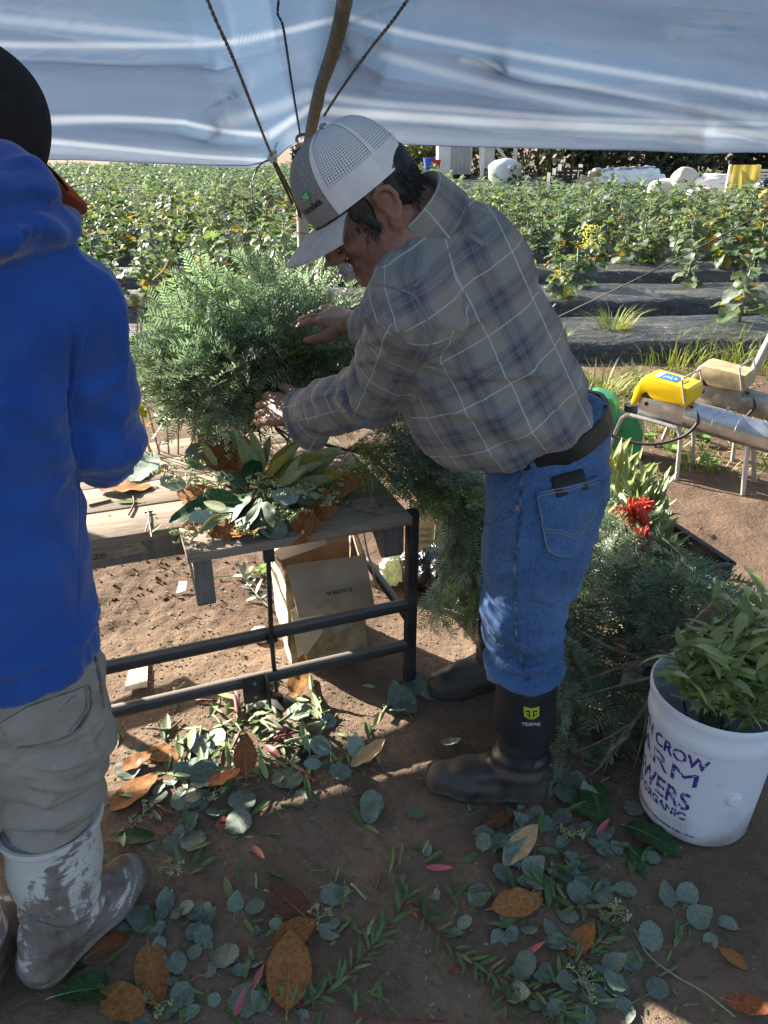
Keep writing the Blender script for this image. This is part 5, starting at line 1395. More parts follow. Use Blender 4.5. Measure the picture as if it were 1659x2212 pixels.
# cloth coordinates: along and around the torso or the sleeve
cen = V[Fc].mean(1)
dL, _ = seg_dist(cen, slL[0], slL[2]); dL2, _ = seg_dist(cen, slL[2], slL[4]); dR, _ = seg_dist(cen, slR[0], slR[2]); dR2, _ = seg_dist(cen, slR[2], slR[3]); dT, _ = seg_dist(cen, tors[0], tors[4])
which = np.zeros(len(cen), int)
dTs = []
for a_, c_ in zip(tors[:-1], tors[1:]):
    a_ = np.array(a_); c_ = np.array(c_); ba = c_ - a_; t_ = np.clip((cen - a_) @ ba / (ba @ ba), 0, 1); q_ = cen - a_ - t_[:, None] * ba
    l_ = q_ @ np.array(ml); q_ = q_ - (l_ * (1 - 1 / 1.22))[:, None] * np.array(ml); dTs.append(np.linalg.norm(q_, axis=1) - 0.14)
dTs = np.minimum.reduce(dTs)
armL = np.array((slL[2] - slL[0]).normalized()); pastL = (cen - np.array(slL[0])) @ armL > -0.045
which[(np.minimum(dL, dL2) - 0.072 < dTs) & pastL] = 1
which[(dL2 < dL) & (which == 1)] = 2
which[(np.minimum(dR, dR2) - 0.07 < dTs) & (which == 0)] = 3
bones = {0: (tors[1], tors[3], ml, 0.17), 1: (slL[0], slL[2], ml, 0.075), 2: (slL[2], slL[4], ml, 0.062), 3: (slR[0], slR[2], -ml, 0.07)}
UV = np.zeros((len(Fc), 4, 2))
base_v = {0: 0.0, 1: 0.0, 2: (slL[2] - slL[0]).length, 3: 0.0}
for k, (a, c_, ref, rr) in bones.items():
    a = np.array(a); ax = np.array(c_) - a; ax /= np.linalg.norm(ax)
    e1 = np.array(ref) - ax * (np.array(ref) @ ax); e1 /= np.linalg.norm(e1); e2 = np.cross(ax, e1)
    m = which == k
    q = V[Fc[m]] - a
    vv = q @ ax; ang = np.arctan2(q @ e2, q @ e1)
    if k == 0: uu = (q @ e2) * 0.9 + ang * 0.05
    else: uu = ang * rr
    UV[m, :, 0] = uu; UV[m, :, 1] = vv + base_v[k]
ul = shirt.data.uv_layers.new(name='UVMap')
ul.data.foreach_set('uv', UV.reshape(-1))
def ribbon(bvh, poly, w, off=0.002, n=6, th=0.0):
    """a strip of cloth lying on a surface along a picture line (w in metres)"""
    pts = smooth_path([Vector((p[0], p[1], 0)) for p in poly], n); H_ = [hit(bvh, p.x, p.y) for p in pts]
    mb = MB(); V_ = []
    for i, (p, nn) in enumerate(H_):
        t = (H_[min(i + 1, len(H_) - 1)][0] - H_[max(i - 1, 0)][0]).normalized(); s_ = nn.cross(t).normalized() * w / 2
        V_ += [p - s_ - nn * 0.001, p - s_ * 0.8 + nn * off, p + s_ * 0.8 + nn * off, p + s_ - nn * 0.001]
    mb.add(V_, [(i * 4 + j, (i + 1) * 4 + j, (i + 1) * 4 + j + 1, i * 4 + j + 1) for i in range(len(H_) - 1) for j in range(3)])
    return mb
M['seam'] = simple('flannel_seam', [(0.17, 0.17, 0.185), (0.24, 0.235, 0.23)], 0.92, 20, 0.3, 100)
for poly, w in (([(895, 618), (925, 590), (975, 535), (1020, 490), (1050, 462)], 0.006), ([(800, 612), (850, 622), (895, 640), (922, 690), (930, 745)], 0.005), ([(1005, 500), (1028, 516), (1046, 530)], 0.010)):
    ribbon(shirt_bvh, poly, w, 0.0012).build('seam', M['seam'], shirt)
# collar: a folded band round the neck
na = (P_(-0.03, 0, -0.035) - J['nb']).normalized(); ca = J['nb'].lerp(P_(-0.03, 0, -0.035), 0.66)
e1 = (mf - na * mf.dot(na)).normalized(); e2 = na.cross(e1)
mb = MB()
def collar(u, v_):
    w = 2 * math.pi * (0.03 + 0.94 * u)
    prof_ = [(0.072, -0.045), (0.076, 0.0), (0.080, 0.026), (0.086, 0.032), (0.093, 0.024), (0.106, -0.012), (0.113, -0.032)]
    t = v_ * 6; i = min(int(t), 5); q = t - i
    r = prof_[i][0] * (1 - q) + prof_[i + 1][0] * q; z = prof_[i][1] * (1 - q) + prof_[i + 1][1] * q
    r *= 0.98 + 0.05 * math.cos(w * 2); z += -0.022 * math.cos(w) - 0.006
    return ca + (e1 * math.cos(w) + e2 * math.sin(w)) * r + na * z
mb.grid(collar, 40, 12)
co = mb.build('collar', M['plaid'], shirt, sharp=60)
ul = co.data.uv_layers.new(name='UVMap')
for pl_ in co.data.polygons:
    for li in pl_.loop_indices:
        vi = co.data.loops[li].vertex_index; ul.data[li].uv = ((vi // 13) * 0.0125, (vi % 13) * 0.008 + 0.02)
# open hanging cuff at the near wrist
ca_ = (J['wrL'] - J['elL']).normalized(); c1_ = Vector((0, 0, 1)); c1_ = (c1_ - ca_ * c1_.dot(ca_)).normalized(); c2_ = ca_.cross(c1_)
cc = J['wrL'] - ca_ * 0.075
mb = MB()
def cuff(u, v_):
    w = 2 * math.pi * u
    open_ = max(0, math.cos(w - math.pi)) ** 2                                  # hangs open below
    r = 0.055 + 0.004 * v_ + open_ * (0.006 + 0.030 * v_) + (0.003 if 0.8 < v_ else 0)
    return cc + (c1_ * math.cos(w) + c2_ * math.sin(w)) * r + ca_ * (0.066 * v_ * (1 - 0.25 * open_))
mb.grid(cuff, 36, 8)
def cuff_in(u, v_): return cuff(u, v_) - (cuff(u, v_) - cc - ca_ * 0.066 * v_).normalized() * 0.003
mb.grid(cuff_in, 36, 8)
cf = mb.build('cuff', M['plaid'], shirt, sharp=60)
ul = cf.data.uv_layers.new(name='UVMap')
for pl_ in cf.data.polygons:
    for li in pl_.loop_indices:
        vi = cf.data.loops[li].vertex_index % (37 * 9); ul.data[li].uv = ((vi // 9) * 0.0105, (vi % 9) * 0.008 + 0.055)
# ---- jeans
b = NB('denim'); v = b.coord('Object'); f = b.noise(5.5, 5, 0.6, v); tw = b.noise(320, 2, 0.5, b.coord('Object', (1, 1, 0.35)))
c = b.ramp(f, [(0.3, (0.022, 0.055, 0.135)), (0.52, (0.045, 0.105, 0.24)), (0.75, (0.10, 0.19, 0.36))])
c = b.mix(b.ramp(tw, [(0.4, 0.0), (0.7, 0.35)]), c, (0.16, 0.25, 0.42))
wr_ = b.noise(13, 4, 0.55, v, 1.2)
M['denim'] = b.done(b.bsdf(c, 0.9, b.bump(wr_, 0.3, 0.012, b.bump(tw, 0.3, 0.0015)), **{'Specular IOR Level': 0.12, 'Sheen Weight': 0.1}))
F_ = Field((0.12, 1.24, 0.30), (0.64, 2.02, 1.02), 0.006)
bk = ml.cross(Vector((0, 0, 1)))
top_ = J['pel'] + Vector((0.028, 0, 0.055))
F_.cone(J['pel'] + Vector((0.005, 0, -0.02)), top_, 0.118, 0.114, 0.05, sq=(ml, 1.3))
for s in 'LR':
    sd_ = -1 if s == 'L' else 1
    F_.chain([J['h' + s], J['t' + s] if s == 'L' else J['hR'].lerp(J['kR'], 0.4), J['k' + s], J['c' + s]] + ([at_y(1136, 1470, 1.44)] if s == 'L' else [J['cR'].lerp(J['aR'], 0.4)]), [0.120, 0.112, 0.089, 0.080, 0.077], 0.03)
F_.ell(J['hL'] + Vector((0.045, 0.01, 0.02)), (0.095, 0.10, 0.11), k=0.05); F_.ell(J['hR'] + Vector((0.045, 0.0, 0.02)), (0.095, 0.10, 0.11), k=0.05)
wa = Vector((-0.36, 0.0, 0.93)).normalized()
F_.cut(top_ + Vector((-0.01, 0, 0.035)), wa)
F_.cut((0.3, 1.5, 0.378), (0.15, 0, -1))
V, Fc = F_.net(2)
V = wrinkle(V, Fc, 0.004, 11, 71, (1, 1, 1.5)); N = vnormals(V, Fc)
near = np.clip(1.62 - V[:, 1], 0, 0.1) * 10
fold = np.exp(-((V[:, 2] - 0.42) / 0.09) ** 2)
V = V + N * (fold * 0.010 * np.sin(V[:, 2] * 105 + V[:, 0] * 30 + 3.0 * vnoise(V * 7, 15)))[:, None]
kf = np.exp(-((V[:, 2] - 0.60) / 0.05) ** 2) * np.clip((V[:, 0] - 0.30) / 0.06, 0, 1)
V = V + N * (kf * 0.006 * np.sin(V[:, 2] * 90 - V[:, 0] * 40))[:, None]
V = pix_folds(V, Fc, [([(1045, 1240), (1110, 1235), (1180, 1215)], 0.006, 10), ([(1060, 1400), (1120, 1420), (1200, 1390)], 0.009, 9), ([(1060, 1430), (1130, 1452), (1205, 1425)], 0.009, 8), ([(1130, 1400), (1170, 1350), (1215, 1330)], 0.009, 10), ([(1060, 1170), (1110, 1180), (1150, 1175)], 0.005, 9), ([(1150, 1290), (1190, 1300), (1215, 1290)], 0.007, 9)])
jeans = solid('jeans', V, Fc, M['denim'], man); jb = bvh_of(V, Fc)
M['stitch'] = simple('denim_seam', [(0.02, 0.045, 0.105), (0.05, 0.10, 0.2), (0.16, 0.22, 0.32)], 0.9, 60, 0.4, 120)
M['thread'] = simple('pale_thread', [(0.22, 0.24, 0.27), (0.3, 0.3, 0.3)], 0.9)
for poly, w in (([(1128, 1010), (1122, 1120), (1113, 1200), (1114, 1300), (1118, 1390), (1140, 1470)], 0.008), ([(1050, 1130), (1090, 1115), (1122, 1096)], 0.010)):
    ribbon(jb, poly, w, 0.0025).build('seam', M['stitch'], jeans)
# back pocket with its arcs
pk = [(1160, 1063), (1290, 1030), (1284, 1168), (1225, 1205), (1180, 1195)]
def patch(bvh, poly, off, n=10, th=0.002):
    """a cloth patch on a surface whose outline is a picture quadrilateral fan"""
    c_ = Vector((sum(p[0] for p in poly) / len(poly), sum(p[1] for p in poly) / len(poly), 0)); mb = MB(); V_ = []; ring = []
    m = len(poly); per = 8
    for i in range(m):
        a_ = Vector((*poly[i], 0)); e_ = Vector((*poly[(i + 1) % m], 0))
        for k in range(per): ring.append(a_.lerp(e_, k / per))
    R_ = len(ring)
    for lev in (1.0, 0.985, 0.7, 0.4, 0.1):
        for p in ring:
            q = c_.lerp(p, lev); V_.append(hit(bvh, q.x, q.y, off if lev < 1 else -0.001)[0])
    Fq = [(l * R_ + i, l * R_ + (i + 1) % R_, (l + 1) * R_ + (i + 1) % R_, (l + 1) * R_ + i) for l in range(4) for i in range(R_)]
    Fq.append(tuple(4 * R_ + i for i in range(R_)))
    mb.add(V_, Fq); return mb
po = patch(jb, pk, 0.0105).build('back_pocket', M['denim'], jeans)
def thread(poly, off=0.0118, r=0.0009, bvh=jb):
    pts = smooth_path([Vector((p[0], p[1], 0)) for p in poly], 6)
    return MB().tube([hit(bvh, p.x, p.y, off)[0] for p in pts], r, 4)
for poly in ([(1166, 1064), (1285, 1035)], [(1164, 1072), (1284, 1043)], [(1163, 1070), (1172, 1130), (1184, 1190), (1226, 1199)], [(1176, 1140), (1208, 1142), (1236, 1150), (1262, 1118), (1282, 1092)], [(1178, 1147), (1208, 1149), (1237, 1157), (1264, 1124), (1283, 1100)]):
    thread(poly).build('stitching', M['thread'], po)
MB().tube([hit(jb, 1119, 1093, 0.002)[0], hit(jb, 1119, 1093, 0.0055)[0]], 0.0042, 10).build('rivet', simple('copper', [(0.45, 0.16, 0.07)], 0.35, metal=0.8), jeans)
# waistband and belt
wc = top_ + Vector((-0.01, 0, 0.035)); e1 = (mf - wa * mf.dot(wa)).normalized(); e2 = wa.cross(e1)
def ring_on(bvh, w, dz):
    d = e1 * math.cos(w) + e2 * math.sin(w)
    p0 = wc + wa * dz
    loc, nn, i, ds = bvh.ray_cast(p0 + d * 0.4, -d)
    return (loc if loc is not None else p0 + d * 0.13), d
mb = MB(); n = 56; V_ = []
for i in range(n):
    w = 2 * math.pi * i / n; p, d = ring_on(jb, w, -0.024)
    r = (p - wc + wa * 0.024).length
    for dr, dz in ((-0.004, -0.046), (0.006, -0.045), (0.007, -0.024), (0.006, -0.004), (-0.004, -0.003)):
        V_.append(wc + d * (r + dr) + wa * dz)
mb.add(V_, [(i * 5 + j, ((i + 1) % n) * 5 + j, ((i + 1) % n) * 5 + j + 1, i * 5 + j + 1) for i in range(n) for j in range(4)])
M['belt'] = simple('black_leather', [(0.005, 0.005, 0.006), (0.010, 0.010, 0.011)], 0.5, 30, 0.25, 90)
belt = mb.build('belt', M['belt'], man); bb_ = bvh_of(np.array(mb.v), np.array(mb.f))
for a_, e_ in (((1136, 970), (1157, 1020)), ((1268, 880), (1278, 915))):
    ribbon(bb_, [a_, ((a_[0] + e_[0]) / 2, (a_[1] + e_[1]) / 2), e_], 0.013, 0.003).build('belt_loop', M['denim'], jeans)
# ---- telephone in the back pocket
pc, pn = hit(jb, 1228, 1036, 0.001); pt_ = (hit(jb, 1262, 1033)[0] - hit(jb, 1200, 1050)[0]).normalized(); pb = pn.cross(pt_)
prm = Matrix((pt_, pb, pn)).transposed()
ph = thing('telephone', pc, 'black phone in a rugged case sticking out of the back jeans pocket', 'phone')
MB().box(pc - pb * 0.008 * (1 if pb.z > 0 else -1), (0.070, 0.044, 0.011), prm, bev=0.004).build('case', M['belt'], ph)
MB().box(pc + pb * 0.0145 * (1 if pb.z > 0 else -1) + pn * 0.003, (0.014, 0.0012, 0.002), prm, bev=0.0002).build('side_button', M['rubber'], ph)
# ---- boots
def boot(name, top, ank, heel, toe, rt, ra, mats, parent, seed, split=None, tall=0.0, rim=False, h=0.005):
    top, ank, heel, toe = [Vector(q) for q in (top, ank, heel, toe)]
    d = (toe - heel); d.z = 0; L = d.length; d.normalize(); s_ = Vector((-d.y, d.x, 0))
    lo = np.minimum.reduce([np.array(q) for q in (top, heel, toe)]) - 0.14; hi = np.maximum.reduce([np.array(q) for q in (top, heel, toe)]) + 0.14
    lo[2] = -0.01; hi[2] = top.z + 0.02
    G_ = Field(lo, hi, h)
    hh = heel + d * 0.048
    G_.chain([top + Vector((0, 0, 0.02)), top.lerp(ank, 0.5), ank, Vector((hh.x, hh.y, 0.06))], [rt, (rt + ra) / 2 * 1.02, ra, 0.05], 0.03)
    ball = heel + d * (L * 0.68); tt = toe - d * 0.05
    G_.cone((hh.x, hh.y, 0.035), (ball.x, ball.y, 0.034), 0.042, 0.050, 0.03)
    G_.cone((ball.x, ball.y, 0.036), (tt.x, tt.y, 0.038), 0.050, 0.046, 0.02)
    mid = heel + d * (L * 0.42)
    G_.cone(ank + Vector((0, 0, -0.03)), (ball.x - d.x * 0.02, ball.y - d.y * 0.02, 0.045), ra * 0.9, 0.045, 0.035)
    G_.cut((0, 0, 0.006), (0, 0, -1)); G_.cut(top, (0, 0, 1))
    V, Fc = G_.net(1); N = vnormals(V, Fc)
    an = np.array(ank); amp = np.exp(-((V[:, 2] - ank.z) / 0.06) ** 2)
    V = V + N * (amp * 0.004 * np.sin(V[:, 2] * 150 + 3 * vnoise(V * 9, seed)))[:, None] + N * (0.002 * fbm(V * 18, 2, seed))[:, None]
    sole = (V[:, 2] < 0.030); V[sole] += N[sole] * 0.004 * np.array([1, 1, 0])
    V[:, 2] = np.maximum(V[:, 2], 0.001)
    me = mesh_np(name, V - np.array(wloc(parent)), Fc)
    for m_ in mats: me.materials.append(m_)
    cen = V[Fc].mean(1); mi = np.zeros(len(Fc), int); mi[cen[:, 2] < 0.030] = 1
    if split is not None: mi[split(cen)] = 2
    me.polygons.foreach_set('material_index', mi)
    return link(name, me, parent), V, Fc, d, s_
b = NB('muddy_rubber'); v = b.coord('Object'); f = b.noise(9, 6, 0.65, v); zz = b.n('ShaderNodeSeparateXYZ', {0: v}).outputs[2]
dst = b.ramp(b.math('SUBTRACT', f, b.math('MULTIPLY', zz, 1.1)), [(0.28, 0.0), (0.6, 0.6)])
c = b.mix(dst, (0.017, 0.017, 0.019), (0.14, 0.11, 0.09))
M['bootr'] = b.done(b.bsdf(c, b.ramp(dst, [(0.0, 0.35), (0.6, 0.8)]), b.bump(f, 0.1, 0.004)))
M['sole'] = simple('muddy_sole', [(0.03, 0.024, 0.02), (0.08, 0.062, 0.05)], 0.9, 20, 0.5, 50)
M['neo'] = simple('neoprene', [(0.011, 0.011, 0.014), (0.02, 0.02, 0.024), (0.06, 0.055, 0.055)], 0.75, 9, 0.15, 300, lo=0.3, hi=0.85)
tL = J['aL'].copy(); bt = at_y(1137, 1462, 1.44); an = Vector((0.345, 1.432, 0.13))
ax0 = np.array((0.345, 1.432))
def splitf(c_): return c_[:, 2] > 0.205 - 0.07 * np.cos(np.clip((c_[:, 0] - 0.325) / 0.07, -1.4, 1.4) * 1.5)
bo, V, Fc, d, s_ = boot('boot', (bt.x, 1.44, bt.z), an, (0.412, 1.418, 0), (0.105, 1.452, 0), 0.073, 0.058, [M['bootr'], M['sole'], M['neo']], man, 5, splitf)
tag(bo, 'black rubber boot with yellow emblem on its sleeve')
nbv = bvh_of(V, Fc)
M['emb'] = simple('yellow_print', [(0.42, 0.43, 0.02), (0.5, 0.5, 0.04)], 0.6)
M['wprint'] = simple('white_print', [(0.55, 0.55, 0.54)], 0.6)
cx_, cy_ = 1148.0, 1539.0
polys = [[(-17, -13), (-10, -8), (-2.5, -9), (-2.5, 14), (-9, 8), (-15, 4), (-17, -4)], [(17, -13), (10, -8), (2.5, -9), (2.5, 14), (9, 8), (15, 4), (17, -4)]]
mb = MB()
def flat_poly(poly, cx_, cy_, bvh, off):
    k = len(mb.v); c_ = (sum(p[0] for p in poly) / len(poly), sum(p[1] for p in poly) / len(poly))
    V_ = [hit(bvh, cx_ + p[0], cy_ + p[1], off)[0] for p in poly] + [hit(bvh, cx_ + c_[0], cy_ + c_[1], off)[0]]
    n = len(poly); mb.add(V_, [(i, (i + 1) % n, n) for i in range(n)])
for pl_ in ([(-17, -14), (-9, -9), (9, -9), (17, -14), (14, -5), (-14, -5)], [(-3, -5), (3, -5), (2.5, 14), (-2.5, 14)], [(-17, -10), (-13, -5), (-13, 3), (-5, 9), (-3, 15), (-16, 7)], [(17, -10), (13, -5), (13, 3), (5, 9), (3, 15), (16, 7)], [(-11, -2), (-6, -2), (-6, 5), (-11, 1)], [(11, -2), (6, -2), (6, 5), (11, 1)]):
    flat_poly(pl_, cx_, cy_, nbv, 0.0015)
mb.build('emblem', M['emb'], bo)
text_part('wordmark', 'TIDEWE', lambda x, y: hit(nbv, 1127 + x * 1.15, 1567 - y, 0.0015)[0], M['wprint'], bo, size=9.5, bold=0.15)
bo2, *_ = boot('boot', (0.352, 1.83, 0.33), (0.345, 1.845, 0.13), (0.42, 1.90, 0), (0.130, 1.800, 0), 0.073, 0.058, [M['bootr'], M['sole'], M['neo']], man, 6, lambda c_: c_[:, 2] > 0.2)
# ---- hair, brow, moustache
G_ = Field(np.array(Hd) - 0.19, np.array(Hd) + 0.19, 0.004)
Bn = np.array(HB)
G_.ell(P_(-0.034, 0, 0.008), (0.056, 0.0755, 0.064), Bn, 0.01); G_.ell(P_(-0.036, 0, 0.048), (0.056, 0.068, 0.050), Bn, 0.02)
for s in (1, -1):
    G_.ell(P_(0.036, s * 0.068, 0.030), (0.024, 0.0062, 0.036), Bn, 0.008)
    G_.ell(P_(0.030, s * 0.0705, -0.006), (0.009, 0.005, 0.024), Bn, 0.006)
V, Fc = G_.net(1); V = wrinkle(V, Fc, 0.002, 40, 3, (1, 1, 0.4))
hair = solid('hair', V, Fc, M['hair'], man)
mb = MB(); rd = random.Random(9)
pd_ = []
for i in range(1100):
    w = rd.uniform(-1.5, 1.5); z = rd.uniform(-0.05, 0.05)
    p = P_(-0.038 - 0.05 * math.cos(w) * math.sqrt(max(0.05, 1 - (z / 0.075) ** 2)), 0.074 * math.sin(w) * math.sqrt(max(0.05, 1 - (z / 0.08) ** 2)), 0.012 + z)
    pd_.append((p, HB @ Vector((-0.6 * math.cos(w) + rd.gauss(0, .25), 0.5 * math.sin(w), -1.2 + rd.gauss(0, .2)))))
mk_ = MB(); strands(mk_, pd_, 0.017, 0.0006, rd=rd); so_ = mk_.build('strands', M['hair'], hair); so_['kind'] = 'stuff'
for i in range(70):
    p = P_(rd.uniform(0.02, 0.06), 0.0745 + rd.uniform(-0.004, 0.002), rd.uniform(-0.025, 0.03)); pd_ = [(p, HB @ Vector((0.25 + rd.gauss(0, .15), 0.08, -1)))]
    strands(mb, pd_, 0.022, 0.0008, rd=rd)
tag(mb.build('sideburn', M['greyhair'], hair), kind='stuff')
mb = MB()
for s in (1, -1):
    for i in range(190):
        y = s * rd.uniform(0.0, 0.040); p = P_(0.122 - 0.40 * abs(y) + rd.uniform(-.003, .003), y, -0.039 - 0.16 * abs(y) + rd.uniform(-0.004, 0.004))
        strands(mb, [(p, HB @ Vector((0.28, s * 0.45 + rd.gauss(0, .2), -0.85)))], 0.026, 0.0015, rd=rd)
M['mous'] = simple('salt_and_pepper', [(0.14, 0.135, 0.13), (0.38, 0.37, 0.36), (0.62, 0.61, 0.6)], 0.5, 220, 0.4, 200, lo=0.32, hi=0.62)
tag(mb.build('moustache', M['mous'], man), kind='stuff')
mb = MB()
for s in (1, -1): mb.tube([P_(0.0965, s * 0.018, -0.002), P_(0.0965, s * 0.03, -0.0055), P_(0.089, s * 0.045, -0.004)], [0.0009, 0.0013, 0.0008], 5)
tag(mb.build('eyelashes', M['hair'], man), kind='stuff')
mb = MB()
for s in (1, -1):
    for i in range(60):
        y = s * rd.uniform(0.014, 0.05); p = P_(0.1035 - 0.14 * abs(y), y, 0.026 - 0.1 * max(0, abs(y) - 0.035) + rd.uniform(-0.003, 0.003))
        strands(mb, [(p, HB @ Vector((0.15, s * 1.0, 0.12 + rd.gauss(0, .25))))], 0.013, 0.0009, rd=rd)
tag(mb.build('eyebrows', M['hair'], man), kind='stuff')
# ---- cap
b = NB('grey_twill'); v = b.coord('Object'); f = b.noise(260, 3, 0.6, v)
M['capg'] = b.done(b.bsdf(b.ramp(f, [(0.3, (0.17, 0.17, 0.165)), (0.7, (0.30, 0.295, 0.28))]), 0.9, b.bump(f, 0.3, 0.0015)))
M['capw'] = simple('white_twill', [(0.66, 0.66, 0.68), (0.76, 0.76, 0.77)], 0.9, 30, 0.25, 300)
M['brimt'] = simple('pale_grey_twill', [(0.42, 0.41, 0.38), (0.52, 0.5, 0.47)], 0.9, 40, 0.2, 300)
b = NB('white_cap_mesh'); uv = b.n('ShaderNodeTexCoord').outputs['UV']; s2_ = b.n('ShaderNodeSeparateXYZ', {0: uv})
hx_ = b.math('SINE', b.math('MULTIPLY', s2_.outputs[0], 6.2832 / 0.0042)); hy_ = b.math('SINE', b.math('MULTIPLY', s2_.outputs[1], 6.2832 / 0.0042))
ho_ = b.ramp(b.math('MULTIPLY', b.math('MULTIPLY_ADD', hx_, 0.5, 0.5), b.math('MULTIPLY_ADD', hy_, 0.5, 0.5)), [(0.30, 0.0), (0.46, 1.0)])
c = b.mix(ho_, (0.70, 0.71, 0.74), (0.10, 0.10, 0.12))
M['capm'] = b.done(b.bsdf(c, 0.85))
def crown(w, t):
    """w: angle round the head (0 = front), t: 0 rim .. 1 top"""
    fr_ = max(0.0, math.cos(w)); h = t * math.pi / 2
    rad = max(0.0, math.cos(h)) ** (0.62 + 0.10 * (1 - fr_)); zz_ = math.sin(h)
    lx = (0.114 if math.cos(w) > 0 else 0.094)
    x = math.cos(w) * lx * rad + 0.010 * fr_ * math.sin(h * 2) + 0.004
    y = math.sin(w) * 0.083 * rad
    z = 0.038 + (0.118 + 0.004 * fr_) * zz_ - (0.010 * (1 - math.cos(w)) * 0.5) * (1 - t) * 0
    return P_(x, y, z)
def panel(w0, w1, t0, t1, nu, nv, mat, name, parent, inset=0.0, uvs=None):
    mb = MB(); V_ = []
    mb.grid(lambda u, v_: crown(w0 + (w1 - w0) * u, t0 + (t1 - t0) * v_) + (crown(w0 + (w1 - w0) * u, t0 + (t1 - t0) * v_) - P_(0, 0, 0.05)).normalized() * inset, nu, nv)
    o = mb.build(name, mat, parent, sharp=60)
    if uvs:
        l_ = o.data.uv_layers.new(name='UVMap')
        for pl_ in o.data.polygons:
            for li in pl_.loop_indices:
                vi = o.data.loops[li].vertex_index; i, j = vi // (nv + 1), vi % (nv + 1)
                l_.data[li].uv = ((w0 + (w1 - w0) * i / nu) * 0.09, (t0 + (t1 - t0) * j / nv) * 0.16)
    return o
cap = thing('baseball_cap', P_(0, 0, 0.04), 'grey-fronted white mesh trucker cap worn by the man in plaid', 'cap')
wf_ = R(58)
fp = panel(-wf_, wf_, 0, 1, 36, 24, M['capg'], 'front_panel', cap)
for s in (1, -1):
    panel(s * wf_, s * R(180), 0.0, 0.24, 30, 6, M['capw'], 'band', cap, 0.0012)
    panel(s * wf_, s * R(116), 0.16, 1, 24, 26, M['capm'], 'mesh_panel', cap, 0, True)
    panel(s * R(116), s * math.pi, 0.16, 1, 24, 24, M['capm'], 'mesh_panel', cap, 0, True)
    for wq in (wf_, R(116)):
        mb = MB(); V_ = []
        for i in range(25):
            t = i / 24 * 0.97
            for dw in (-0.05, 0.05):
                q = crown(s * (wq + dw), t); V_.append(q + (q - P_(0, 0, 0.05)).normalized() * 0.0016)
        mb.add(V_, [(2 * i, 2 * i + 2, 2 * i + 3, 2 * i + 1) for i in range(24)]); mb.build('seam_tape', M['capw'], cap)
G2 = MB(); G2.grid(lambda u, v_: P_(0, 0, 0.032).lerp(crown(u * 2 * math.pi, v_ * 0.98), 0.965), 40, 16); G2.build('lining', simple('dark_lining', [(0.05, 0.05, 0.06)], 0.9), cap)
G2 = MB(); G2.lathe([(0, 0.005), (0.004, 0.0045), (0.007, 0.002), (0.0075, -0.002)], crown(0, 1.0), 14, HB); G2.build('button', M['capg'], cap)
def brim(u, v_, dz=0.0):
    w = R(-64) + R(128) * u; a = crown(w, 0.0); L = 0.082 * math.cos(w * 0.75) ** 0.9
    o = Vector((math.cos(w * 0.72), math.sin(w * 0.72) * 0.75, 0)); y = math.sin(w)
    return a + HB @ (o * L * v_ + Vector((0, 0, -0.004 - 0.020 * v_ * v_ * 0.8 - 0.016 * y * y * v_ + dz)))
mb = MB(); mb.grid(lambda u, v_: brim(u, v_), 30, 10, 0); mb.grid(lambda u, v_: brim(u, v_, -0.004), 30, 10, 1)
for k in (0,):
    V_ = []
    for i in range(31):
        for dz in (0.0, -0.004): V_.append(brim(i / 30, 1.0, dz) + HB @ Vector((0.0005, 0, 0)))
    mb.add(V_, [(2 * i, 2 * i + 1, 2 * i + 3, 2 * i + 2) for i in range(30)], 0)
mb.build('brim', [M['brimt'], M['capg']], cap, sharp=50)
# badge and word on the front panel, on his left
def on_cap(w, t, off=0.0018):
    q = crown(w, t); return q + (q - P_(0, 0, 0.05)).normalized() * off
M['badge'] = simple('green_badge', [(0.03, 0.36, 0.08), (0.05, 0.45, 0.12)], 0.6)
mb = MB(); V_ = [on_cap(R(36), 0.30)]; 
for k in range(24):
    a_ = 2 * math.pi * k / 24; sq_ = 1.0 / max(abs(math.cos(a_)), abs(math.sin(a_))) ** 0.55
    V_.append(on_cap(R(36) + 0.115 * math.cos(a_) * sq_ * 0.8, 0.30 + 0.062 * math.sin(a_) * sq_ * 0.9))
mb.add(V_, [(0, 1 + k, 1 + (k + 1) % 24) for k in range(24)]); bad = mb.build('badge', M['badge'], cap)
text_part('monogram', 'NS', lambda x, y: on_cap(R(36) - 0.075 + x, 0.273 + y * 0.62, 0.0032), M['wprint'], bad, size=0.11, bold=0.004)
text_part('wordmark', 'NatureSafe', lambda x, y: on_cap(R(14) + x, 0.155 + y * 0.60 + x * 0.02, 0.0022), M['rubber'], cap, size=0.135, bold=0.003)

# ------------------------------------------------------------------ the worker in the blue hoodie
wk = thing('person', (-0.69, 1.03, 0), 'worker in bright blue hoodie, grey trousers and muddy white boots, seen from behind', 'person')
K = dict(pel=Vector((-0.665, 1.045, 0.72)), c1=Vector((-0.66, 1.05, 0.95)), c2=Vector((-0.625, 1.065, 1.17)), c3=Vector((-0.60, 1.075, 1.31)), nb=Vector((-0.575, 1.09, 1.40)),
         shR=at_y(142, 672, 1.10), elR=at_y(216, 950, 1.15), wrR=Vector((-0.54, 1.40, 1.08)), shL=Vector((-0.80, 1.10, 1.30)), elL=Vector((-0.87, 1.14, 1.03)), wrL=Vector((-0.66, 1.40, 1.03)))
kf_ = Vector((0.36, 0.80, -0.48)).normalized(); KB = basis(kf_, (0, 0, 1)); Kh = Vector((-0.563, 1.10, 1.482))
F_ = Field((-1.02, 0.78, -0.01), (-0.28, 1.68, 1.70), 0.0065)
KP = head(F_, Kh, KB, 0.98, False)
F_.cone(KP(-0.02, 0, -0.04), K['nb'], 0.056, 0.062, 0.03)
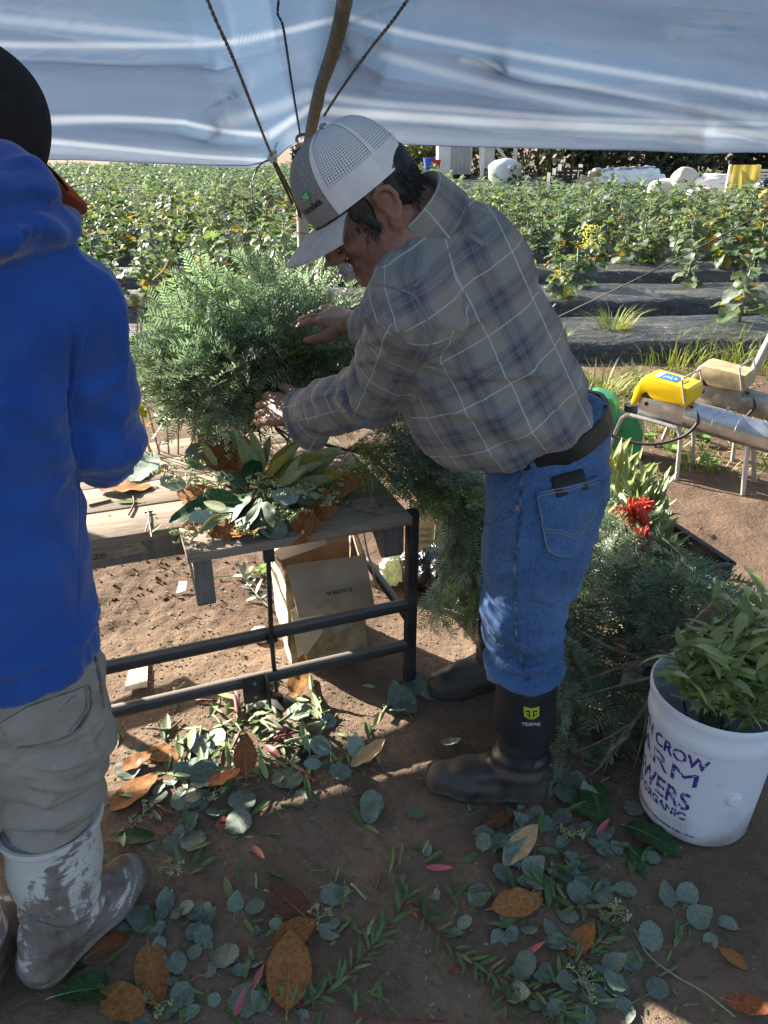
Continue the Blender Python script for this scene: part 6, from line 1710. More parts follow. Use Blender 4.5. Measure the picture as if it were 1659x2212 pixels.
F_.chain([K['pel'], K['c1'], K['c2'], K['c3'], K['nb']], [0.11, 0.11, 0.115, 0.10, 0.065], 0.05, sq=((1, 0, 0), 1.25))
KL = {'R': [(-0.60, 1.045, 0.66), (-0.625, 1.06, 0.42), (-0.648, 1.05, 0.18)], 'L': [(-0.77, 1.03, 0.66), (-0.79, 1.03, 0.42), (-0.81, 0.99, 0.18)]}
for s in 'LR':
    F_.cone(K['nb'], K['sh' + s], 0.05, 0.055, 0.05); F_.chain([K['sh' + s], K['el' + s], K['wr' + s]], [0.05, 0.038, 0.027], 0.02)
    F_.chain(KL[s], [0.085, 0.06, 0.042], 0.03)
hand(F_, K['wrR'], (-0.3, 0.7, 0.1), (0.8, 0.3, 0.4), -1, (0.5, 0.7, 0.5), 0.1, 1.0)
hand(F_, K['wrL'], (0.5, 0.7, 0.1), (-0.7, 0.4, 0.5), 1, (0.5, 0.7, 0.5), 0.1, 1.0)
V, Fc = F_.net(1); solid('body', V, Fc, M['skin'], wk)
b = NB('blue_fleece'); v = b.coord('Object'); f = b.noise(6, 4, 0.55, v, 0.8); f2 = b.noise(350, 2, 0.5, v)
c = b.ramp(f, [(0.3, (0.010, 0.052, 0.25)), (0.7, (0.018, 0.09, 0.37))])
c = b.mix(b.ramp(f2, [(0.35, 0.0), (0.75, 0.5)]), c, (0.02, 0.10, 0.45))
M['blue'] = b.done(b.bsdf(c, 0.85, b.bump(b.noise(30, 4, 0.6, v, 1.0), 0.25, 0.01, b.bump(f2, 0.3, 0.0015)), **{'Sheen Weight': 0.35, 'Specular IOR Level': 0.2}))
F_ = Field((-1.06, 0.80, 0.62), (-0.26, 1.58, 1.58), 0.0065)
F_.chain([K['pel'] + Vector((0, 0, 0.02)), K['c1'], K['c2'], K['c3'], K['nb']], [0.156, 0.136, 0.134, 0.114, 0.085], 0.06, sq=((1, 0.05, 0), 1.2))
slr = [K['shR'], K['shR'].lerp(K['elR'], 0.5) + Vector((0.012, 0, 0)), K['elR'], K['elR'].lerp(K['wrR'], 0.5), K['wrR']]
sll = [K['shL'], K['shL'].lerp(K['elL'], 0.5), K['elL'], K['elL'].lerp(K['wrL'], 0.5), K['wrL']]
for ch in (slr, sll):
    F_.cone(K['nb'], ch[0], 0.07, 0.072, 0.06); F_.cone(K['c3'], ch[0], 0.10, 0.072, 0.06)
    F_.chain(ch, [0.070, 0.062, 0.066, 0.060, 0.05], 0.02)
# hood heaped round the neck
hd_ = [(-0.475, 1.14, 1.40), (-0.475, 1.065, 1.42), (-0.51, 1.0, 1.42), (-0.57, 0.985, 1.42), (-0.64, 1.0, 1.43), (-0.68, 1.07, 1.43), (-0.66, 1.15, 1.40)]
F_.chain(hd_, [0.040, 0.050, 0.058, 0.062, 0.058, 0.05, 0.04], 0.03)
F_.chain([(-0.478, 1.12, 1.445), (-0.487, 1.07, 1.465), (-0.52, 1.015, 1.475), (-0.585, 0.995, 1.505), (-0.66, 1.03, 1.52)], [0.030, 0.036, 0.042, 0.054, 0.060], 0.022)
F_.cut((0, 0, 0.712), (0, 0, -1))
V, Fc = F_.net(2)
V = wrinkle(V, Fc, 0.009, 6.0, 91, (1.3, 1, 0.9)); N = vnormals(V, Fc)
el = np.array(K['elR']); dE = np.linalg.norm(V - el, axis=1)
V = V + N * (0.008 * np.sin((V[:, 2] - el[2]) * 70 + V[:, 0] * 25 + 2 * vnoise(V * 8, 2)) * np.exp(-(dE / 0.13) ** 2))[:, None]
hz = np.exp(-((V[:, 2] - 1.41) / 0.06) ** 2) * (V[:, 1] < 1.2)
V = V + N * (hz * 0.010 * np.sin(V[:, 2] * 95 + V[:, 0] * 14 + 3 * vnoise(V * 6, 4)))[:, None]
V = pix_folds(V, Fc, [([(0, 560), (60, 500), (110, 505), (140, 525)], 0.016, 16), ([(0, 470), (70, 470), (130, 500)], 0.010, 14), ([(150, 830), (200, 855), (280, 800)], 0.010, 20), ([(190, 1010), (240, 960), (300, 900)], 0.010, 18), ([(40, 640), (60, 800), (110, 950), (150, 1050)], 0.008, 26), ([(0, 900), (60, 1050), (130, 1150), (200, 1290)], 0.008, 26), ([(160, 700), (155, 860), (165, 1000)], -0.014, 12), ([(30, 1050), (90, 1180), (150, 1340)], 0.007, 24), ([(240, 640), (270, 760), (295, 870)], 0.006, 22), ([(0, 360), (60, 350), (110, 370)], 0.008, 12), ([(20, 420), (80, 410), (125, 430)], 0.007, 10)])
N = vnormals(V, Fc)
ang_ = np.arctan2(V[:, 1] - 1.045, V[:, 0] + 0.665); hem_ = np.clip((0.772 - V[:, 2]) / 0.006, 0, 1)
V = V + N * (hem_ * (-0.004 + 0.0016 * np.sin(ang_ * 210)) + 0.004 * np.exp(-((V[:, 2] - 0.779) / 0.006) ** 2))[:, None]
hoodie = solid('hoodie', V, Fc, M['blue'], wk); hb_ = bvh_of(V, Fc)
for poly, w in (([(222, 640), (185, 720), (165, 800), (150, 880)], 0.006), ([(10, 1420), (120, 1400), (222, 1340)], 0.005), ([(170, 1390), (180, 1425)], 0.004), ([(150, 860), (165, 980), (172, 1100), (172, 1250), (170, 1390)], 0.006)):
    ribbon(hb_, poly, w, 0.0015).build('seam', M['blue'], hoodie)
b = NB('grey_trousers'); v = b.coord('Object'); f = b.noise(6, 5, 0.6, v); f2 = b.noise(300, 2, 0.5, v)
c = b.ramp(f, [(0.3, (0.25, 0.225, 0.195)), (0.7, (0.36, 0.33, 0.29))])
M['grey'] = b.done(b.bsdf(c, 0.9, b.bump(b.noise(12, 4, 0.55, v, 1.3), 0.35, 0.014, b.bump(f2, 0.2, 0.001)), **{'Specular IOR Level': 0.15}))
F_ = Field((-1.0, 0.84, 0.24), (-0.42, 1.26, 0.86), 0.006)
F_.cone((-0.665, 1.04, 0.80), (-0.67, 1.04, 0.68), 0.096, 0.11, 0.04, sq=((1, 0, 0), 1.32))
F_.chain([(-0.60, 1.045, 0.66), (-0.60, 1.045, 0.55), (-0.622, 1.055, 0.42), (-0.642, 1.055, 0.27)], [0.115, 0.106, 0.088, 0.074], 0.03)
F_.chain([(-0.76, 1.03, 0.66), (-0.78, 1.025, 0.55), (-0.79, 1.02, 0.42), (-0.81, 0.99, 0.27)], [0.115, 0.106, 0.088, 0.074], 0.02)
V, Fc = F_.net(2); V = wrinkle(V, Fc, 0.007, 8, 44, (1, 1, 2.0)); N = vnormals(V, Fc)
fo = np.exp(-((V[:, 2] - 0.42) / 0.10) ** 2); V = V + N * (fo * 0.009 * np.sin(V[:, 2] * 80 + V[:, 0] * 30 + 3 * vnoise(V * 7, 8)))[:, None]
V = pix_folds(V, Fc, [([(40, 1640), (120, 1660), (215, 1630)], 0.009, 10), ([(60, 1690), (130, 1705), (220, 1680)], 0.009, 9), ([(90, 1610), (160, 1590), (235, 1540)], 0.008, 12), ([(50, 1720), (120, 1745), (210, 1730)], 0.007, 8), ([(180, 1560), (200, 1620), (225, 1660)], 0.006, 10)])
tr0 = solid('trousers', V, Fc, M['grey'], wk); tb = bvh_of(V, Fc)
pkp = patch(tb, [(2, 1560), (60, 1525), (190, 1480), (192, 1525), (150, 1590), (30, 1620)], 0.004).build('back_pocket', M['grey'], tr0)
M['gstitch'] = simple('grey_seam', [(0.14, 0.125, 0.115), (0.24, 0.22, 0.2)], 0.9, 60, 0.3, 100)
for poly in ([(190, 1483), (190, 1530), (150, 1588), (40, 1612)], [(182, 1486), (182, 1526), (146, 1580)]): ribbon(tb, poly, 0.005, 0.006).build('seam', M['gstitch'], pkp)
ribbon(tb, [(205, 1420), (215, 1470), (222, 1530)], 0.007, 0.003).build('seam', M['gstitch'], tr0)
b = NB('muddy_white_rubber'); v = b.coord('Object'); f = b.noise(4.2, 5, 0.6, v, 0.8); fs = b.noise(15, 6, 0.7, b.coord('Object', (1, 1, 1.6)), 1.5); zz = b.n('ShaderNodeSeparateXYZ', {0: v}).outputs[2]
mud = b.ramp(b.math('SUBTRACT', b.math('MULTIPLY_ADD', f, 0.95, b.math('MULTIPLY', fs, 0.35)), b.math('MULTIPLY', zz, 0.62)), [(0.48, 0.0), (0.505, 0.75), (0.60, 1.0)])
c = b.mix(mud, (0.62, 0.59, 0.56), b.ramp(fs, [(0.35, (0.075, 0.05, 0.036)), (0.65, (0.19, 0.145, 0.115))]))
M['wboot'] = b.done(b.bsdf(c, b.ramp(mud, [(0.0, 0.42), (0.5, 0.9)]), b.bump(fs, 0.5, 0.006)))
M['wsole'] = simple('muddy_grey_sole', [(0.12, 0.095, 0.08), (0.25, 0.21, 0.185)], 0.9, 16, 0.4, 50)
M['boot_in'] = simple('boot_lining', [(0.35, 0.36, 0.4)], 0.6)
for side, (tp_, an_, he_, to_) in enumerate((((-0.642, 1.055, 0.335), (-0.652, 1.03, 0.12), (-0.695, 0.925, 0), (-0.548, 1.205, 0)), ((-0.825, 0.975, 0.335), (-0.82, 0.96, 0.12), (-0.80, 0.835, 0), (-0.79, 1.14, 0)))):
    bo, V, Fc, d, s_ = boot('boot', tp_, an_, he_, to_, 0.094, 0.068, [M['wboot'], M['wsole']], wk, 20 + side)
    if side == 0: tag(bo, 'white rubber boot smeared with brown mud')
    mb = MB(); T3 = Vector(tp_)
    mb.lathe([(0.089, -0.012), (0.097, -0.012), (0.099, -0.004), (0.097, 0.004), (0.091, 0.004), (0.089, -0.004)], T3, 40); mb.build('rim', M['wboot'], bo)
    mb = MB(); mb.lathe([(0.086, 0.003), (0.06, 0.002), (0.0, 0.002)], T3, 30); mb.build('opening', M['boot_in'], bo)
    # moulded ridges across the ankle
    bvb = bvh_of(V, Fc)
    if side == 0:
        for poly in ([(100, 1925), (150, 1915), (200, 1895)], [(80, 1990), (130, 2005), (190, 1990)], [(125, 1900), (165, 1880), (205, 1850)]):
            ribbon(bvb, poly, 0.006, 0.003).build('ridge', M['wboot'], bo)
M['capb'] = simple('black_cap_cloth', [(0.008, 0.008, 0.009), (0.014, 0.014, 0.016)], 0.9, 60, 0.2, 300)
M['orange'] = simple('orange_cloth_brim', [(0.34, 0.055, 0.012), (0.42, 0.075, 0.02)], 0.85, 40, 0.2, 200)
P_ = KP; HB = KB
kc = thing('baseball_cap', KP(0, 0, 0.04), 'black baseball cap with orange brim worn by the worker in blue', 'cap')
panel(-math.pi, math.pi, 0, 1, 60, 22, M['capb'], 'crown', kc, 0.003)
panel(R(62), R(298), -0.42, 0.02, 50, 8, M['capb'], 'neck_flap', kc, 0.011)
mb = MB(); mb.grid(lambda u, v_: brim(u, v_), 30, 10, 0); mb.grid(lambda u, v_: brim(u, v_, -0.006), 30, 10, 0)
V_ = []
for i in range(31):
    for dz in (0.0, -0.006): V_.append(brim(i / 30, 1.0, dz))
mb.add(V_, [(2 * i, 2 * i + 1, 2 * i + 3, 2 * i + 2) for i in range(30)], 0)
mb.build('brim', M['orange'], kc, sharp=50)
G2 = MB(); G2.lathe([(0, 0.005), (0.004, 0.0045), (0.007, 0.002), (0.0075, -0.002)], crown(0, 1.0), 14, HB); G2.build('button', M['capb'], kc)

# ================================================================== FIR
def needle_mat(name, cols, var=0.55, trans=0.34, rough=0.45):
    return simple(name, cols, rough, 25, var=var, trans=trans, spec=0.4, tint=(0.95, 1.1, 0.85))
M['fir'] = needle_mat('fir_silver_green', [(0.20, 0.275, 0.16), (0.285, 0.365, 0.235), (0.385, 0.465, 0.34)])
M['firb'] = needle_mat('fir_blue_green', [(0.11, 0.175, 0.105), (0.17, 0.245, 0.16), (0.25, 0.33, 0.24)])
M['firy'] = needle_mat('fir_fresh_green', [(0.16, 0.26, 0.05), (0.25, 0.36, 0.08), (0.34, 0.43, 0.14)], trans=0.35)
M['twig'] = simple('fir_twig', [(0.11, 0.075, 0.045), (0.2, 0.14, 0.085)], 0.85, 40, 0.3, 90)
def sprig_mesh(seed, mat, L=0.2, nside=7, nl=0.024, dens=0.0040, flat=0.9):
    rd = random.Random(seed); mb = MB(); NV = []; NF = []
    def shoot(p0, d, l, bend):
        d = Vector(d).normalized(); side = Vector((0, 0, 1)).cross(d).normalized(); n = max(4, int(l / 0.02)); pts = []
        for i in range(n + 1):
            t = i / n; pts.append(p0 + d * l * t + Vector((0, 0, bend * l * t * t)) + side * 0.01 * math.sin(t * 3 + seed))
        mb.tube(pts, [0.0018 * (1 - 0.6 * i / n) for i in range(n + 1)], 4, 1, cap=False)
        m = int(l / dens)
        for i in range(m):
            t = (i + 0.5) / m; k = min(int(t * n), n - 1); q = pts[k].lerp(pts[k + 1], t * n - k); ax = (pts[k + 1] - pts[k]).normalized()
            sd = Vector((0, 0, 1)).cross(ax).normalized(); up = ax.cross(sd)
            a = rd.gauss(0.15, 0.3) if rd.random() < flat else rd.uniform(0.5, 2.6)
            s = 1 if i % 2 else -1
            lat = sd * s * math.cos(a) + up * abs(math.sin(a))
            tip = 0.9 + 1.1 * max(0, t - 0.8) * 5 * 0.5
            nd = (lat * 1.0 + ax * (0.45 + 0.5 * tip * max(0, t - 0.75) * 4)).normalized()
            ln = nl * rd.uniform(0.75, 1.1) * (0.75 + 0.35 * math.sin(math.pi * min(1, t * 0.9 + 0.1)))
            w = nd.cross(up if abs(nd.dot(up)) < 0.9 else ax).normalized() * 0.0023
            b0 = len(NV); mid = q + nd * ln * 0.55 + up * 0.001
            NV.extend([q - w * 0.5, mid - w, q + nd * ln + up * rd.uniform(-0.002, 0.003), mid + w, q + w * 0.5]); NF.append((b0, b0 + 1, b0 + 3, b0 + 4)); NF.append((b0 + 1, b0 + 2, b0 + 3))
    shoot(Vector((0, 0, 0)), (1, 0, 0), L, rd.uniform(-0.12, 0.08))
    for i in range(nside):
        t = 0.12 + 0.72 * i / nside; s = 1 if i % 2 else -1; a = R(rd.uniform(36, 52)) * s
        shoot(Vector((L * t, 0, 0)), (math.cos(a), math.sin(a), rd.uniform(-0.12, 0.16)), L * (0.60 - 0.36 * t) * rd.uniform(0.8, 1.15), rd.uniform(-0.2, 0.1))
    mb.add(NV, NF, 0)
    return mb.mesh('fir_sprig', mats=[mat, M['twig']])
SPR = {k: [sprig_mesh(500 + i + 10 * j, M[k], 0.19 + 0.02 * i, 3 + i % 3, 0.024 + 0.003 * (i % 3)) for i in range(4)] for j, k in enumerate(('fir', 'firb', 'firy'))}
def put(name, me, parent, m):
    o = link(name, me, parent)
    m = m.copy(); m.translation = m.translation - wloc(parent) if parent is not None else m.translation
    o.matrix_local = m
    return o
def pxy(p):
    a, b_ = proj(np.array([p.x]), np.array([p.y]), np.array([p.z])); return float(a[0]), float(b_[0])
def sprig(parent, p, d, rd, sc, kinds, up=None):
    # keep the hands and the black tray clear of boughs
    for t in (0.0, 0.3, 0.6, 0.9, 1.05):
        q = Vector(p) + Vector(d).normalized() * 0.21 * sc * t; x, y = pxy(q)
        if parent.name.startswith('fir_wreath') and y > 940 and 330 < x < 790: return None
        if 560 < x < 650 and 825 < y < 900 and q.y < 2.0: return None
        if 690 < x < 770 and 655 < y < 705 and q.y < 2.05: return None
        if x > 1425 and y < 1150 + (x - 1418) * 0.67 and parent.name.startswith('fir_heap'): return None
    k = kinds[rd.randrange(len(kinds))]
    me = SPR[k][rd.randrange(4)]
    return put('fir_sprig', me, parent, frame_mat(p, d, rd.uniform(-0.7, 0.7), up or (0, 0, 1)) @ Matrix.Scale(sc, 4))
# ---- the big fir wreath on the table
WC = Vector((-0.375, 2.26, 0.90))
fw = thing('fir_wreath', (WC.x, WC.y, TH), 'big bushy silver-green fir wreath being bound on the work table', 'wreath')
rd = random.Random(77)
for i in range(330):
    th = rd.uniform(0, 2 * math.pi); ph = math.asin(rd.uniform(-0.72, 1.0))
    n = Vector((math.cos(th) * math.cos(ph), math.sin(th) * math.cos(ph), math.sin(ph)))
    if n.y > 0.55 and rd.random() < 0.6: continue
    rx, ry, rz = 0.345, 0.28, 0.215
    lump = 0.86 + 0.16 * math.sin(th * 3 + 1) * math.cos(ph * 2.3) + rd.uniform(-0.06, 0.06)
    s = Vector((n.x * rx, n.y * ry, n.z * rz)) * lump
    tang = Vector((-n.y, n.x, 0)) * rd.uniform(-0.6, 0.6)
    d = (n * rd.uniform(0.5, 1.0) + tang + Vector((rd.gauss(-0.15, 0.3), rd.gauss(0, 0.3), rd.gauss(0.0, 0.28)))).normalized()
    p = WC + s - d * 0.13
    if p.z < TH + 0.05: p.z = TH + 0.05 + rd.random() * 0.05; d.z = max(d.z, -0.05)
    sprig(fw, p, d, rd, rd.uniform(0.8, 1.15), ['fir'] * 7 + ['firb'] * 2 + ['firy'], (-0.1, -0.6, 0.8))
# sprigs standing out of the top and left of the outline
for (px, py, Y, dx, dz) in ((530, 560, 2.2, -0.1, 1), (590, 570, 2.25, 0.15, 1), (470, 600, 2.15, -0.4, 0.9), (640, 585, 2.3, 0.3, 1), (420, 640, 2.1, -0.8, 0.6), (370, 690, 2.1, -1, 0.35), (345, 760, 2.05, -1, 0.0), (560, 590, 2.1, 0.0, 1), (690, 600, 2.35, 0.4, 0.8), (730, 620, 2.4, 0.6, 0.6), (390, 850, 2.0, -0.7, -0.5), (430, 880, 1.98, -0.2, -0.8), (480, 870, 1.97, 0.1, -0.9), (360, 815, 2.02, -0.9, -0.3)):
    Y += 0.10; py += 45 if dz > 0.3 else 0
    p = at_y(px, py, Y); d = Vector((dx, rd.uniform(-0.3, 0.2), dz)).normalized()
    for q in range(3): sprig(fw, p - d * 0.06 + Vector((rd.gauss(0, .015), rd.gauss(0, .02), rd.gauss(0, .015))), (d + Vector((rd.gauss(0, .2), rd.gauss(0, .2), rd.gauss(0, .2)))).normalized(), rd, rd.uniform(0.75, 1.0), ['fir', 'fir', 'firb'])
# dense inner stems and ring
mb = MB()
for i in range(90):
    a = Vector((rd.gauss(0, .1), rd.gauss(0, .09), rd.gauss(-0.06, .09))); e = Vector((rd.uniform(-.24, .24), rd.uniform(-.2, .2), rd.uniform(-.3, .2)))
    p1 = WC + a; p2 = WC + e; p1.z = max(p1.z, TH + 0.01); p2.z = max(p2.z, TH + 0.01)
    mb.tube([p1, p1.lerp(p2, .5) + Vector((rd.gauss(0, .02), rd.gauss(0, .02), 0.01)), p2], [0.005, 0.004, 0.0025], 5)
mb.build('stems', M['twig'], fw)
for i in range(130):
    th = rd.uniform(0, 6.28); r = rd.uniform(0.0, 0.2)
    p = WC + Vector((math.cos(th) * r, math.sin(th) * r * 0.85, rd.uniform(-0.27, 0.08))); p.z = max(p.z, TH + 0.03)
    sprig(fw, p, Vector((math.cos(th), math.sin(th) - 0.2, rd.gauss(0.05, 0.4))), rd, rd.uniform(0.7, 1.0), ['firb', 'fir'])
# ---- fir boughs trailing over the table end beside the man
fg = thing('fir_garland', tp(0.6, 0.3, TH), 'loose fresh green fir boughs trailing over the table end', 'boughs')
def trail(parent, poly, rd, n, kinds, spread=0.35, sc=(0.7, 1.0), down=0.0):
    pts = smooth_path(poly, 8)
    MB().tube(pts, [0.006 * (1 - 0.6 * i / len(pts)) for i in range(len(pts))], 6).build('bough_stem', M['twig'], parent)
    for i in range(n):
        t = rd.random() ** 0.9 * (len(pts) - 2); k = int(t); p = pts[k].lerp(pts[k + 1], t - k); ax = (pts[k + 1] - pts[k]).normalized()
        d = (ax * 0.9 + Vector((rd.gauss(0, spread), rd.gauss(0, spread), rd.gauss(0, spread) - down))).normalized()
        sprig(parent, p, d, rd, rd.uniform(*sc), kinds)
rd = random.Random(5)
trail(fg, [at_y(800, 880, 2.15), at_y(850, 930, 2.05), at_y(900, 1010, 1.98), at_y(960, 1070, 1.92), at_y(1010, 1150, 1.88), at_y(1025, 1260, 1.86)], rd, 26, ['firb', 'firy', 'fir'], 0.35)
trail(fg, [at_y(780, 960, 2.1), at_y(840, 1020, 2.0), at_y(900, 1045, 1.95), at_y(970, 1060, 1.9)], rd, 12, ['firy', 'firy', 'fir'], 0.25)
trail(fg, [at_y(900, 900, 2.1), at_y(960, 980, 2.0), at_y(1040, 1060, 1.9)], rd, 20, ['firb', 'firb', 'fir'], 0.3)
trail(fg, [at_y(930, 1060, 1.95), at_y(985, 1150, 1.92), at_y(960, 1240, 1.95), at_y(950, 1290, 1.97)], rd, 10, ['firb', 'fir'], 0.3, down=0.3)
trail(fg, [at_y(1000, 1090, 1.9), at_y(1020, 1200, 1.88), at_y(1030, 1310, 1.87)], rd, 10, ['firb'], 0.3, down=0.3)
trail(fg, [at_y(820, 860, 2.25), at_y(870, 900, 2.2), at_y(930, 960, 2.1), at_y(990, 1010, 2.05)], rd, 24, ['firb', 'firb', 'fir'], 0.5)
trail(fg, [at_y(700, 960, 2.25), at_y(760, 975, 2.2), at_y(840, 990, 2.1)], rd, 9, ['firb'], 0.4, (0.6, 0.8))
# ---- heap of cut fir right of the man
fp_ = thing('fir_heap', (0.86, 1.95, 0), 'dark blue-green heap of cut fir boughs on the ground behind the bucket', 'boughs')
rd = random.Random(21)
for i in range(280):
    th = rd.uniform(0, 2 * math.pi); r = math.sqrt(rd.random())
    x = 0.80 + 0.36 * r * math.cos(th); y = 1.92 + 0.30 * r * math.sin(th)
    top = 0.56 * (1 - 0.7 * r * r) + 0.04 * math.sin(x * 17) + 0.04 * math.sin(y * 13)
    z = max(0.06, top * rd.uniform(0.55, 1.0))
    d = Vector((math.cos(th) * 0.6 + rd.gauss(0.1, .3), math.sin(th) * 0.6 + rd.gauss(-0.35, .3), rd.gauss(-0.05 - 0.25 * r, 0.3))).normalized()
    p = Vector((x, y, z)) - d * 0.08; p.z = max(p.z, 0.05); d.z = max(d.z, -(p.z - 0.02) / 0.2)
    sprig(fp_, p, d, rd, rd.uniform(0.85, 1.25), ['firb'] * 6 + ['fir'])
for poly in ([(1225, 1420), (1240, 1540), (1250, 1640), (1270, 1690)], [(1330, 1560), (1320, 1640), (1330, 1700)], [(1210, 1330), (1225, 1420), (1215, 1520)], [(1400, 1480), (1385, 1580), (1390, 1640)]):
    P = [at_y(x, y, 1.62 + 0.1 * i * 0 ) for i, (x, y) in enumerate(poly)]
    P = [Vector((p.x, p.y, max(p.z, 0.02))) for p in P]
    trail(fp_, P, rd, 9, ['firb'], 0.4, (0.7, 0.95))
for poly in ([(1480, 1250), (1560, 1250), (1640, 1262)], [(1400, 1180), (1480, 1190), (1560, 1230)]):
    trail(fp_, [at_y(x, y, 2.12) for x, y in poly], rd, 8, ['firb', 'fir'], 0.3, (0.6, 0.9))
mb = MB()
for i in range(70):
    a = Vector((0.84 + rd.gauss(0, .14), 1.98 + rd.gauss(0, .14), rd.uniform(0.02, 0.35))); e = Vector((0.84 + rd.uniform(-.3, .3), 1.98 + rd.uniform(-.3, .3), rd.uniform(0.02, 0.3)))
    mb.tube([a, a.lerp(e, .5) + Vector((0, 0, rd.gauss(0, .02))), e], [0.006, 0.005, 0.003], 5)
mb.build('stems', M['twig'], fp_)
# black tray behind the heap
tr_ = thing('black_tray', at_z(1500, 1260, 0), 'shallow black plastic tray behind the fir heap', 'tray')
ta = at_z(1418, 1112, 0.30); tb_ = at_z(1582, 1222, 0.30); td_ = (tb_ - ta).normalized(); tw_ = Vector((-td_.y, td_.x, 0)) * -1
for (a, e, w_) in ((ta, tb_, 0.008), (tb_, tb_ + tw_ * 0.30, 0.008), (ta, ta + tw_ * 0.30, 0.008), (ta + tw_ * 0.30, tb_ + tw_ * 0.30, 0.008)):
    dv = (e - a); c_ = (a + e) / 2; rr = Matrix((dv.normalized(), Vector((-dv.y, dv.x, 0)).normalized(), Vector((0, 0, 1)))).transposed()
    MB().box((c_.x, c_.y, 0.27), (dv.length, 0.008, 0.075), rr, bev=0.002).build('side', M['rubber'], tr_)
    MB().box((c_.x, c_.y, 0.309), (dv.length + 0.008, 0.024, 0.005), rr, bev=0.0015).build('lip', M['rubber'], tr_)
c_ = (ta + tb_) / 2 + tw_ * 0.15; rr = Matrix((td_, Vector((-td_.y, td_.x, 0)), Vector((0, 0, 1)))).transposed()
MB().box((c_.x, c_.y, 0.236), ((tb_ - ta).length, 0.3, 0.006), rr).build('bottom', M['rubber'], tr_)
MB().box((c_.x, c_.y, 0.116), ((tb_ - ta).length * 0.8, 0.22, 0.232), rr, bev=0.004).build('carton_base', M['card'], tr_)
# ---- bare twigs over the bucket rim
M['bare'] = simple('bare_bark', [(0.09, 0.07, 0.05), (0.15, 0.12, 0.09), (0.22, 0.18, 0.14)], 0.85, 30, 0.5, 90)
def branch(pts, r0, label, subs):
    P = smooth_path(pts, 7); root = thing('bare_branch', P[0], label, 'branch')
    MB().tube(P, [r0 * (1 - 0.72 * i / len(P)) * (1 + 0.08 * math.sin(i * 2.1)) for i in range(len(P))], 8).build('limb', M['bare'], root)
    for s in subs:
        Q = smooth_path(s, 5); MB().tube(Q, [r0 * 0.42 * (1 - 0.7 * i / len(Q)) for i in range(len(Q))], 6).build('twig', M['bare'], root)
def A(px, py, Y): return at_y(px, py, Y)
branch([A(1548, 1305, 1.62), A(1500, 1350, 1.60), A(1470, 1400, 1.57), A(1430, 1470, 1.53), A(1385, 1540, 1.50), A(1330, 1610, 1.48)], 0.012, 'thick grey bare branch lying across the bucket rim',
       [[A(1462, 1410, 1.56), A(1470, 1480, 1.50), A(1488, 1570, 1.46)], [A(1440, 1455, 1.54), A(1340, 1480, 1.56), A(1215, 1515, 1.58)], [A(1405, 1510, 1.51), A(1392, 1580, 1.5), A(1370, 1660, 1.5)], [A(1370, 1560, 1.5), A(1300, 1600, 1.52), A(1240, 1625, 1.53)]])
branch([A(1540, 1310, 1.64), A(1480, 1360, 1.66), A(1420, 1400, 1.66), A(1380, 1415, 1.64), A(1320, 1400, 1.64), A(1240, 1355, 1.66)], 0.0095, 'curved bare branch looping over the fir heap beside the bucket',
       [[A(1420, 1400, 1.66), A(1340, 1380, 1.68), A(1260, 1390, 1.7)], [A(1500, 1345, 1.65), A(1450, 1300, 1.7), A(1410, 1290, 1.72)], [A(1470, 1370, 1.66), A(1390, 1440, 1.62), A(1290, 1460, 1.62)]])
branch([A(1520, 1390, 1.6), A(1440, 1430, 1.6), A(1350, 1440, 1.6), A(1260, 1470, 1.6), A(1205, 1500, 1.6)], 0.006, 'thin bare twig stretching from the bucket over the fir heap', [[A(1350, 1440, 1.6), A(1290, 1425, 1.6), A(1215, 1430, 1.6)]])
branch([A(1355, 1590, 1.47), A(1320, 1620, 1.49), A(1280, 1670, 1.50), A(1185, 1705, 1.50)], 0.006, 'thin bare twig reaching down to the dirt beside the black boot', [[A(1320, 1620, 1.49), A(1290, 1690, 1.5), A(1210, 1720, 1.49)]])
# a printed tag among the boughs
g = [A(1338, 1480, 1.62), A(1385, 1462, 1.62), A(1402, 1418, 1.64), A(1350, 1432, 1.64)]
scrap('cardboard_tag', g, simple('pinkish_card', [(0.24, 0.19, 0.18), (0.33, 0.27, 0.25)], 0.85, 20), 'torn piece of corrugated card lying in the fir heap', 'card', 41)

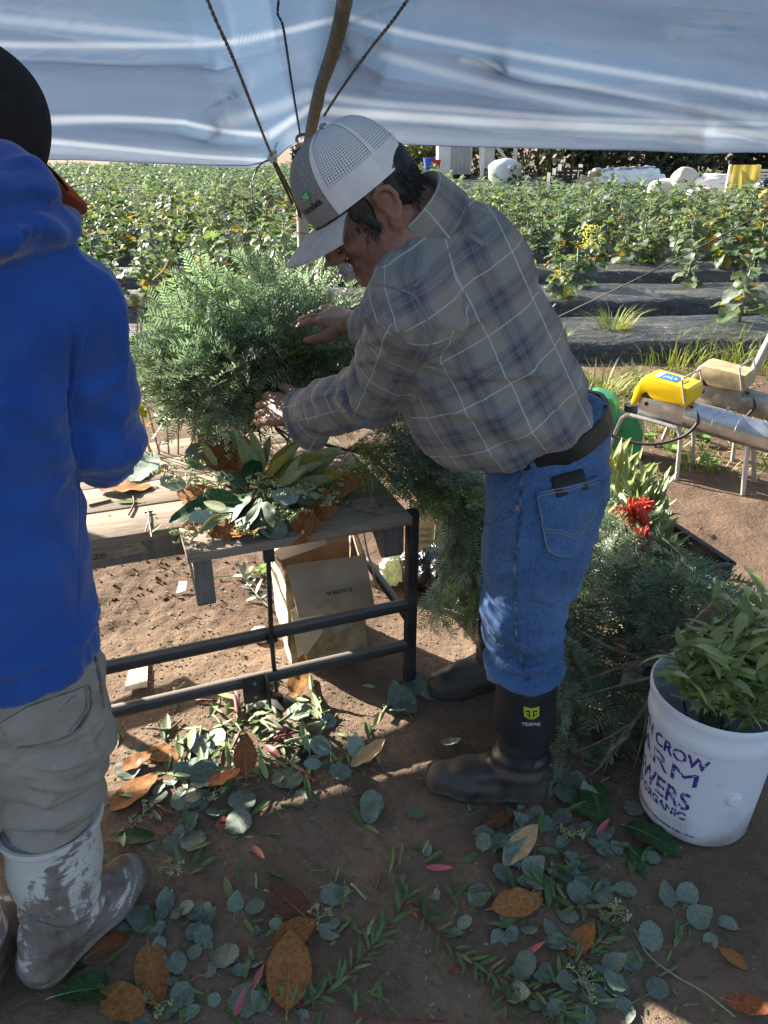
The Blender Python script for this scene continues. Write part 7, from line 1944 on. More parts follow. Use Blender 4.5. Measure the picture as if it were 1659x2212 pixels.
# ================================================================== LEAVES
M['bay'] = simple('bay_leaf_top', [(0.17, 0.215, 0.05), (0.25, 0.30, 0.085), (0.33, 0.37, 0.14)], 0.38, 10, 0.15, 60, 0.5, var=0.5, trans=0.15)
M['bayu'] = simple('bay_leaf_under', [(0.20, 0.25, 0.10), (0.28, 0.33, 0.15)], 0.55, 10, var=0.4, trans=0.15)
M['rib'] = simple('leaf_rib', [(0.26, 0.31, 0.14), (0.33, 0.36, 0.2)], 0.6)
BAY = [leafmesh('leaf', [M['bay'], M['bayu'], M['rib']], L=0.060 + 0.007 * i, W=0.017 + 0.0025 * (i % 3), nu=10, nv=4, prof='ovate' if i % 2 else 'lance', curl=-0.35 - 0.2 * i, fold=0.22, wave=0.02, stem=0.008, stemr=0.0009, seed=i, twist=0.3 * (i - 2)) for i in range(5)]
def leafy(name, pts, n, meshes, label, cat, rd, sc=(0.8, 1.2), stem_r=0.0035, group=None, up=(0, 0, 1), start=0.3, stem_mat='kales', el=(-0.1, 0.5), flat=False, along=(0.35, 0.9)):
    P = smooth_path(pts, 7); root = thing(name, P[0], label, cat, group)
    MB().tube(P, [stem_r * (1 - 0.65 * i / len(P)) for i in range(len(P))], 6).build('stem', M[stem_mat], root)
    for i in range(n):
        t = (start + (1 - start) * (i + 0.5) / n) * (len(P) - 1); k = min(int(t), len(P) - 2); p = P[k].lerp(P[k + 1], t - k); ax = (P[k + 1] - P[k]).normalized()
        w = i * 2.4 + rd.uniform(-.4, .4); e1 = ax.orthogonal().normalized(); e2 = ax.cross(e1)
        d = (ax * rd.uniform(*along) + (e1 * math.cos(w) + e2 * math.sin(w)) + Vector((0, 0, rd.uniform(*el)))).normalized()
        if flat: d.z = rd.uniform(0.03, 0.28); d.normalize()
        m = frame_mat(p, d, rd.uniform(-0.5, 0.5), up) @ Matrix.Scale(rd.uniform(*sc), 4)
        put('leaf', meshes[rd.randrange(len(meshes))], root, m)
    return root
rd = random.Random(31)
bay_ends = [(1500, 1420, 1.50), (1560, 1390, 1.62), (1620, 1330, 1.72), (1600, 1450, 1.45), (1640, 1500, 1.38), (1540, 1500, 1.38), (1660, 1400, 1.55), (1580, 1560, 1.32), (1700, 1460, 1.5), (1500, 1530, 1.36), (1650, 1300, 1.85), (1580, 1310, 1.8), (1720, 1350, 1.7), (1545, 1455, 1.44), (1470, 1440, 1.52), (1450, 1500, 1.46), (1480, 1480, 1.48), (1600, 1360, 1.66), (1680, 1540, 1.35), (1520, 1400, 1.6)]
blab = 'leafy bay branch with glossy green leaves standing in the white bucket'
for i, (px, py, Y) in enumerate(bay_ends):
    e = at_z(px, py, 0.42 + 0.12 * max(0, 1560 - py) / 250); b0 = BC + Vector((rd.gauss(0, .03), rd.gauss(0, .03), 0.03)); m_ = BC + (e - BC) * 0.35; m_.x = BC.x + max(-0.09, min(0.09, m_.x - BC.x)); m_.y = BC.y + max(-0.09, min(0.09, m_.y - BC.y)); m_.z = 0.33
    P = smooth_path([b0, m_, e], 7); root = thing('bay_branch', b0, blab, 'branch', 'bay branches in the bucket')
    MB().tube(P, [0.0035 * (1 - 0.6 * k / len(P)) for k in range(len(P))], 6).build('stem', M['kales'], root)
    sw = rd.uniform(0, 6.28); ax = (P[-1] - P[-4]).normalized()
    for k in range(26):
        t = rd.uniform(0.66, 1.0) * (len(P) - 1); q = P[min(int(t), len(P) - 2)].lerp(P[min(int(t) + 1, len(P) - 1)], t - int(t)) + Vector((rd.gauss(0, .028), rd.gauss(0, .028), rd.gauss(0, .018)))
        if q.z < 0.47 and q.y < BC.y + 0.10 and math.hypot(q.x - BC.x, q.y - BC.y) > 0.112:
            f_ = 0.112 / math.hypot(q.x - BC.x, q.y - BC.y); q.x = BC.x + (q.x - BC.x) * f_; q.y = BC.y + (q.y - BC.y) * f_
        w = (rd.gauss(0.5, 0.8) if rd.random() < 0.6 else rd.uniform(0, 6.28))
        d = Vector((math.cos(w), math.sin(w) * 0.9, rd.gauss(0.15, 0.35))) + ax * 0.35
        tip_ = q + d.normalized() * 0.09
        if tip_.z < 0.50 and tip_.y < BC.y + 0.05 and math.hypot(tip_.x - BC.x, tip_.y - BC.y) > 0.135: d = Vector((rd.gauss(0.1, .5), rd.gauss(0.5, .4), rd.gauss(0.45, .25)))
        put('leaf', BAY[rd.randrange(len(BAY))], root, frame_mat(q, d, rd.gauss(0, 0.45)) @ Matrix.Scale(rd.uniform(0.95, 1.4), 4))
# one yellow leaf in the bucket
YL = leafmesh('yellow_leaf', [simple('yellow_leaf', [(0.45, 0.3, 0.02), (0.5, 0.36, 0.05)], 0.5), M['bayu'], M['rib']], L=0.05, W=0.02, nu=8, nv=4, prof='ovate', curl=-0.3, fold=0.1)
o = put('yellow_leaf', YL, None, frame_mat(at_y(1548, 1505, 1.34), (0.6, -0.3, -0.7), 0.5)); tag(o, 'small yellow leaf among the green bay leaves in the bucket', 'leaf')

# ---- magnolia, eucalyptus and slender leaves
M['magg'] = simple('magnolia_top', [(0.02, 0.05, 0.018), (0.035, 0.085, 0.028), (0.06, 0.12, 0.04)], 0.5, 16, 0.15, 50, 0.3, var=0.4, trans=0.06)
M['magb'] = simple('magnolia_underside', [(0.22, 0.085, 0.028), (0.31, 0.125, 0.042), (0.38, 0.17, 0.065)], 0.8, 14, 0.25, 120, 0.2, var=0.35, trans=0.06)
M['magd'] = simple('magnolia_dark_brown', [(0.10, 0.04, 0.022), (0.15, 0.065, 0.035)], 0.75, 14, 0.25, 120, 0.2)
M['magt'] = simple('magnolia_tan', [(0.38, 0.26, 0.13), (0.48, 0.35, 0.2)], 0.8, 14, 0.2, 120, 0.2)
M['ribb'] = simple('brown_rib', [(0.34, 0.2, 0.08), (0.42, 0.27, 0.12)], 0.7)
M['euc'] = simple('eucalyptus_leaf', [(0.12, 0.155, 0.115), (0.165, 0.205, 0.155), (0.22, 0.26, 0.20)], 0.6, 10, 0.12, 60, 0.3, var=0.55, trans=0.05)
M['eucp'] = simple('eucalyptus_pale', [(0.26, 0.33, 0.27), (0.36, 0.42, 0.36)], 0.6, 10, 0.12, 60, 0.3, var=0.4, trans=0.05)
M['ribp'] = simple('pale_rib', [(0.25, 0.3, 0.2)], 0.6)
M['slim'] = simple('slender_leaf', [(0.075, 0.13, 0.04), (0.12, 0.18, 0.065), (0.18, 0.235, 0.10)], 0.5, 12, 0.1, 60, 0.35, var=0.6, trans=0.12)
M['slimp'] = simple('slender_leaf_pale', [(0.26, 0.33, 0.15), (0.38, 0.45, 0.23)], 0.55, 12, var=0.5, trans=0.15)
M['pink'] = simple('pink_bract', [(0.4, 0.03, 0.09), (0.5, 0.1, 0.14), (0.25, 0.2, 0.06)], 0.5, 25, var=0.3)
M['redstem'] = simple('red_stem', [(0.13, 0.02, 0.03), (0.25, 0.05, 0.05)], 0.6, 30)
def mag(mats, L=1.0, W=0.48, curl=-0.3, fold=0.1, wave=0.02, seed=0, cup=0.0):
    return leafmesh('magnolia_leaf', mats, L=L, W=W, nu=14, nv=6, prof='magnolia', curl=curl, fold=fold, wave=wave, stem=0.10, stemr=0.012, thick=0.008, seed=seed, cup=cup)
# brown side up: the felted underside is material 0
MAGB = [mag([M['magb'], M['magg'], M['ribb']], 1, 0.50 + 0.05 * (i % 3), -0.35 + 0.25 * i, 0.10 + 0.05 * (i % 2), 0.02 + 0.01 * i, i) for i in range(4)]
MAGG = [mag([M['magg'], M['magb'], M['rib']], 1, 0.42 + 0.05 * (i % 3), -0.3 - 0.2 * i, 0.18, 0.03, i + 9) for i in range(3)]
MAGD = [mag([M['magd'], M['magg'], M['ribb']], 1, 0.5, 0.2, 0.12, 0.03, 19)]
MAGT = [mag([M['magt'], M['magb'], M['ribb']], 1, 0.42, 0.5, 0.25, 0.05, 29), mag([M['magt'], M['magb'], M['ribb']], 1, 0.55, -0.9, 0.35, 0.05, 30)]
def gp(px, py): p = at_z(px, py, 0); p.z = gz(p.x, p.y); return p
occ = []
def lay_leaf(name, me, a, e, rd, lift=0.006, roll=0.12, wide=1.0, tilt=None):
    p0 = gp(*a); p1 = gp(*e); d = p1 - p0; L = d.length; d.normalize()
    if tilt is None: tilt = rd.uniform(0.0, 0.12)
    d = (d + Vector((0, 0, tilt))).normalized()
    n = sum(1 for (q, r) in occ if (q - (p0 + p1) / 2).length < r); occ.append(((p0 + p1) / 2, L * 0.45))
    m = frame_mat(p0 + Vector((0, 0, lift + 0.004 * min(n, 4))), d, rd.uniform(-roll, roll)) @ Matrix.Diagonal((L, L * wide, L, 1))
    return put(name, me, None, m)
rd = random.Random(55)
brown = [((320, 2038), (342, 2174), 'b', 'large rust-brown magnolia leaf lying flat beside a glossy green one near the white boots'),
         ((620, 2190), (631, 2030), 'b', 'large rust-brown magnolia leaf with pale midrib lying at the start of a long leafy sprig'),
         ((587, 2052), (684, 2000), 'b', 'orange-brown magnolia leaf lying half under the large rust-brown one'),
         ((676, 2000), (582, 1928), 'd', 'dark brown magnolia leaf touching an orange-brown one'),
         ((220, 2138), (325, 2216), 'b', 'torn rust-brown magnolia leaf at the tip of the glossy green leaf'),
         ((192, 2068), (282, 2012), 'b', 'narrow brown magnolia leaf just beyond the toe of the white boot'),
         ((240, 1758), (342, 1680), 'b', 'curled brown magnolia leaf lying behind the white boot in the shade'),
         ((440, 1703), (532, 1698), 'b', 'rust-brown magnolia leaf at the edge of the sunlit patch'),
         ((315, 1628), (388, 1648), 'b', 'brown magnolia leaf half buried in eucalyptus near the grey trousers'),
         ((255, 1668), (338, 1645), 'b', 'dull brown magnolia leaf under a twig near the grey trousers'),
         ((757, 1662), (838, 1622), 't', 'tan curled magnolia leaf at the corner of the sunlit patch'),
         ((1042, 1785), (1108, 1766), 'd', 'dull brown magnolia leaf under the sole of the black boot'),
         ((1087, 1870), (1162, 1802), 't', 'pale tan magnolia leaf under round eucalyptus leaves'),
         ((1060, 1965), (1174, 1947), 'b', 'orange-brown magnolia leaf lying alone above two round eucalyptus leaves'),
         ((1230, 2070), (1284, 2010), 'u', 'folded amber magnolia leaf beside a cluster of green berries'),
         ((1555, 2048), (1616, 2100), 'b', 'small orange-brown magnolia leaf beside a red stem'),
         ((1562, 2168), (1668, 2212), 'b', 'rust-orange magnolia leaf with raised stalk lying on bare dirt'),
         ((0, 1702), (36, 1645), 'b', 'brown magnolia leaf between the legs of the worker in blue'),
         ((632, 1519), (680, 1462), 'u', 'bright amber magnolia leaf standing beside the black pedal'),
         ((533, 1690), (534, 1628), 'b', 'small rust magnolia leaf standing upright in the sunlit clippings'),
         ((1120, 1822), (1142, 1848), 'b', 'bit of rust magnolia leaf beside the bucket')]
for a, e, k, lab in brown:
    me = {'b': MAGB[rd.randrange(4)], 'd': MAGD[0], 't': MAGT[0], 'u': MAGT[1]}[k]
    if 'amber' in lab: me = MAGB[3]
    o = lay_leaf('magnolia_leaf', me, a, e, rd, 0.008, 0.15, tilt=(0.75 if 'standing' in lab else None)); tag(o, lab, 'leaf')
green = [((118, 2160), (290, 2112), 'long glossy green magnolia leaf beside the muddy white boot'), ((103, 2124), (198, 2068), 'dark green magnolia leaf half under the white boot'),
         ((243, 1818), (345, 1814), 'very dark green magnolia leaf behind the white boot'), ((1348, 1780), (1478, 1850), 'broad shiny green magnolia leaf leaning at the bucket foot'),
         ((1355, 1826), (1454, 1922), 'dull dark green magnolia leaf below the shiny one at the bucket'), ((1277, 1690), (1298, 1795), 'upright curled green magnolia leaf between boot and bucket'),
         ((1228, 1733), (1278, 1775), 'small green magnolia leaf next to the upright curled one')]
for a, e, lab in green:
    o = lay_leaf('magnolia_leaf', MAGG[rd.randrange(3)], a, e, rd, 0.010, 0.2, tilt=0.35 if 'upright' in lab or 'leaning' in lab else None); tag(o, lab, 'leaf')
EUC = [leafmesh('eucalyptus_leaf', [M['euc'], M['eucp'], M['ribp']], L=1.0, W=(0.88, 0.7, 0.95, 0.78, 0.8)[i], nu=10, nv=6, prof=('round', 'ovate', 'round', 'ovate', 'round')[i], curl=(0.35, -0.9, 0.1, 0.8, -0.3)[i], fold=(0.05, 0.2, 0.05, 0.12, 0.3)[i], wave=0.035, stem=0.28 if i % 2 else 0.12, stemr=0.014, thick=0.01, seed=i, cup=0.25 * (i % 2)) for i in range(5)]
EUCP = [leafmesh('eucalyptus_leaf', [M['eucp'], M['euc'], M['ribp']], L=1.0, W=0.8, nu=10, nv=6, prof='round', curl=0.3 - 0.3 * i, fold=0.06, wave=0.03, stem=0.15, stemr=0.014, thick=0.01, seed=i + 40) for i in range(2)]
z7 = [(805, 865, 110), (855, 945, 100), (605, 875, 120), (670, 930, 110), (980, 1055, 110), (1105, 1060, 100), (1410, 960, 110), (1435, 780, 90), (1100, 830, 85), (1480, 770, 70), (1195, 915, 60), (810, 470, 110), (790, 380, 90), (870, 375, 100), (880, 270, 90), (850, 225, 80), (740, 280, 70), (910, 220, 60), (795, 260, 70), (945, 270, 70), (1245, 285, 115), (1310, 360, 80), (1470, 260, 85), (1605, 390, 95), (1600, 425, 80), (790, 1215, 110), (845, 1030, 70), (600, 1310, 90), (820, 1290, 100), (720, 1270, 80), (1060, 1240, 130), (1340, 1220, 80), (770, 1060, 60), (545, 930, 90), (780, 520, 60), (690, 330, 60), (560, 235, 90), (620, 165, 80), (690, 1000, 80), (760, 1250, 90), (1040, 1110, 70), (1110, 1245, 90), (700, 850, 70), (900, 1000, 60), (1440, 905, 60)]
z8 = [(605, 590, 90), (675, 625, 80), (815, 610, 85), (890, 630, 80), (880, 490, 90), (690, 465, 80), (460, 570, 70), (735, 665, 60), (635, 755, 100), (840, 770, 110), (860, 725, 80), (990, 785, 100), (1045, 745, 90), (1215, 770, 110), (1310, 770, 90), (1370, 865, 100), (1485, 885, 90), (495, 875, 105), (500, 970, 115), (745, 980, 100), (1150, 950, 115), (1000, 1075, 105), (1080, 1050, 90), (985, 1130, 90), (605, 1090, 100), (715, 1110, 100), (590, 1210, 130), (775, 1160, 110), (725, 1265, 110), (975, 1195, 90), (950, 1235, 80), (1015, 1280, 130), (1180, 1180, 80), (1410, 970, 80), (135, 435, 70), (180, 580, 60), (205, 760, 80), (310, 930, 60), (910, 560, 70), (1000, 565, 70), (920, 1100, 60), (860, 1090, 60), (430, 555, 70), (1160, 620, 60), (770, 440, 70), (550, 435, 70), (830, 270, 60), (1080, 390, 70), (70, 690, 60), (350, 890, 60), (770, 860, 60)]
rd = random.Random(66)
eg = 'round eucalyptus leaves on the dirt'
def euc(px, py, s, pale=False, lab=None, grp=None, cat='leaf'):
    a = rd.uniform(0, 6.28); h = s / 2 * 1.14
    me = (EUCP if pale else EUC)[rd.randrange(2 if pale else 5)]
    o = lay_leaf('eucalyptus_leaf', me, (px - h * math.cos(a), py - h * 0.9 * math.sin(a)), (px + h * math.cos(a), py + h * 0.9 * math.sin(a)), rd, 0.004, 0.25, rd.uniform(0.85, 1.05))
    tag(o, lab or 'round blue-green eucalyptus leaf lying on the shaded dirt', cat, grp or eg)
for x, y, s in z7: euc(x * .5, 1548 + y * .5, s * .5)
for x, y, s in z8: euc(829.5 + x * .5, 1548 + y * .5, s * .5)
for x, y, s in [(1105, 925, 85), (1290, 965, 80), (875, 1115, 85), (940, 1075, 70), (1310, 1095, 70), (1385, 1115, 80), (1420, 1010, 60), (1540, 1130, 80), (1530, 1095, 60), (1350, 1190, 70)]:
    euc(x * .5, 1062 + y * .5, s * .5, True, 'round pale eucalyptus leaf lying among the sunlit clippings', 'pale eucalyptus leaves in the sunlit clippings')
for x, y, s in [(860, 1525, 60), (900, 1490, 40), (870, 1510, 44), (880, 1540, 36), (845, 1545, 30), (975, 1620, 40), (950, 1675, 44), (930, 1510, 40), (1270, 1720, 50), (1180, 1700, 40)]: euc(x, y, s)
n = 0
while n < 85:
    c0 = rd.choice(((420, 1740), (420, 1990), (560, 2100), (1200, 1900), (1180, 2080), (1280, 2150), (1120, 1850), (330, 2120), (1250, 1730)))
    px, py = rd.gauss(c0[0], 75), rd.gauss(c0[1], 50)
    if (px < 330 and 1700 < py) or (px > 1370 and 1560 < py < 1840) or py > 2200 or py < 1480: continue
    euc(px, py, rd.uniform(24, 56)); n += 1
# slender leaves: single clippings
SLIM = [leafmesh('slender_leaf', [M['slim'], M['slimp'], M['ribp']], L=1.0, W=0.2 + 0.04 * i, nu=8, nv=4, prof='narrow', curl=0.3 - 0.3 * i, fold=0.25, thick=0.02, stem=0.0, seed=i) for i in range(3)]
SLIMP = [leafmesh('slender_leaf', [M['slimp'], M['slim'], M['ribp']], L=1.0, W=0.24, nu=8, nv=4, prof='narrow', curl=0.3 - 0.5 * i, fold=0.25, thick=0.02, stem=0.0, seed=i + 5) for i in range(2)]
PINK = [leafmesh('pink_bract', [M['pink'], M['slimp'], M['rib']], L=1.0, W=0.24, nu=8, nv=4, prof='narrow', curl=0.4, fold=0.5, thick=0.02, seed=8)]
rd = random.Random(88)
def slim(px, py, L, pale=False, ang=None, lab=None, grp=None):
    a = rd.uniform(0, 6.28) if ang is None else ang
    o = lay_leaf('slender_leaf', (SLIMP if pale else SLIM)[rd.randrange(2 if pale else 3)], (px - L / 2 * math.cos(a), py - L / 2 * math.sin(a)), (px + L / 2 * math.cos(a), py + L / 2 * math.sin(a)), rd, 0.004, 0.5)
    tag(o, lab or 'slender green leaf clipping lying on the shaded dirt', 'leaf', grp or 'slender leaf clippings on the dirt')
def blocked(px, py):
    if px < 330 and py > 1700 and px < 330 - (py - 1700) * 0.12 and (px < 215 or 1860 < py < 2040 and px < 300): return True
    return (px > 1370 and 1560 < py < 1840)
n = 0
while n < 170:
    px, py = rd.uniform(200, 1640), rd.uniform(1560, 2205)
    w = math.exp(-((px - 480) / 300) ** 2) * 0.9 + math.exp(-((px - 1240) / 230) ** 2 - ((py - 1920) / 230) ** 2) + 0.1
    if rd.random() > w or blocked(px, py): continue
    slim(px, py, rd.uniform(28, 60)); n += 1
n = 0
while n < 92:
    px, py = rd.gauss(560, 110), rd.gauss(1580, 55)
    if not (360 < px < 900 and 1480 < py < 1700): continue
    slim(px, py, rd.uniform(24, 52), rd.random() < 0.85, None, 'pale slender leaf clipping lying in the sunlit patch', 'pale leaf clippings in the sunlit patch'); n += 1  # mostly the paler leaf, so the sunlit patch is brightened by colour
for px, py, L, a in ((950, 1882, 62, 0.15), (885, 1972, 60, 1.0), (1150, 2064, 70, -0.35), (562, 1860, 50, 0.9), (520, 2180, 66, -1.2), (590, 1640, 55, 0.9), (560, 2125, 60, -1.0), (1300, 1790, 40, -0.9)):
    o = lay_leaf('pink_bract', PINK[0], (px - L / 2 * math.cos(a), py - L / 2 * math.sin(a)), (px + L / 2 * math.cos(a), py + L / 2 * math.sin(a)), rd, 0.006, 0.4)
    tag(o, 'pink-tinged slender bract lying on the shaded dirt', 'bract', 'pink bracts on the dirt')
# cut stem pieces
STEM = []
for i, mk in enumerate(('kales', 'redstem', 'slimp', 'bare')):
    mb = MB().tube([(0, 0, 0.06), (0.3, 0.02, 0.07), (0.7, -0.02, 0.06), (1, 0.01, 0.07)], [0.065, 0.06, 0.06, 0.055], 7); STEM.append(mb.mesh('cut_stem', mats=M[mk]))
n = 0
while n < 95:
    sun = n < 45
    px, py = (rd.gauss(580, 110), rd.gauss(1580, 60)) if sun else (rd.uniform(220, 1640), rd.uniform(1600, 2200))
    if blocked(px, py) or py < 1480: continue
    L = rd.uniform(22, 60); a = rd.uniform(0, 6.28)
    o = lay_leaf('cut_stem', STEM[rd.choice((0, 0, 2, 2, 1, 3))], (px, py), (px + L * math.cos(a), py + L * 0.8 * math.sin(a)), rd, 0.001, 0.1, tilt=0.02)
    tag(o, 'short cut plant stem lying among the sunlit clippings' if sun else 'short cut plant stem lying on the shaded dirt', 'stem', 'cut stems in the sunlit patch' if sun else 'cut stems on the dirt'); n += 1
# leafy sprigs on the ground
SL2 = [leafmesh('leaf', [M['slim'], M['slimp'], M['rib']], L=0.045, W=0.0085, nu=6, nv=2, prof='narrow', curl=0.25 - 0.2 * i, fold=0.25, seed=i) for i in range(3)]
def gpath(pts, z=0.008): return [gp(*p) + Vector((0, 0, z)) for p in pts]
def gsprig(pts, n, label, mk='redstem', start=0.08, sc=(0.7, 1.1)):
    P = gpath(pts)
    r_ = leafy('leafy_sprig', P, n, SL2, label, 'sprig', rd, sc, 0.0022, start=start, stem_mat=mk, el=(0.1, 0.5), flat=True)
gsprig([(596, 2192), (680, 2165), (760, 2100), (820, 2030), (868, 1965), (884, 1938)], 60, 'long leafy sprig with narrow green leaves curving over bare dirt')
gsprig([(890, 1955), (960, 2030), (1040, 2090), (1120, 2125), (1190, 2165), (1225, 2205)], 56, 'long leafy sprig with purplish stem among eucalyptus leaves')
gsprig([(1060, 2085), (1085, 2140), (1098, 2188)], 10, 'short forked leafy sprig with red stem')
gsprig([(1190, 2140), (1230, 2095), (1290, 2050), (1320, 2005)], 22, 'short leafy sprig next to the folded amber leaf')
gsprig([(1250, 1950), (1290, 1990), (1330, 2010)], 14, 'small leafy sprig beside the green berries')
gsprig([(960, 2210), (780, 2200), (770, 2170)], 8, 'tiny leafy sprig at the end of the long curving sprig')
gsprig([(1240, 1960), (1190, 1930), (1150, 1900)], 12, 'leafy sprig under the round leaves near the bucket')
# eucalyptus seed sprays
M['seed'] = simple('eucalyptus_seed', [(0.22, 0.27, 0.10), (0.33, 0.36, 0.17), (0.42, 0.42, 0.24)], 0.6, 30, var=0.3)
def seed_spray(parent_label, p, n, size, rd, parent=None, up=0.4, label=None, group=None):
    mb = MB(); p = Vector(p)
    for i in range(n):
        a = rd.uniform(0, 6.28); d = Vector((math.cos(a), math.sin(a), rd.uniform(-0.1, up))).normalized(); L = size * rd.uniform(0.4, 1.0)
        c_ = p + d * L; c_.z = max(c_.z, p.z * 0 + 0.004)
        mb.tube([p, p.lerp(c_, 0.6) + Vector((0, 0, 0.004)), c_], [0.0011, 0.0009, 0.0008], 4, cap=False)
        for k in range(rd.randint(4, 7)):
            w = rd.uniform(0, 6.28); dd = (d * 0.7 + Vector((math.cos(w), math.sin(w), rd.uniform(-.3, .6)))).normalized(); e = c_ + dd * rd.uniform(0.006, 0.011); e.z = max(e.z, 0.004)
            mb.tube([c_, c_.lerp(e, 0.55), c_.lerp(e, 0.85), e], [0.0007, 0.0012, 0.0028, 0.0008], 5)
    return mb
for i, (px, py, n, s, lab) in enumerate(((1325, 1975, 16, 0.03, 'cluster of green eucalyptus berries on the dirt'), (1165, 1880, 9, 0.03, 'small spray of eucalyptus berries by the pale tan leaf'), (1262, 2125, 10, 0.035, 'spray of eucalyptus berries beside overlapping round leaves'), (1235, 1800, 10, 0.03, 'spray of eucalyptus berries in front of the bucket'),
                                         (465, 1720, 10, 0.035, 'spray of eucalyptus berries on a brown leaf in the shade'), (310, 1770, 10, 0.04, 'spray of eucalyptus berries behind the white boot'), (372, 1882, 8, 0.03, 'spray of eucalyptus berries beyond the toe of the white boot'), (690, 1990, 8, 0.025, 'spray of eucalyptus berries by the dark brown leaf'), (340, 2170, 9, 0.03, 'spray of eucalyptus berries between brown magnolia leaves'))):
    p = gp(px, py) + Vector((0, 0, 0.008)); tag(seed_spray(None, p, n, s, rd).build('berry_spray', M['seed'], loc=p), lab, 'berries')
p = gpath([(1370, 2005), (1400, 2060), (1460, 2110), (1520, 2150), (1585, 2205)], 0.006)
tag(MB().tube(smooth_path(p, 6), 0.0016, 5).build('thin_stem', M['slimp'], loc=p[0]), 'long thin yellow-green stem curving over the dirt', 'stem')
# red wire curls
M['redwire'] = simple('red_wire', [(0.42, 0.1, 0.08), (0.5, 0.15, 0.12)], 0.5)
for px, py, n_, lab in ((482, 1790, 3.2, 'tangled coil of thin red wire on the dirt'), (355, 1803, 1.5, 'ring of thin red wire beside the dark green leaf'), (815, 1668, 0.8, 'loose curl of thin red wire near the sunlit patch'), (430, 2128, 0.6, 'short hook of thin red wire between leaves'), (838, 1690, 0.5, 'bent bit of thin red wire near the black boot')):
    c_ = gp(px, py); P = [c_ + Vector((math.cos(t * .5) * 0.016 * (1 + 0.2 * math.sin(t)), math.sin(t * .5) * 0.014 + 0.0004 * t, 0.004 + 0.003 * abs(math.sin(t * .7)))) for t in range(int(n_ * 12.6))]
    tag(MB().tube(P, 0.0011, 5).build('wire_curl', M['redwire'], loc=c_), lab, 'wire')
# a small cone
c_ = gp(655, 1640)
mb = MB()
for i in range(40):
    w = i * 2.4; z = 0.004 + 0.022 * i / 40; r = 0.012 * math.sin(math.pi * (i + 3) / 46); mb.box(c_ + Vector((math.cos(w) * r, math.sin(w) * r, z)), (0.009, 0.006, 0.003), Matrix.Rotation(w, 3, 'Z') @ Matrix.Rotation(-0.5, 3, 'Y'))
tag(mb.build('pine_cone', M['rubber'], loc=c_), 'small dark cone among the sunlit clippings', 'cone')
M['dryl'] = simple('dry_litter', [(0.2, 0.17, 0.1), (0.3, 0.25, 0.16)], 0.8)
# fine litter nobody could count
mb = MB(); rd = random.Random(12)
for i in range(1500):
    if rd.random() < 0.45: px, py = rd.gauss(560, 150), rd.gauss(1600, 70)
    else: px, py = rd.uniform(190, 1650), rd.uniform(1480, 2208)
    if blocked(px, py): continue
    p = gp(px, py) + Vector((0, 0, 0.002)); s = rd.uniform(0.0015, 0.005); a = rd.random() * 3.14
    mb.box(p, (s * rd.uniform(1, 3), s, 0.0012), Matrix.Rotation(a, 3, 'Z'), mi=rd.choice((0, 0, 1, 2)))
for i in range(300):
    px, py = rd.uniform(230, 1050), rd.uniform(1210, 1480); p = gp(px, py) + Vector((0, 0, 0.003)); s = rd.uniform(0.002, 0.006)
    mb.box(p, (s * rd.uniform(1, 3), s, 0.0015), Matrix.Rotation(rd.random() * 3, 3, 'Z'), mi=rd.choice((0, 1, 3, 3, 2)))
tag(mb.build('fine_litter', [M['slim'], M['bare'], M['slimp'], M['dryl']]), 'fine bits of leaf and stem scattered over the dirt', 'litter', kind='stuff')
# soil crumbs under the table
mb = MB()
for i in range(420):
    px, py = rd.uniform(150, 640), rd.uniform(1190, 1470); p = gp(px, py); s = rd.uniform(0.003, 0.010) * (1.2 if py < 1300 else 0.6)
    mb.box(p + Vector((0, 0, s * 0.25)), (s, s * rd.uniform(.6, 1), s * .7), Matrix.Rotation(rd.random() * 3, 3, 'Z') @ Matrix.Rotation(rd.gauss(0, .5), 3, 'X'))
tag(mb.build('soil_crumbs', M['soil'], smooth=False), 'loose crumbs of soil under the table', 'soil', kind='stuff')

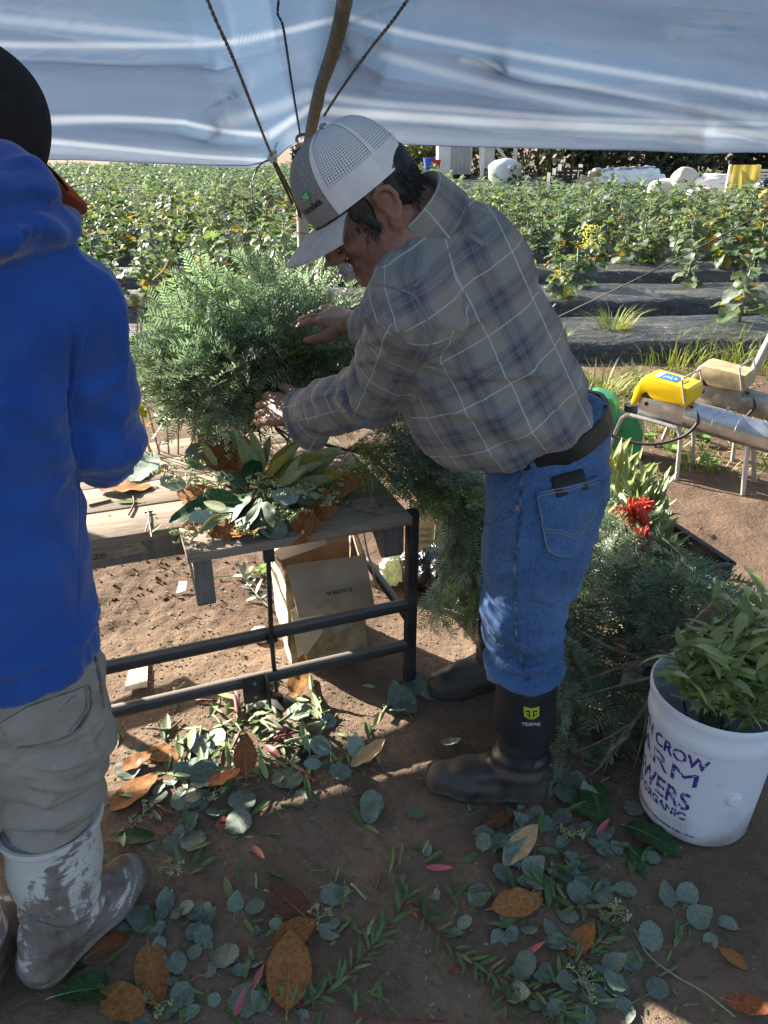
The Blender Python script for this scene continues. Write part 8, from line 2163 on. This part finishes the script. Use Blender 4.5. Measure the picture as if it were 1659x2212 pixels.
# ================================================================== LEAF WREATH ON THE TABLE
rd = random.Random(101)
lw = thing('leaf_wreath', tz(560, 1100), 'mixed wreath of magnolia, eucalyptus and berries on the table front', 'wreath')
def wleaf(me, a, e, za, ze, roll=0.0, wide=1.0, name='leaf'):
    wide *= 1.2; za *= 1.15; ze *= 1.15
    p0 = tz(a[0], a[1], za); p1 = tz(e[0], e[1], ze); d = p1 - p0; L = d.length
    return put(name, me, lw, frame_mat(p0, d, roll * 0.45, (-0.25, -0.65, 0.72)) @ Matrix.Diagonal((L, L * wide, L, 1)))
B_, G_m, E_, EP = MAGB, MAGG, EUC, EUCP
for a, e, za, ze, roll, me, w in (
    # rust undersides at the front and back
    ((600, 1085), (735, 1100), 0.015, 0.02, 0.25, B_[2], 1.0), ((615, 1100), (660, 1165), 0.012, 0.004, 0.1, B_[1], 1.15), ((520, 1120), (440, 1175), 0.02, 0.004, 0.2, B_[0], 0.95), ((545, 1125), (520, 1182), 0.015, 0.004, -0.2, B_[3], 1.1),
    ((640, 1075), (780, 1030), 0.03, 0.05, -0.5, B_[1], 0.9), ((545, 1030), (430, 945), 0.03, 0.10, 0.9, B_[2], 0.8), ((560, 1030), (475, 938), 0.04, 0.11, -0.9, B_[0], 0.9), ((600, 1060), (690, 1045), 0.04, 0.06, 0.6, B_[2], 0.8),
    ((480, 1085), (380, 1060), 0.02, 0.03, 0.5, B_[1], 0.8), ((470, 1110), (400, 1150), 0.03, 0.02, 0.2, B_[2], 0.8), ((610, 1110), (700, 1140), 0.03, 0.01, 0.1, B_[0], 0.9),
    # glossy green tops
    ((555, 1075), (515, 1140), 0.05, 0.03, 0.7, G_m[0], 1.2), ((570, 1070), (600, 1155), 0.06, 0.02, -0.6, G_m[1], 1.2), ((545, 1060), (450, 1115), 0.05, 0.04, 0.8, G_m[2], 0.9), ((500, 1080), (362, 1112), 0.03, 0.03, 0.4, G_m[0], 0.8),
    ((560, 1055), (640, 1110), 0.06, 0.04, -0.7, G_m[1], 1.0), ((530, 1050), (560, 975), 0.05, 0.11, 0.9, G_m[2], 0.8), ((530, 1060), (470, 1010), 0.05, 0.09, 0.6, G_m[0], 0.9), ((560, 1085), (560, 1150), 0.06, 0.03, 0.2, G_m[2], 1.3), ((520, 1085), (400, 1085), 0.04, 0.035, -0.5, G_m[1], 0.9),
    ((590, 1075), (655, 1130), 0.04, 0.02, 0.3, G_m[0], 0.9),
    # eucalyptus
    ((400, 1040), (345, 1055), 0.015, 0.02, 0.0, EP[0], 0.9), ((450, 1010), (415, 960), 0.04, 0.08, 0.6, E_[2], 0.8), ((595, 1085), (640, 1060), 0.07, 0.075, 0.1, EP[1], 0.9),
    ((560, 1130), (620, 1150), 0.03, 0.015, 0.0, E_[4], 0.8), ((470, 1130), (410, 1120), 0.03, 0.03, 0.0, EP[0], 0.7), ((640, 1085), (700, 1060), 0.05, 0.05, 0.0, E_[2], 0.5)):
    wleaf(me, a, e, za, ze, roll, w)
# slender variegated leaves fanning up
M['leuc'] = simple('leucadendron_leaf', [(0.20, 0.27, 0.12), (0.30, 0.34, 0.17), (0.38, 0.3, 0.10)], 0.5, 12, var=0.5, trans=0.2)
M['leuo'] = simple('leucadendron_orange', [(0.36, 0.16, 0.02), (0.42, 0.3, 0.04), (0.25, 0.3, 0.05)], 0.5, 10, var=0.4, trans=0.25)
LEU = [leafmesh('leaf', [M[k], M['slimp'], M['rib']], L=1, W=0.22, nu=8, nv=4, prof='narrow', curl=0.35 - 0.3 * i, fold=0.3, thick=0.02, seed=i) for i, k in enumerate(('leuc', 'leuc', 'leuo'))]
for a, e, ze, k in (((570, 1020), (545, 928), 0.14, 0), ((560, 1025), (510, 945), 0.13, 0), ((580, 1020), (640, 945), 0.13, 2), ((585, 1025), (652, 955), 0.12, 1), ((590, 1030), (690, 975), 0.12, 2), ((600, 1035), (740, 970), 0.12, 1), ((600, 1040), (700, 1000), 0.10, 1), ((610, 1045), (735, 1000), 0.09, 0), ((620, 1055), (745, 1010), 0.08, 2), ((615, 1060), (720, 1030), 0.08, 1), ((470, 1010), (440, 955), 0.11, 0), ((565, 1015), (585, 940), 0.13, 1), ((480, 1110), (430, 1150), 0.02, 1), ((490, 1100), (440, 1085), 0.05, 1), ((500, 1110), (455, 1135), 0.04, 0), ((640, 1070), (700, 1075), 0.05, 0), ((575, 1030), (620, 975), 0.12, 2), ((600, 1050), (680, 1020), 0.10, 0), ((610, 1050), (650, 985), 0.12, 1)):
    wleaf(LEU[k], a, e, 0.05, ze, rd.uniform(-.6, .6), rd.uniform(0.9, 1.4), 'slender_leaf')
for px, py, dz, n, s in ((430, 1000, 0.055, 22, 0.05), (400, 1040, 0.05, 18, 0.045), (470, 1050, 0.06, 18, 0.045), (480, 990, 0.07, 14, 0.04), (560, 1045, 0.085, 12, 0.035), (610, 1070, 0.08, 14, 0.04), (660, 1065, 0.07, 16, 0.04), (700, 1080, 0.055, 14, 0.035), (640, 1110, 0.05, 14, 0.04), (590, 1120, 0.04, 12, 0.04), (430, 1135, 0.02, 20, 0.045), (400, 1155, 0.01, 14, 0.04), (545, 1150, 0.02, 10, 0.035), (690, 1020, 0.07, 8, 0.03), (720, 1045, 0.05, 9, 0.03), (360, 1020, 0.03, 10, 0.04)):
    p = tz(px, py, dz); mb = MB()
    for i in range(n):
        a = rd.uniform(0, 6.28); d = Vector((math.cos(a), math.sin(a) * 0.8 - 0.1, rd.uniform(-0.15, 0.6))).normalized(); L = s * rd.uniform(0.4, 1.0); c_ = p + d * L; c_.z = max(c_.z, TH + 0.004)
        mb.tube([p, p.lerp(c_, 0.6) + Vector((0, 0, 0.005)), c_], [0.0012, 0.001, 0.0009], 4, cap=False)
        for k in range(rd.randint(4, 7)):
            w = rd.uniform(0, 6.28); dd = (d * 0.7 + Vector((math.cos(w), math.sin(w), rd.uniform(-.3, .6)))).normalized(); e = c_ + dd * rd.uniform(0.007, 0.012)
            mb.tube([c_, c_.lerp(e, 0.55), c_.lerp(e, 0.85), e], [0.0008, 0.0013, 0.0032, 0.0008], 5)
    mb.build('berry_spray', M['seed'], lw)
mb = MB()
for i in range(40):
    a = rd.uniform(0, 6.28); p = tz(560 + 150 * math.cos(a) * rd.random(), 1075 + 60 * math.sin(a) * rd.random(), 0.008); e = tz(560 + 130 * math.cos(a + .6), 1075 + 60 * math.sin(a + .6), rd.uniform(0.01, 0.04))
    mb.tube([p, p.lerp(e, .5) + Vector((0, 0, .01)), e], [0.003, 0.0025, 0.0015], 5)
mb.build('stems', M['twig'], lw)
# loose bits on the planks
def tleaf(name, me, a, e, lab, dz=0.004, tilt=0.0, wide=1.0, cat='leaf', roll=0.1):
    p0 = tz(a[0], a[1], dz); p1 = tz(e[0], e[1], dz + tilt); d = p1 - p0; L = d.length
    return tag(put(name, me, None, frame_mat(p0, d, roll) @ Matrix.Diagonal((L, L * wide, L, 1))), lab, cat)
tleaf('magnolia_leaf', MAGB[2], (330, 1052), (205, 1062), 'flat orange-brown magnolia leaf lying on the left planks', wide=0.85)
tleaf('eucalyptus_leaf', EUCP[0], (300, 1030), (330, 990), 'pale eucalyptus leaf on the planks beside the blue sleeve', wide=0.7)
tleaf('eucalyptus_leaf', EUCP[1], (285, 1040), (310, 1010), 'second pale eucalyptus leaf tucked under the first beside the blue sleeve', 0.008, wide=0.8)
tleaf('slender_leaf', SLIMP[0], (322, 1152), (350, 1135), 'pale slender leaf lying near the edge of the left planks')
tleaf('slender_leaf', SLIM[1], (252, 1085), (304, 1083), 'dark slender leaf lying on the left planks')
for pts, r_, mk, lab in ((([(282, 1058), (290, 1085), (278, 1112)]), 0.0028, 'twig', 'small forked brown twig on the planks'), ([(318, 1098), (322, 1120), (314, 1150)], 0.0022, 'redstem', 'red stem lying on the planks'), ([(312, 1108), (330, 1104)], 0.002, 'redstem', 'short red stem crossing another on the planks'), ([(322, 1125), (328, 1160)], 0.0022, 'redstem', 'red stem hanging over the plank edge'), ([(192, 1092), (240, 1080)], 0.003, 'twig', 'straight brown twig on the planks beside the blue hoodie'), ([(790, 1100), (815, 1112)], 0.002, 'wire', 'short wire offcut on the planks')):
    P = [tz(x, y, 0.004) for x, y in pts]; tag(MB().tube(smooth_path(P, 4), r_, 5).build('twig', M[mk], loc=P[0]), lab, 'twig')
sb = random.Random(4); mb = MB()
for i in range(70):
    p = tz(sb.uniform(200, 860), sb.uniform(960, 1120), 0.001); s = sb.uniform(0.002, 0.006); mb.box(p, (s * 2, s, 0.0015), Matrix.Rotation(sb.random() * 3, 3, 'Z'), mi=sb.choice((0, 1, 2)))
tag(mb.build('table_crumbs', [M['bare'], M['slimp'], M['redstem']]), 'tiny bits of bark and leaf on the planks', 'litter', kind='stuff')
# ---- dried vines and leaves heaped at the left of the fir wreath
rd = random.Random(17)
vh = thing('vine_heap', tz(290, 950), 'tangle of dry vines and yellowing leaves beside the fir wreath', 'vines')
M['vleaf'] = simple('vine_leaf', [(0.15, 0.2, 0.04), (0.26, 0.28, 0.05), (0.36, 0.32, 0.07)], 0.5, 10, var=0.5, trans=0.35)
M['dry'] = simple('dry_stem', [(0.28, 0.2, 0.1), (0.4, 0.3, 0.17)], 0.85, 30)
VL = leafmesh('leaf', [M['vleaf'], M['vleaf'], M['rib']], L=1, W=0.75, nu=8, nv=4, prof='ovate', curl=-0.5, fold=0.2, wave=0.04, thick=0.01)
mb = MB()
for i in range(24):
    a = at_y(rd.uniform(250, 340), rd.uniform(740, 950), rd.uniform(2.2, 2.36)); e = a + Vector((rd.gauss(0, .09), rd.gauss(0, .06), rd.gauss(0.0, .08))); a.z = max(a.z, TH + 0.01); e.z = max(e.z, TH + 0.01)
    mb.tube(smooth_path([a, a.lerp(e, .5) + Vector((rd.gauss(0, .03), 0, rd.gauss(0, .03))), e], 4), 0.0022, 5)
for pts in ([(365, 560), (352, 585), (330, 605)], [(385, 520), (372, 560), (355, 600)], [(378, 545), (362, 590)]):
    mb.tube(smooth_path([at_y(x, y, 2.25) for x, y in pts], 4), 0.0026, 5)
for i in range(10): mb.tube([Vector((-0.78 + 0.03 * i, 2.27, TH - 0.001)), Vector((-0.77 + 0.03 * i + rd.gauss(0, .05), 2.29, TH + 0.2 + rd.random() * 0.15)), Vector((-0.77 + 0.02 * i, 2.3 + rd.gauss(0, .04), TH + 0.42))], 0.003, 5)
mb.build('stems', M['dry'], vh)
for (px, py, s, Y) in [(275, 610, 0.05, 2.3), (360, 605, 0.055, 2.35), (265, 590, 0.045, 2.35), (300, 640, 0.045, 2.28), (285, 655, 0.04, 2.28), (340, 660, 0.03, 2.28)] + [(rd.uniform(255, 340), rd.uniform(600, 930), rd.uniform(0.025, 0.05), rd.uniform(2.2, 2.36)) for _ in range(28)]:
    p = at_y(px, py, Y); p.z = max(p.z, TH + 0.02)
    me = VL if rd.random() < 0.55 else (EUC[rd.randrange(5)] if rd.random() < 0.6 else MAGB[rd.randrange(4)] if rd.random() < 0.4 else SLIMP[0])
    put('leaf', me, vh, frame_mat(p, (rd.gauss(0, 1), rd.gauss(-0.4, .6), rd.gauss(0, .8)), rd.uniform(-1, 1)) @ Matrix.Scale(s * 1.15, 4))
# ---- ivy and leaf stems on the dirt under the table
rd = random.Random(23)
IVY = leafmesh('leaf', [simple('ivy_leaf', [(0.10, 0.25, 0.02), (0.2, 0.36, 0.05)], 0.4, 10, trans=0.3), M['slimp'], M['rib']], L=0.032, W=0.034, nu=6, nv=4, prof='kale', curl=-0.2, fold=0.2)
leafy('ivy_cutting', gpath([(448, 1252), (500, 1250), (548, 1245), (575, 1232)], 0.012), 6, [IVY], 'cut ivy stem with bright green leaves on the dirt under the table', 'cutting', rd, (0.8, 1.3), 0.004, start=0.55, stem_mat='slimp')
LF2 = [leafmesh('leaf', [M['eucp'], M['slimp'], M['ribp']], L=0.05, W=0.017, nu=6, nv=4, prof='narrow', curl=-0.2, fold=0.2)]
leafy('leaf_cutting', gpath([(590, 1330), (560, 1300), (535, 1270), (525, 1240)], 0.02), 16, LF2, 'limp pale leafy cutting on the dirt beside the cardboard box', 'cutting', rd, (0.8, 1.3), 0.002, start=0.1)
FR = [leafmesh('leaf', [M['eucp'], M['euc'], M['ribp']], L=0.022, W=0.011, nu=5, nv=2, prof='round', fold=0.1)]
leafy('leaf_frond', gpath([(372, 1186), (330, 1184), (280, 1186)], 0.015), 26, FR, 'small fern-like eucalyptus frond on the dirt behind the table', 'frond', rd, (0.8, 1.2), 0.0015, start=0.0)

# ================================================================== CUT STEMS AND FLOWERS BEHIND THE MAN
rd = random.Random(41)
STL = [leafmesh('leaf', [M['bay'], M['bayu'], M['rib']], L=0.075 + 0.01 * i, W=0.018, nu=8, nv=4, prof='lance', curl=-0.5 + 0.3 * i, fold=0.25, seed=i) for i in range(3)]
for i, (px, py, Y) in enumerate(((1300, 990, 2.5), (1330, 985, 2.6), (1365, 1010, 2.6), (1390, 1040, 2.5), (1410, 1070, 2.45), (1320, 1040, 2.35), (1350, 1060, 2.35), (1400, 1110, 2.35), (1315, 1000, 2.45), (1345, 1020, 2.5), (1375, 1080, 2.4), (1300, 1060, 2.3))):
    e = at_y(px, py, Y); b0 = Vector((0.86 + rd.gauss(0, .05), 2.12 + rd.gauss(0, .05), 0.30)); m_ = b0.lerp(e, 0.5) + Vector((0, 0, 0.05))
    leafy('greenery_cutting', [Vector((b0.x, b0.y - 0.1, 0.2)), b0, m_, e], 28, STL, 'upright cut stem with narrow green leaves bundled behind the man in jeans', 'stem', rd, (1.0, 1.5), 0.003, 'cut leafy stems behind the man', start=0.25)
def daisy(c, d, r, n, cols, label, cat, layers=2):
    root = thing('flower', c, label, cat); d = Vector(d).normalized(); e1 = d.orthogonal().normalized(); e2 = d.cross(e1)
    pm = simple('petal_' + cat + str(int(r * 1000)), cols, 0.55, 30, trans=0.25)
    me = leafmesh('petal', [pm, pm, pm], L=r, W=r * 0.3, nu=5, nv=2, prof='narrow', curl=-0.4, fold=0.2)
    for l in range(layers):
        for k in range(n):
            w = 6.283 * (k + 0.5 * l) / n
            put('petal', me, root, frame_mat(Vector(c), (e1 * math.cos(w) + e2 * math.sin(w)) * (1.0 - 0.12 * l) + d * (0.15 + 0.35 * l), 0.0, d))
    MB().lathe([(0, r * 0.2), (r * 0.14, r * 0.14), (r * 0.2, 0), (0.002, -r * 0.3)], c, 10, Matrix((e1, e2, d)).transposed()).build('centre', M['ribb'], root)
    MB().tube([Vector(c) - d * r * 0.2, Vector(c) - d * 0.08 + Vector((0.0, 0.03, -0.05)), Vector((0.84, 2.1, 0.30))], 0.002, 5).build('stalk', M['kales'], root)
daisy(at_y(1308, 1003, 2.3), (-0.2, -0.8, 0.4), 0.035, 10, [(0.55, 0.34, 0.01), (0.62, 0.42, 0.02)], 'yellow daisy-like flower peeking out behind the jeans pocket', 'yellow flower', 1)
daisy(at_y(1416, 1083, 2.4), (0.5, -0.6, 0.4), 0.012, 8, [(0.55, 0.36, 0.01)], 'tiny yellow blossom at the edge of the leafy stems', 'blossom', 1)
M['redfl'] = simple('red_floret', [(0.55, 0.035, 0.025), (0.62, 0.075, 0.05), (0.6, 0.15, 0.03)], 0.5, 18, var=0.3, trans=0.15)
def poker(c, d, r, L, label):
    root = thing('red_flower', c, label, 'red flower'); d = Vector(d).normalized(); e1 = d.orthogonal().normalized(); e2 = d.cross(e1)
    me = MB().tube([(0, 0, 0), (0.5, 0, -0.05), (0.85, 0, -0.2), (1, 0, -0.24)], [0.06, 0.085, 0.11, 0.06], 6).mesh('floret', mats=M['redfl'])
    for i in range(64):
        t = i / 64; w = i * 2.4; p = Vector(c) + d * L * (t - 0.5)
        dd = (e1 * math.cos(w) + e2 * math.sin(w) + d * (-0.6 + 1.5 * t)).normalized()
        put('floret', me, root, frame_mat(p, dd, 0, d) @ Matrix.Scale(r * (1.05 - 0.4 * t), 4))
    MB().tube([Vector(c) - d * L * 0.5, Vector(c) - d * (L * 0.5 + 0.02) + Vector((0, 0.03, 0.0)), Vector(c) + Vector((-0.03, 0.14, -0.05))], [0.005, 0.005, 0.005], 8).build('stalk', M['slimp'], root)
poker(at_y(1372, 1118, 2.0), (0.55, -0.3, -0.6), 0.045, 0.06, 'large shaggy orange-red flower lying on the fir heap')
poker(at_y(1388, 1098, 2.1), (0.5, 0.3, 0.5), 0.038, 0.05, 'darker red flower head just behind the large shaggy one')
poker(at_y(1392, 1168, 1.92), (0.2, -0.5, -0.7), 0.028, 0.04, 'small red flower half hidden between fir needles')
MB_ = MB().tube(smooth_path([at_y(1300, 1030, 2.3), at_y(1335, 1060, 2.25), at_y(1362, 1105, 2.1)], 6), 0.010, 8)
tag(MB_.build('thick_stem', M['slimp'], loc=at_y(1300, 1030, 2.2)), 'thick pale green stem curving towards the red flowers', 'stem')
daisy(at_z(1512, 1140, 0.02), (0.3, -0.2, 0.6), 0.03, 9, [(0.6, 0.2, 0.2), (0.7, 0.45, 0.35)], 'faded pink flower dropped on the dirt behind the tray', 'flower', 1)
# green leaf against the tray
# ================================================================== GRASS AND WEEDS
M['grass'] = simple('grass_blade', [(0.10, 0.16, 0.025), (0.17, 0.23, 0.045), (0.3, 0.3, 0.09)], 0.5, 3, trans=0.35)
M['straw'] = simple('straw', [(0.3, 0.25, 0.12), (0.42, 0.36, 0.19)], 0.7, 6, trans=0.2)
rd = random.Random(61)
def blades(mb, x, y, z, n, h, spread, lean, mi=None):
    for i in range(n):
        a = rd.uniform(0, 6.28); r = spread * math.sqrt(rd.random()); p = Vector((x + math.cos(a) * r, y + math.sin(a) * r, z)); hh = h * rd.uniform(0.5, 1.15)
        d = Vector((math.cos(a) * lean + rd.gauss(0, .25), math.sin(a) * lean + rd.gauss(0, .25), 1)).normalized(); s = Vector((-d.y, d.x, 0)); s = (s if s.length > 1e-3 else Vector((1, 0, 0))).normalized() * rd.uniform(0.0022, 0.004) * (1 + h)
        m_ = p + d * hh * 0.55; e = p + d * hh + Vector((d.x, d.y, -0.5)) * hh * rd.uniform(0.1, 0.45)
        mb.add([p - s, p + s, m_ + s * .8, m_ - s * .8, e], [(0, 1, 2, 3), (3, 2, 4)], mi if mi is not None else (1 if rd.random() < 0.2 else 0))
mb = MB()
for i in range(520):
    x, y = rd.uniform(0.95, 3.6), rd.uniform(3.35, 5.3)
    if y < 3.55 + 0.15 * math.sin(x * 6) and rd.random() < 0.85: continue
    dn = float(vnoise(np.array([[x * 1.6, y * 1.6, 0]]), 4)[0])
    if dn < -0.15: continue
    blades(mb, x, y, 0, 12, rd.uniform(0.05, 0.11), 0.07, 0.6)
tag(mb.build('grass', [M['grass'], M['straw']]), 'short weedy grass growing round the heaters', 'grass', kind='stuff')
mb = MB()
for i in range(420):
    x, y = rd.uniform(1.0, 3.4), rd.uniform(3.6, 5.2); a = rd.random() * 6.28; L = rd.uniform(0.04, 0.14); p = Vector((x, y, 0.008))
    mb.tube([p, p + Vector((math.cos(a) * L, math.sin(a) * L, rd.uniform(0, 0.02)))], 0.002, 4)
tag(mb.build('straw_litter', M['straw']), 'dry straw lying in the grass by the heaters', 'straw', kind='stuff')
def tuft(px, py, z, n, h, spread, lean, lab, Yoff=0):
    p = at_z(px, py, z); mb = MB(); blades(mb, p.x, p.y, z, n, h, spread, lean); tag(mb.build('grass_tuft', [M['grass'], M['straw']], loc=p), lab, 'grass')
tuft(1325, 708, 0.155, 130, 0.24, 0.13, 0.95, 'bright green grass tuft growing through the black film')
tuft(1215, 735, 0.12, 26, 0.16, 0.08, 0.8, 'small grass tuft at the edge of the film beside the man')
tuft(1300, 850, 0.0, 60, 0.26, 0.12, 0.7, 'tall grass clump in front of the film behind the green can')
tuft(1450, 785, 0.0, 110, 0.30, 0.25, 0.6, 'leaning grass clump in front of the film behind the yellow heater')
tuft(1560, 780, 0.0, 130, 0.32, 0.30, 0.6, 'leaning grass clump behind the tan heater')
tuft(1640, 800, 0.0, 130, 0.30, 0.25, 0.6, 'leaning grass clump beside the leaning pole')
tuft(1380, 830, 0.0, 50, 0.2, 0.16, 0.7, 'low grass clump between the can and the yellow heater')
WD = [leafmesh('leaf', [simple('weed_leaf', [(0.14, 0.24, 0.05), (0.24, 0.33, 0.10)], 0.5, 20, trans=0.3), M['slimp'], M['rib']], L=0.05, W=0.05, nu=6, nv=4, prof='kale', curl=-0.3, fold=0.15)]
for i, (px, py, lab) in enumerate(((1510, 960, 'pale mallow weed under the galvanised pipe'), (1450, 985, 'small green weed beside the front heater leg'), (1530, 1010, 'flat green weed behind the middle heater leg'), (1395, 960, 'low green weed beside the green can'))):
    p = at_z(px, py, 0.0); r_ = thing('weed', p, lab, 'weed')
    for k in range(9): put('leaf', WD[0], r_, frame_mat(p + Vector((0, 0, 0.01 + 0.05 * rd.random())), (rd.gauss(0, 1), rd.gauss(0, 1), 0.4), rd.uniform(-.4, .4)) @ Matrix.Scale(rd.uniform(0.7, 1.4), 4))
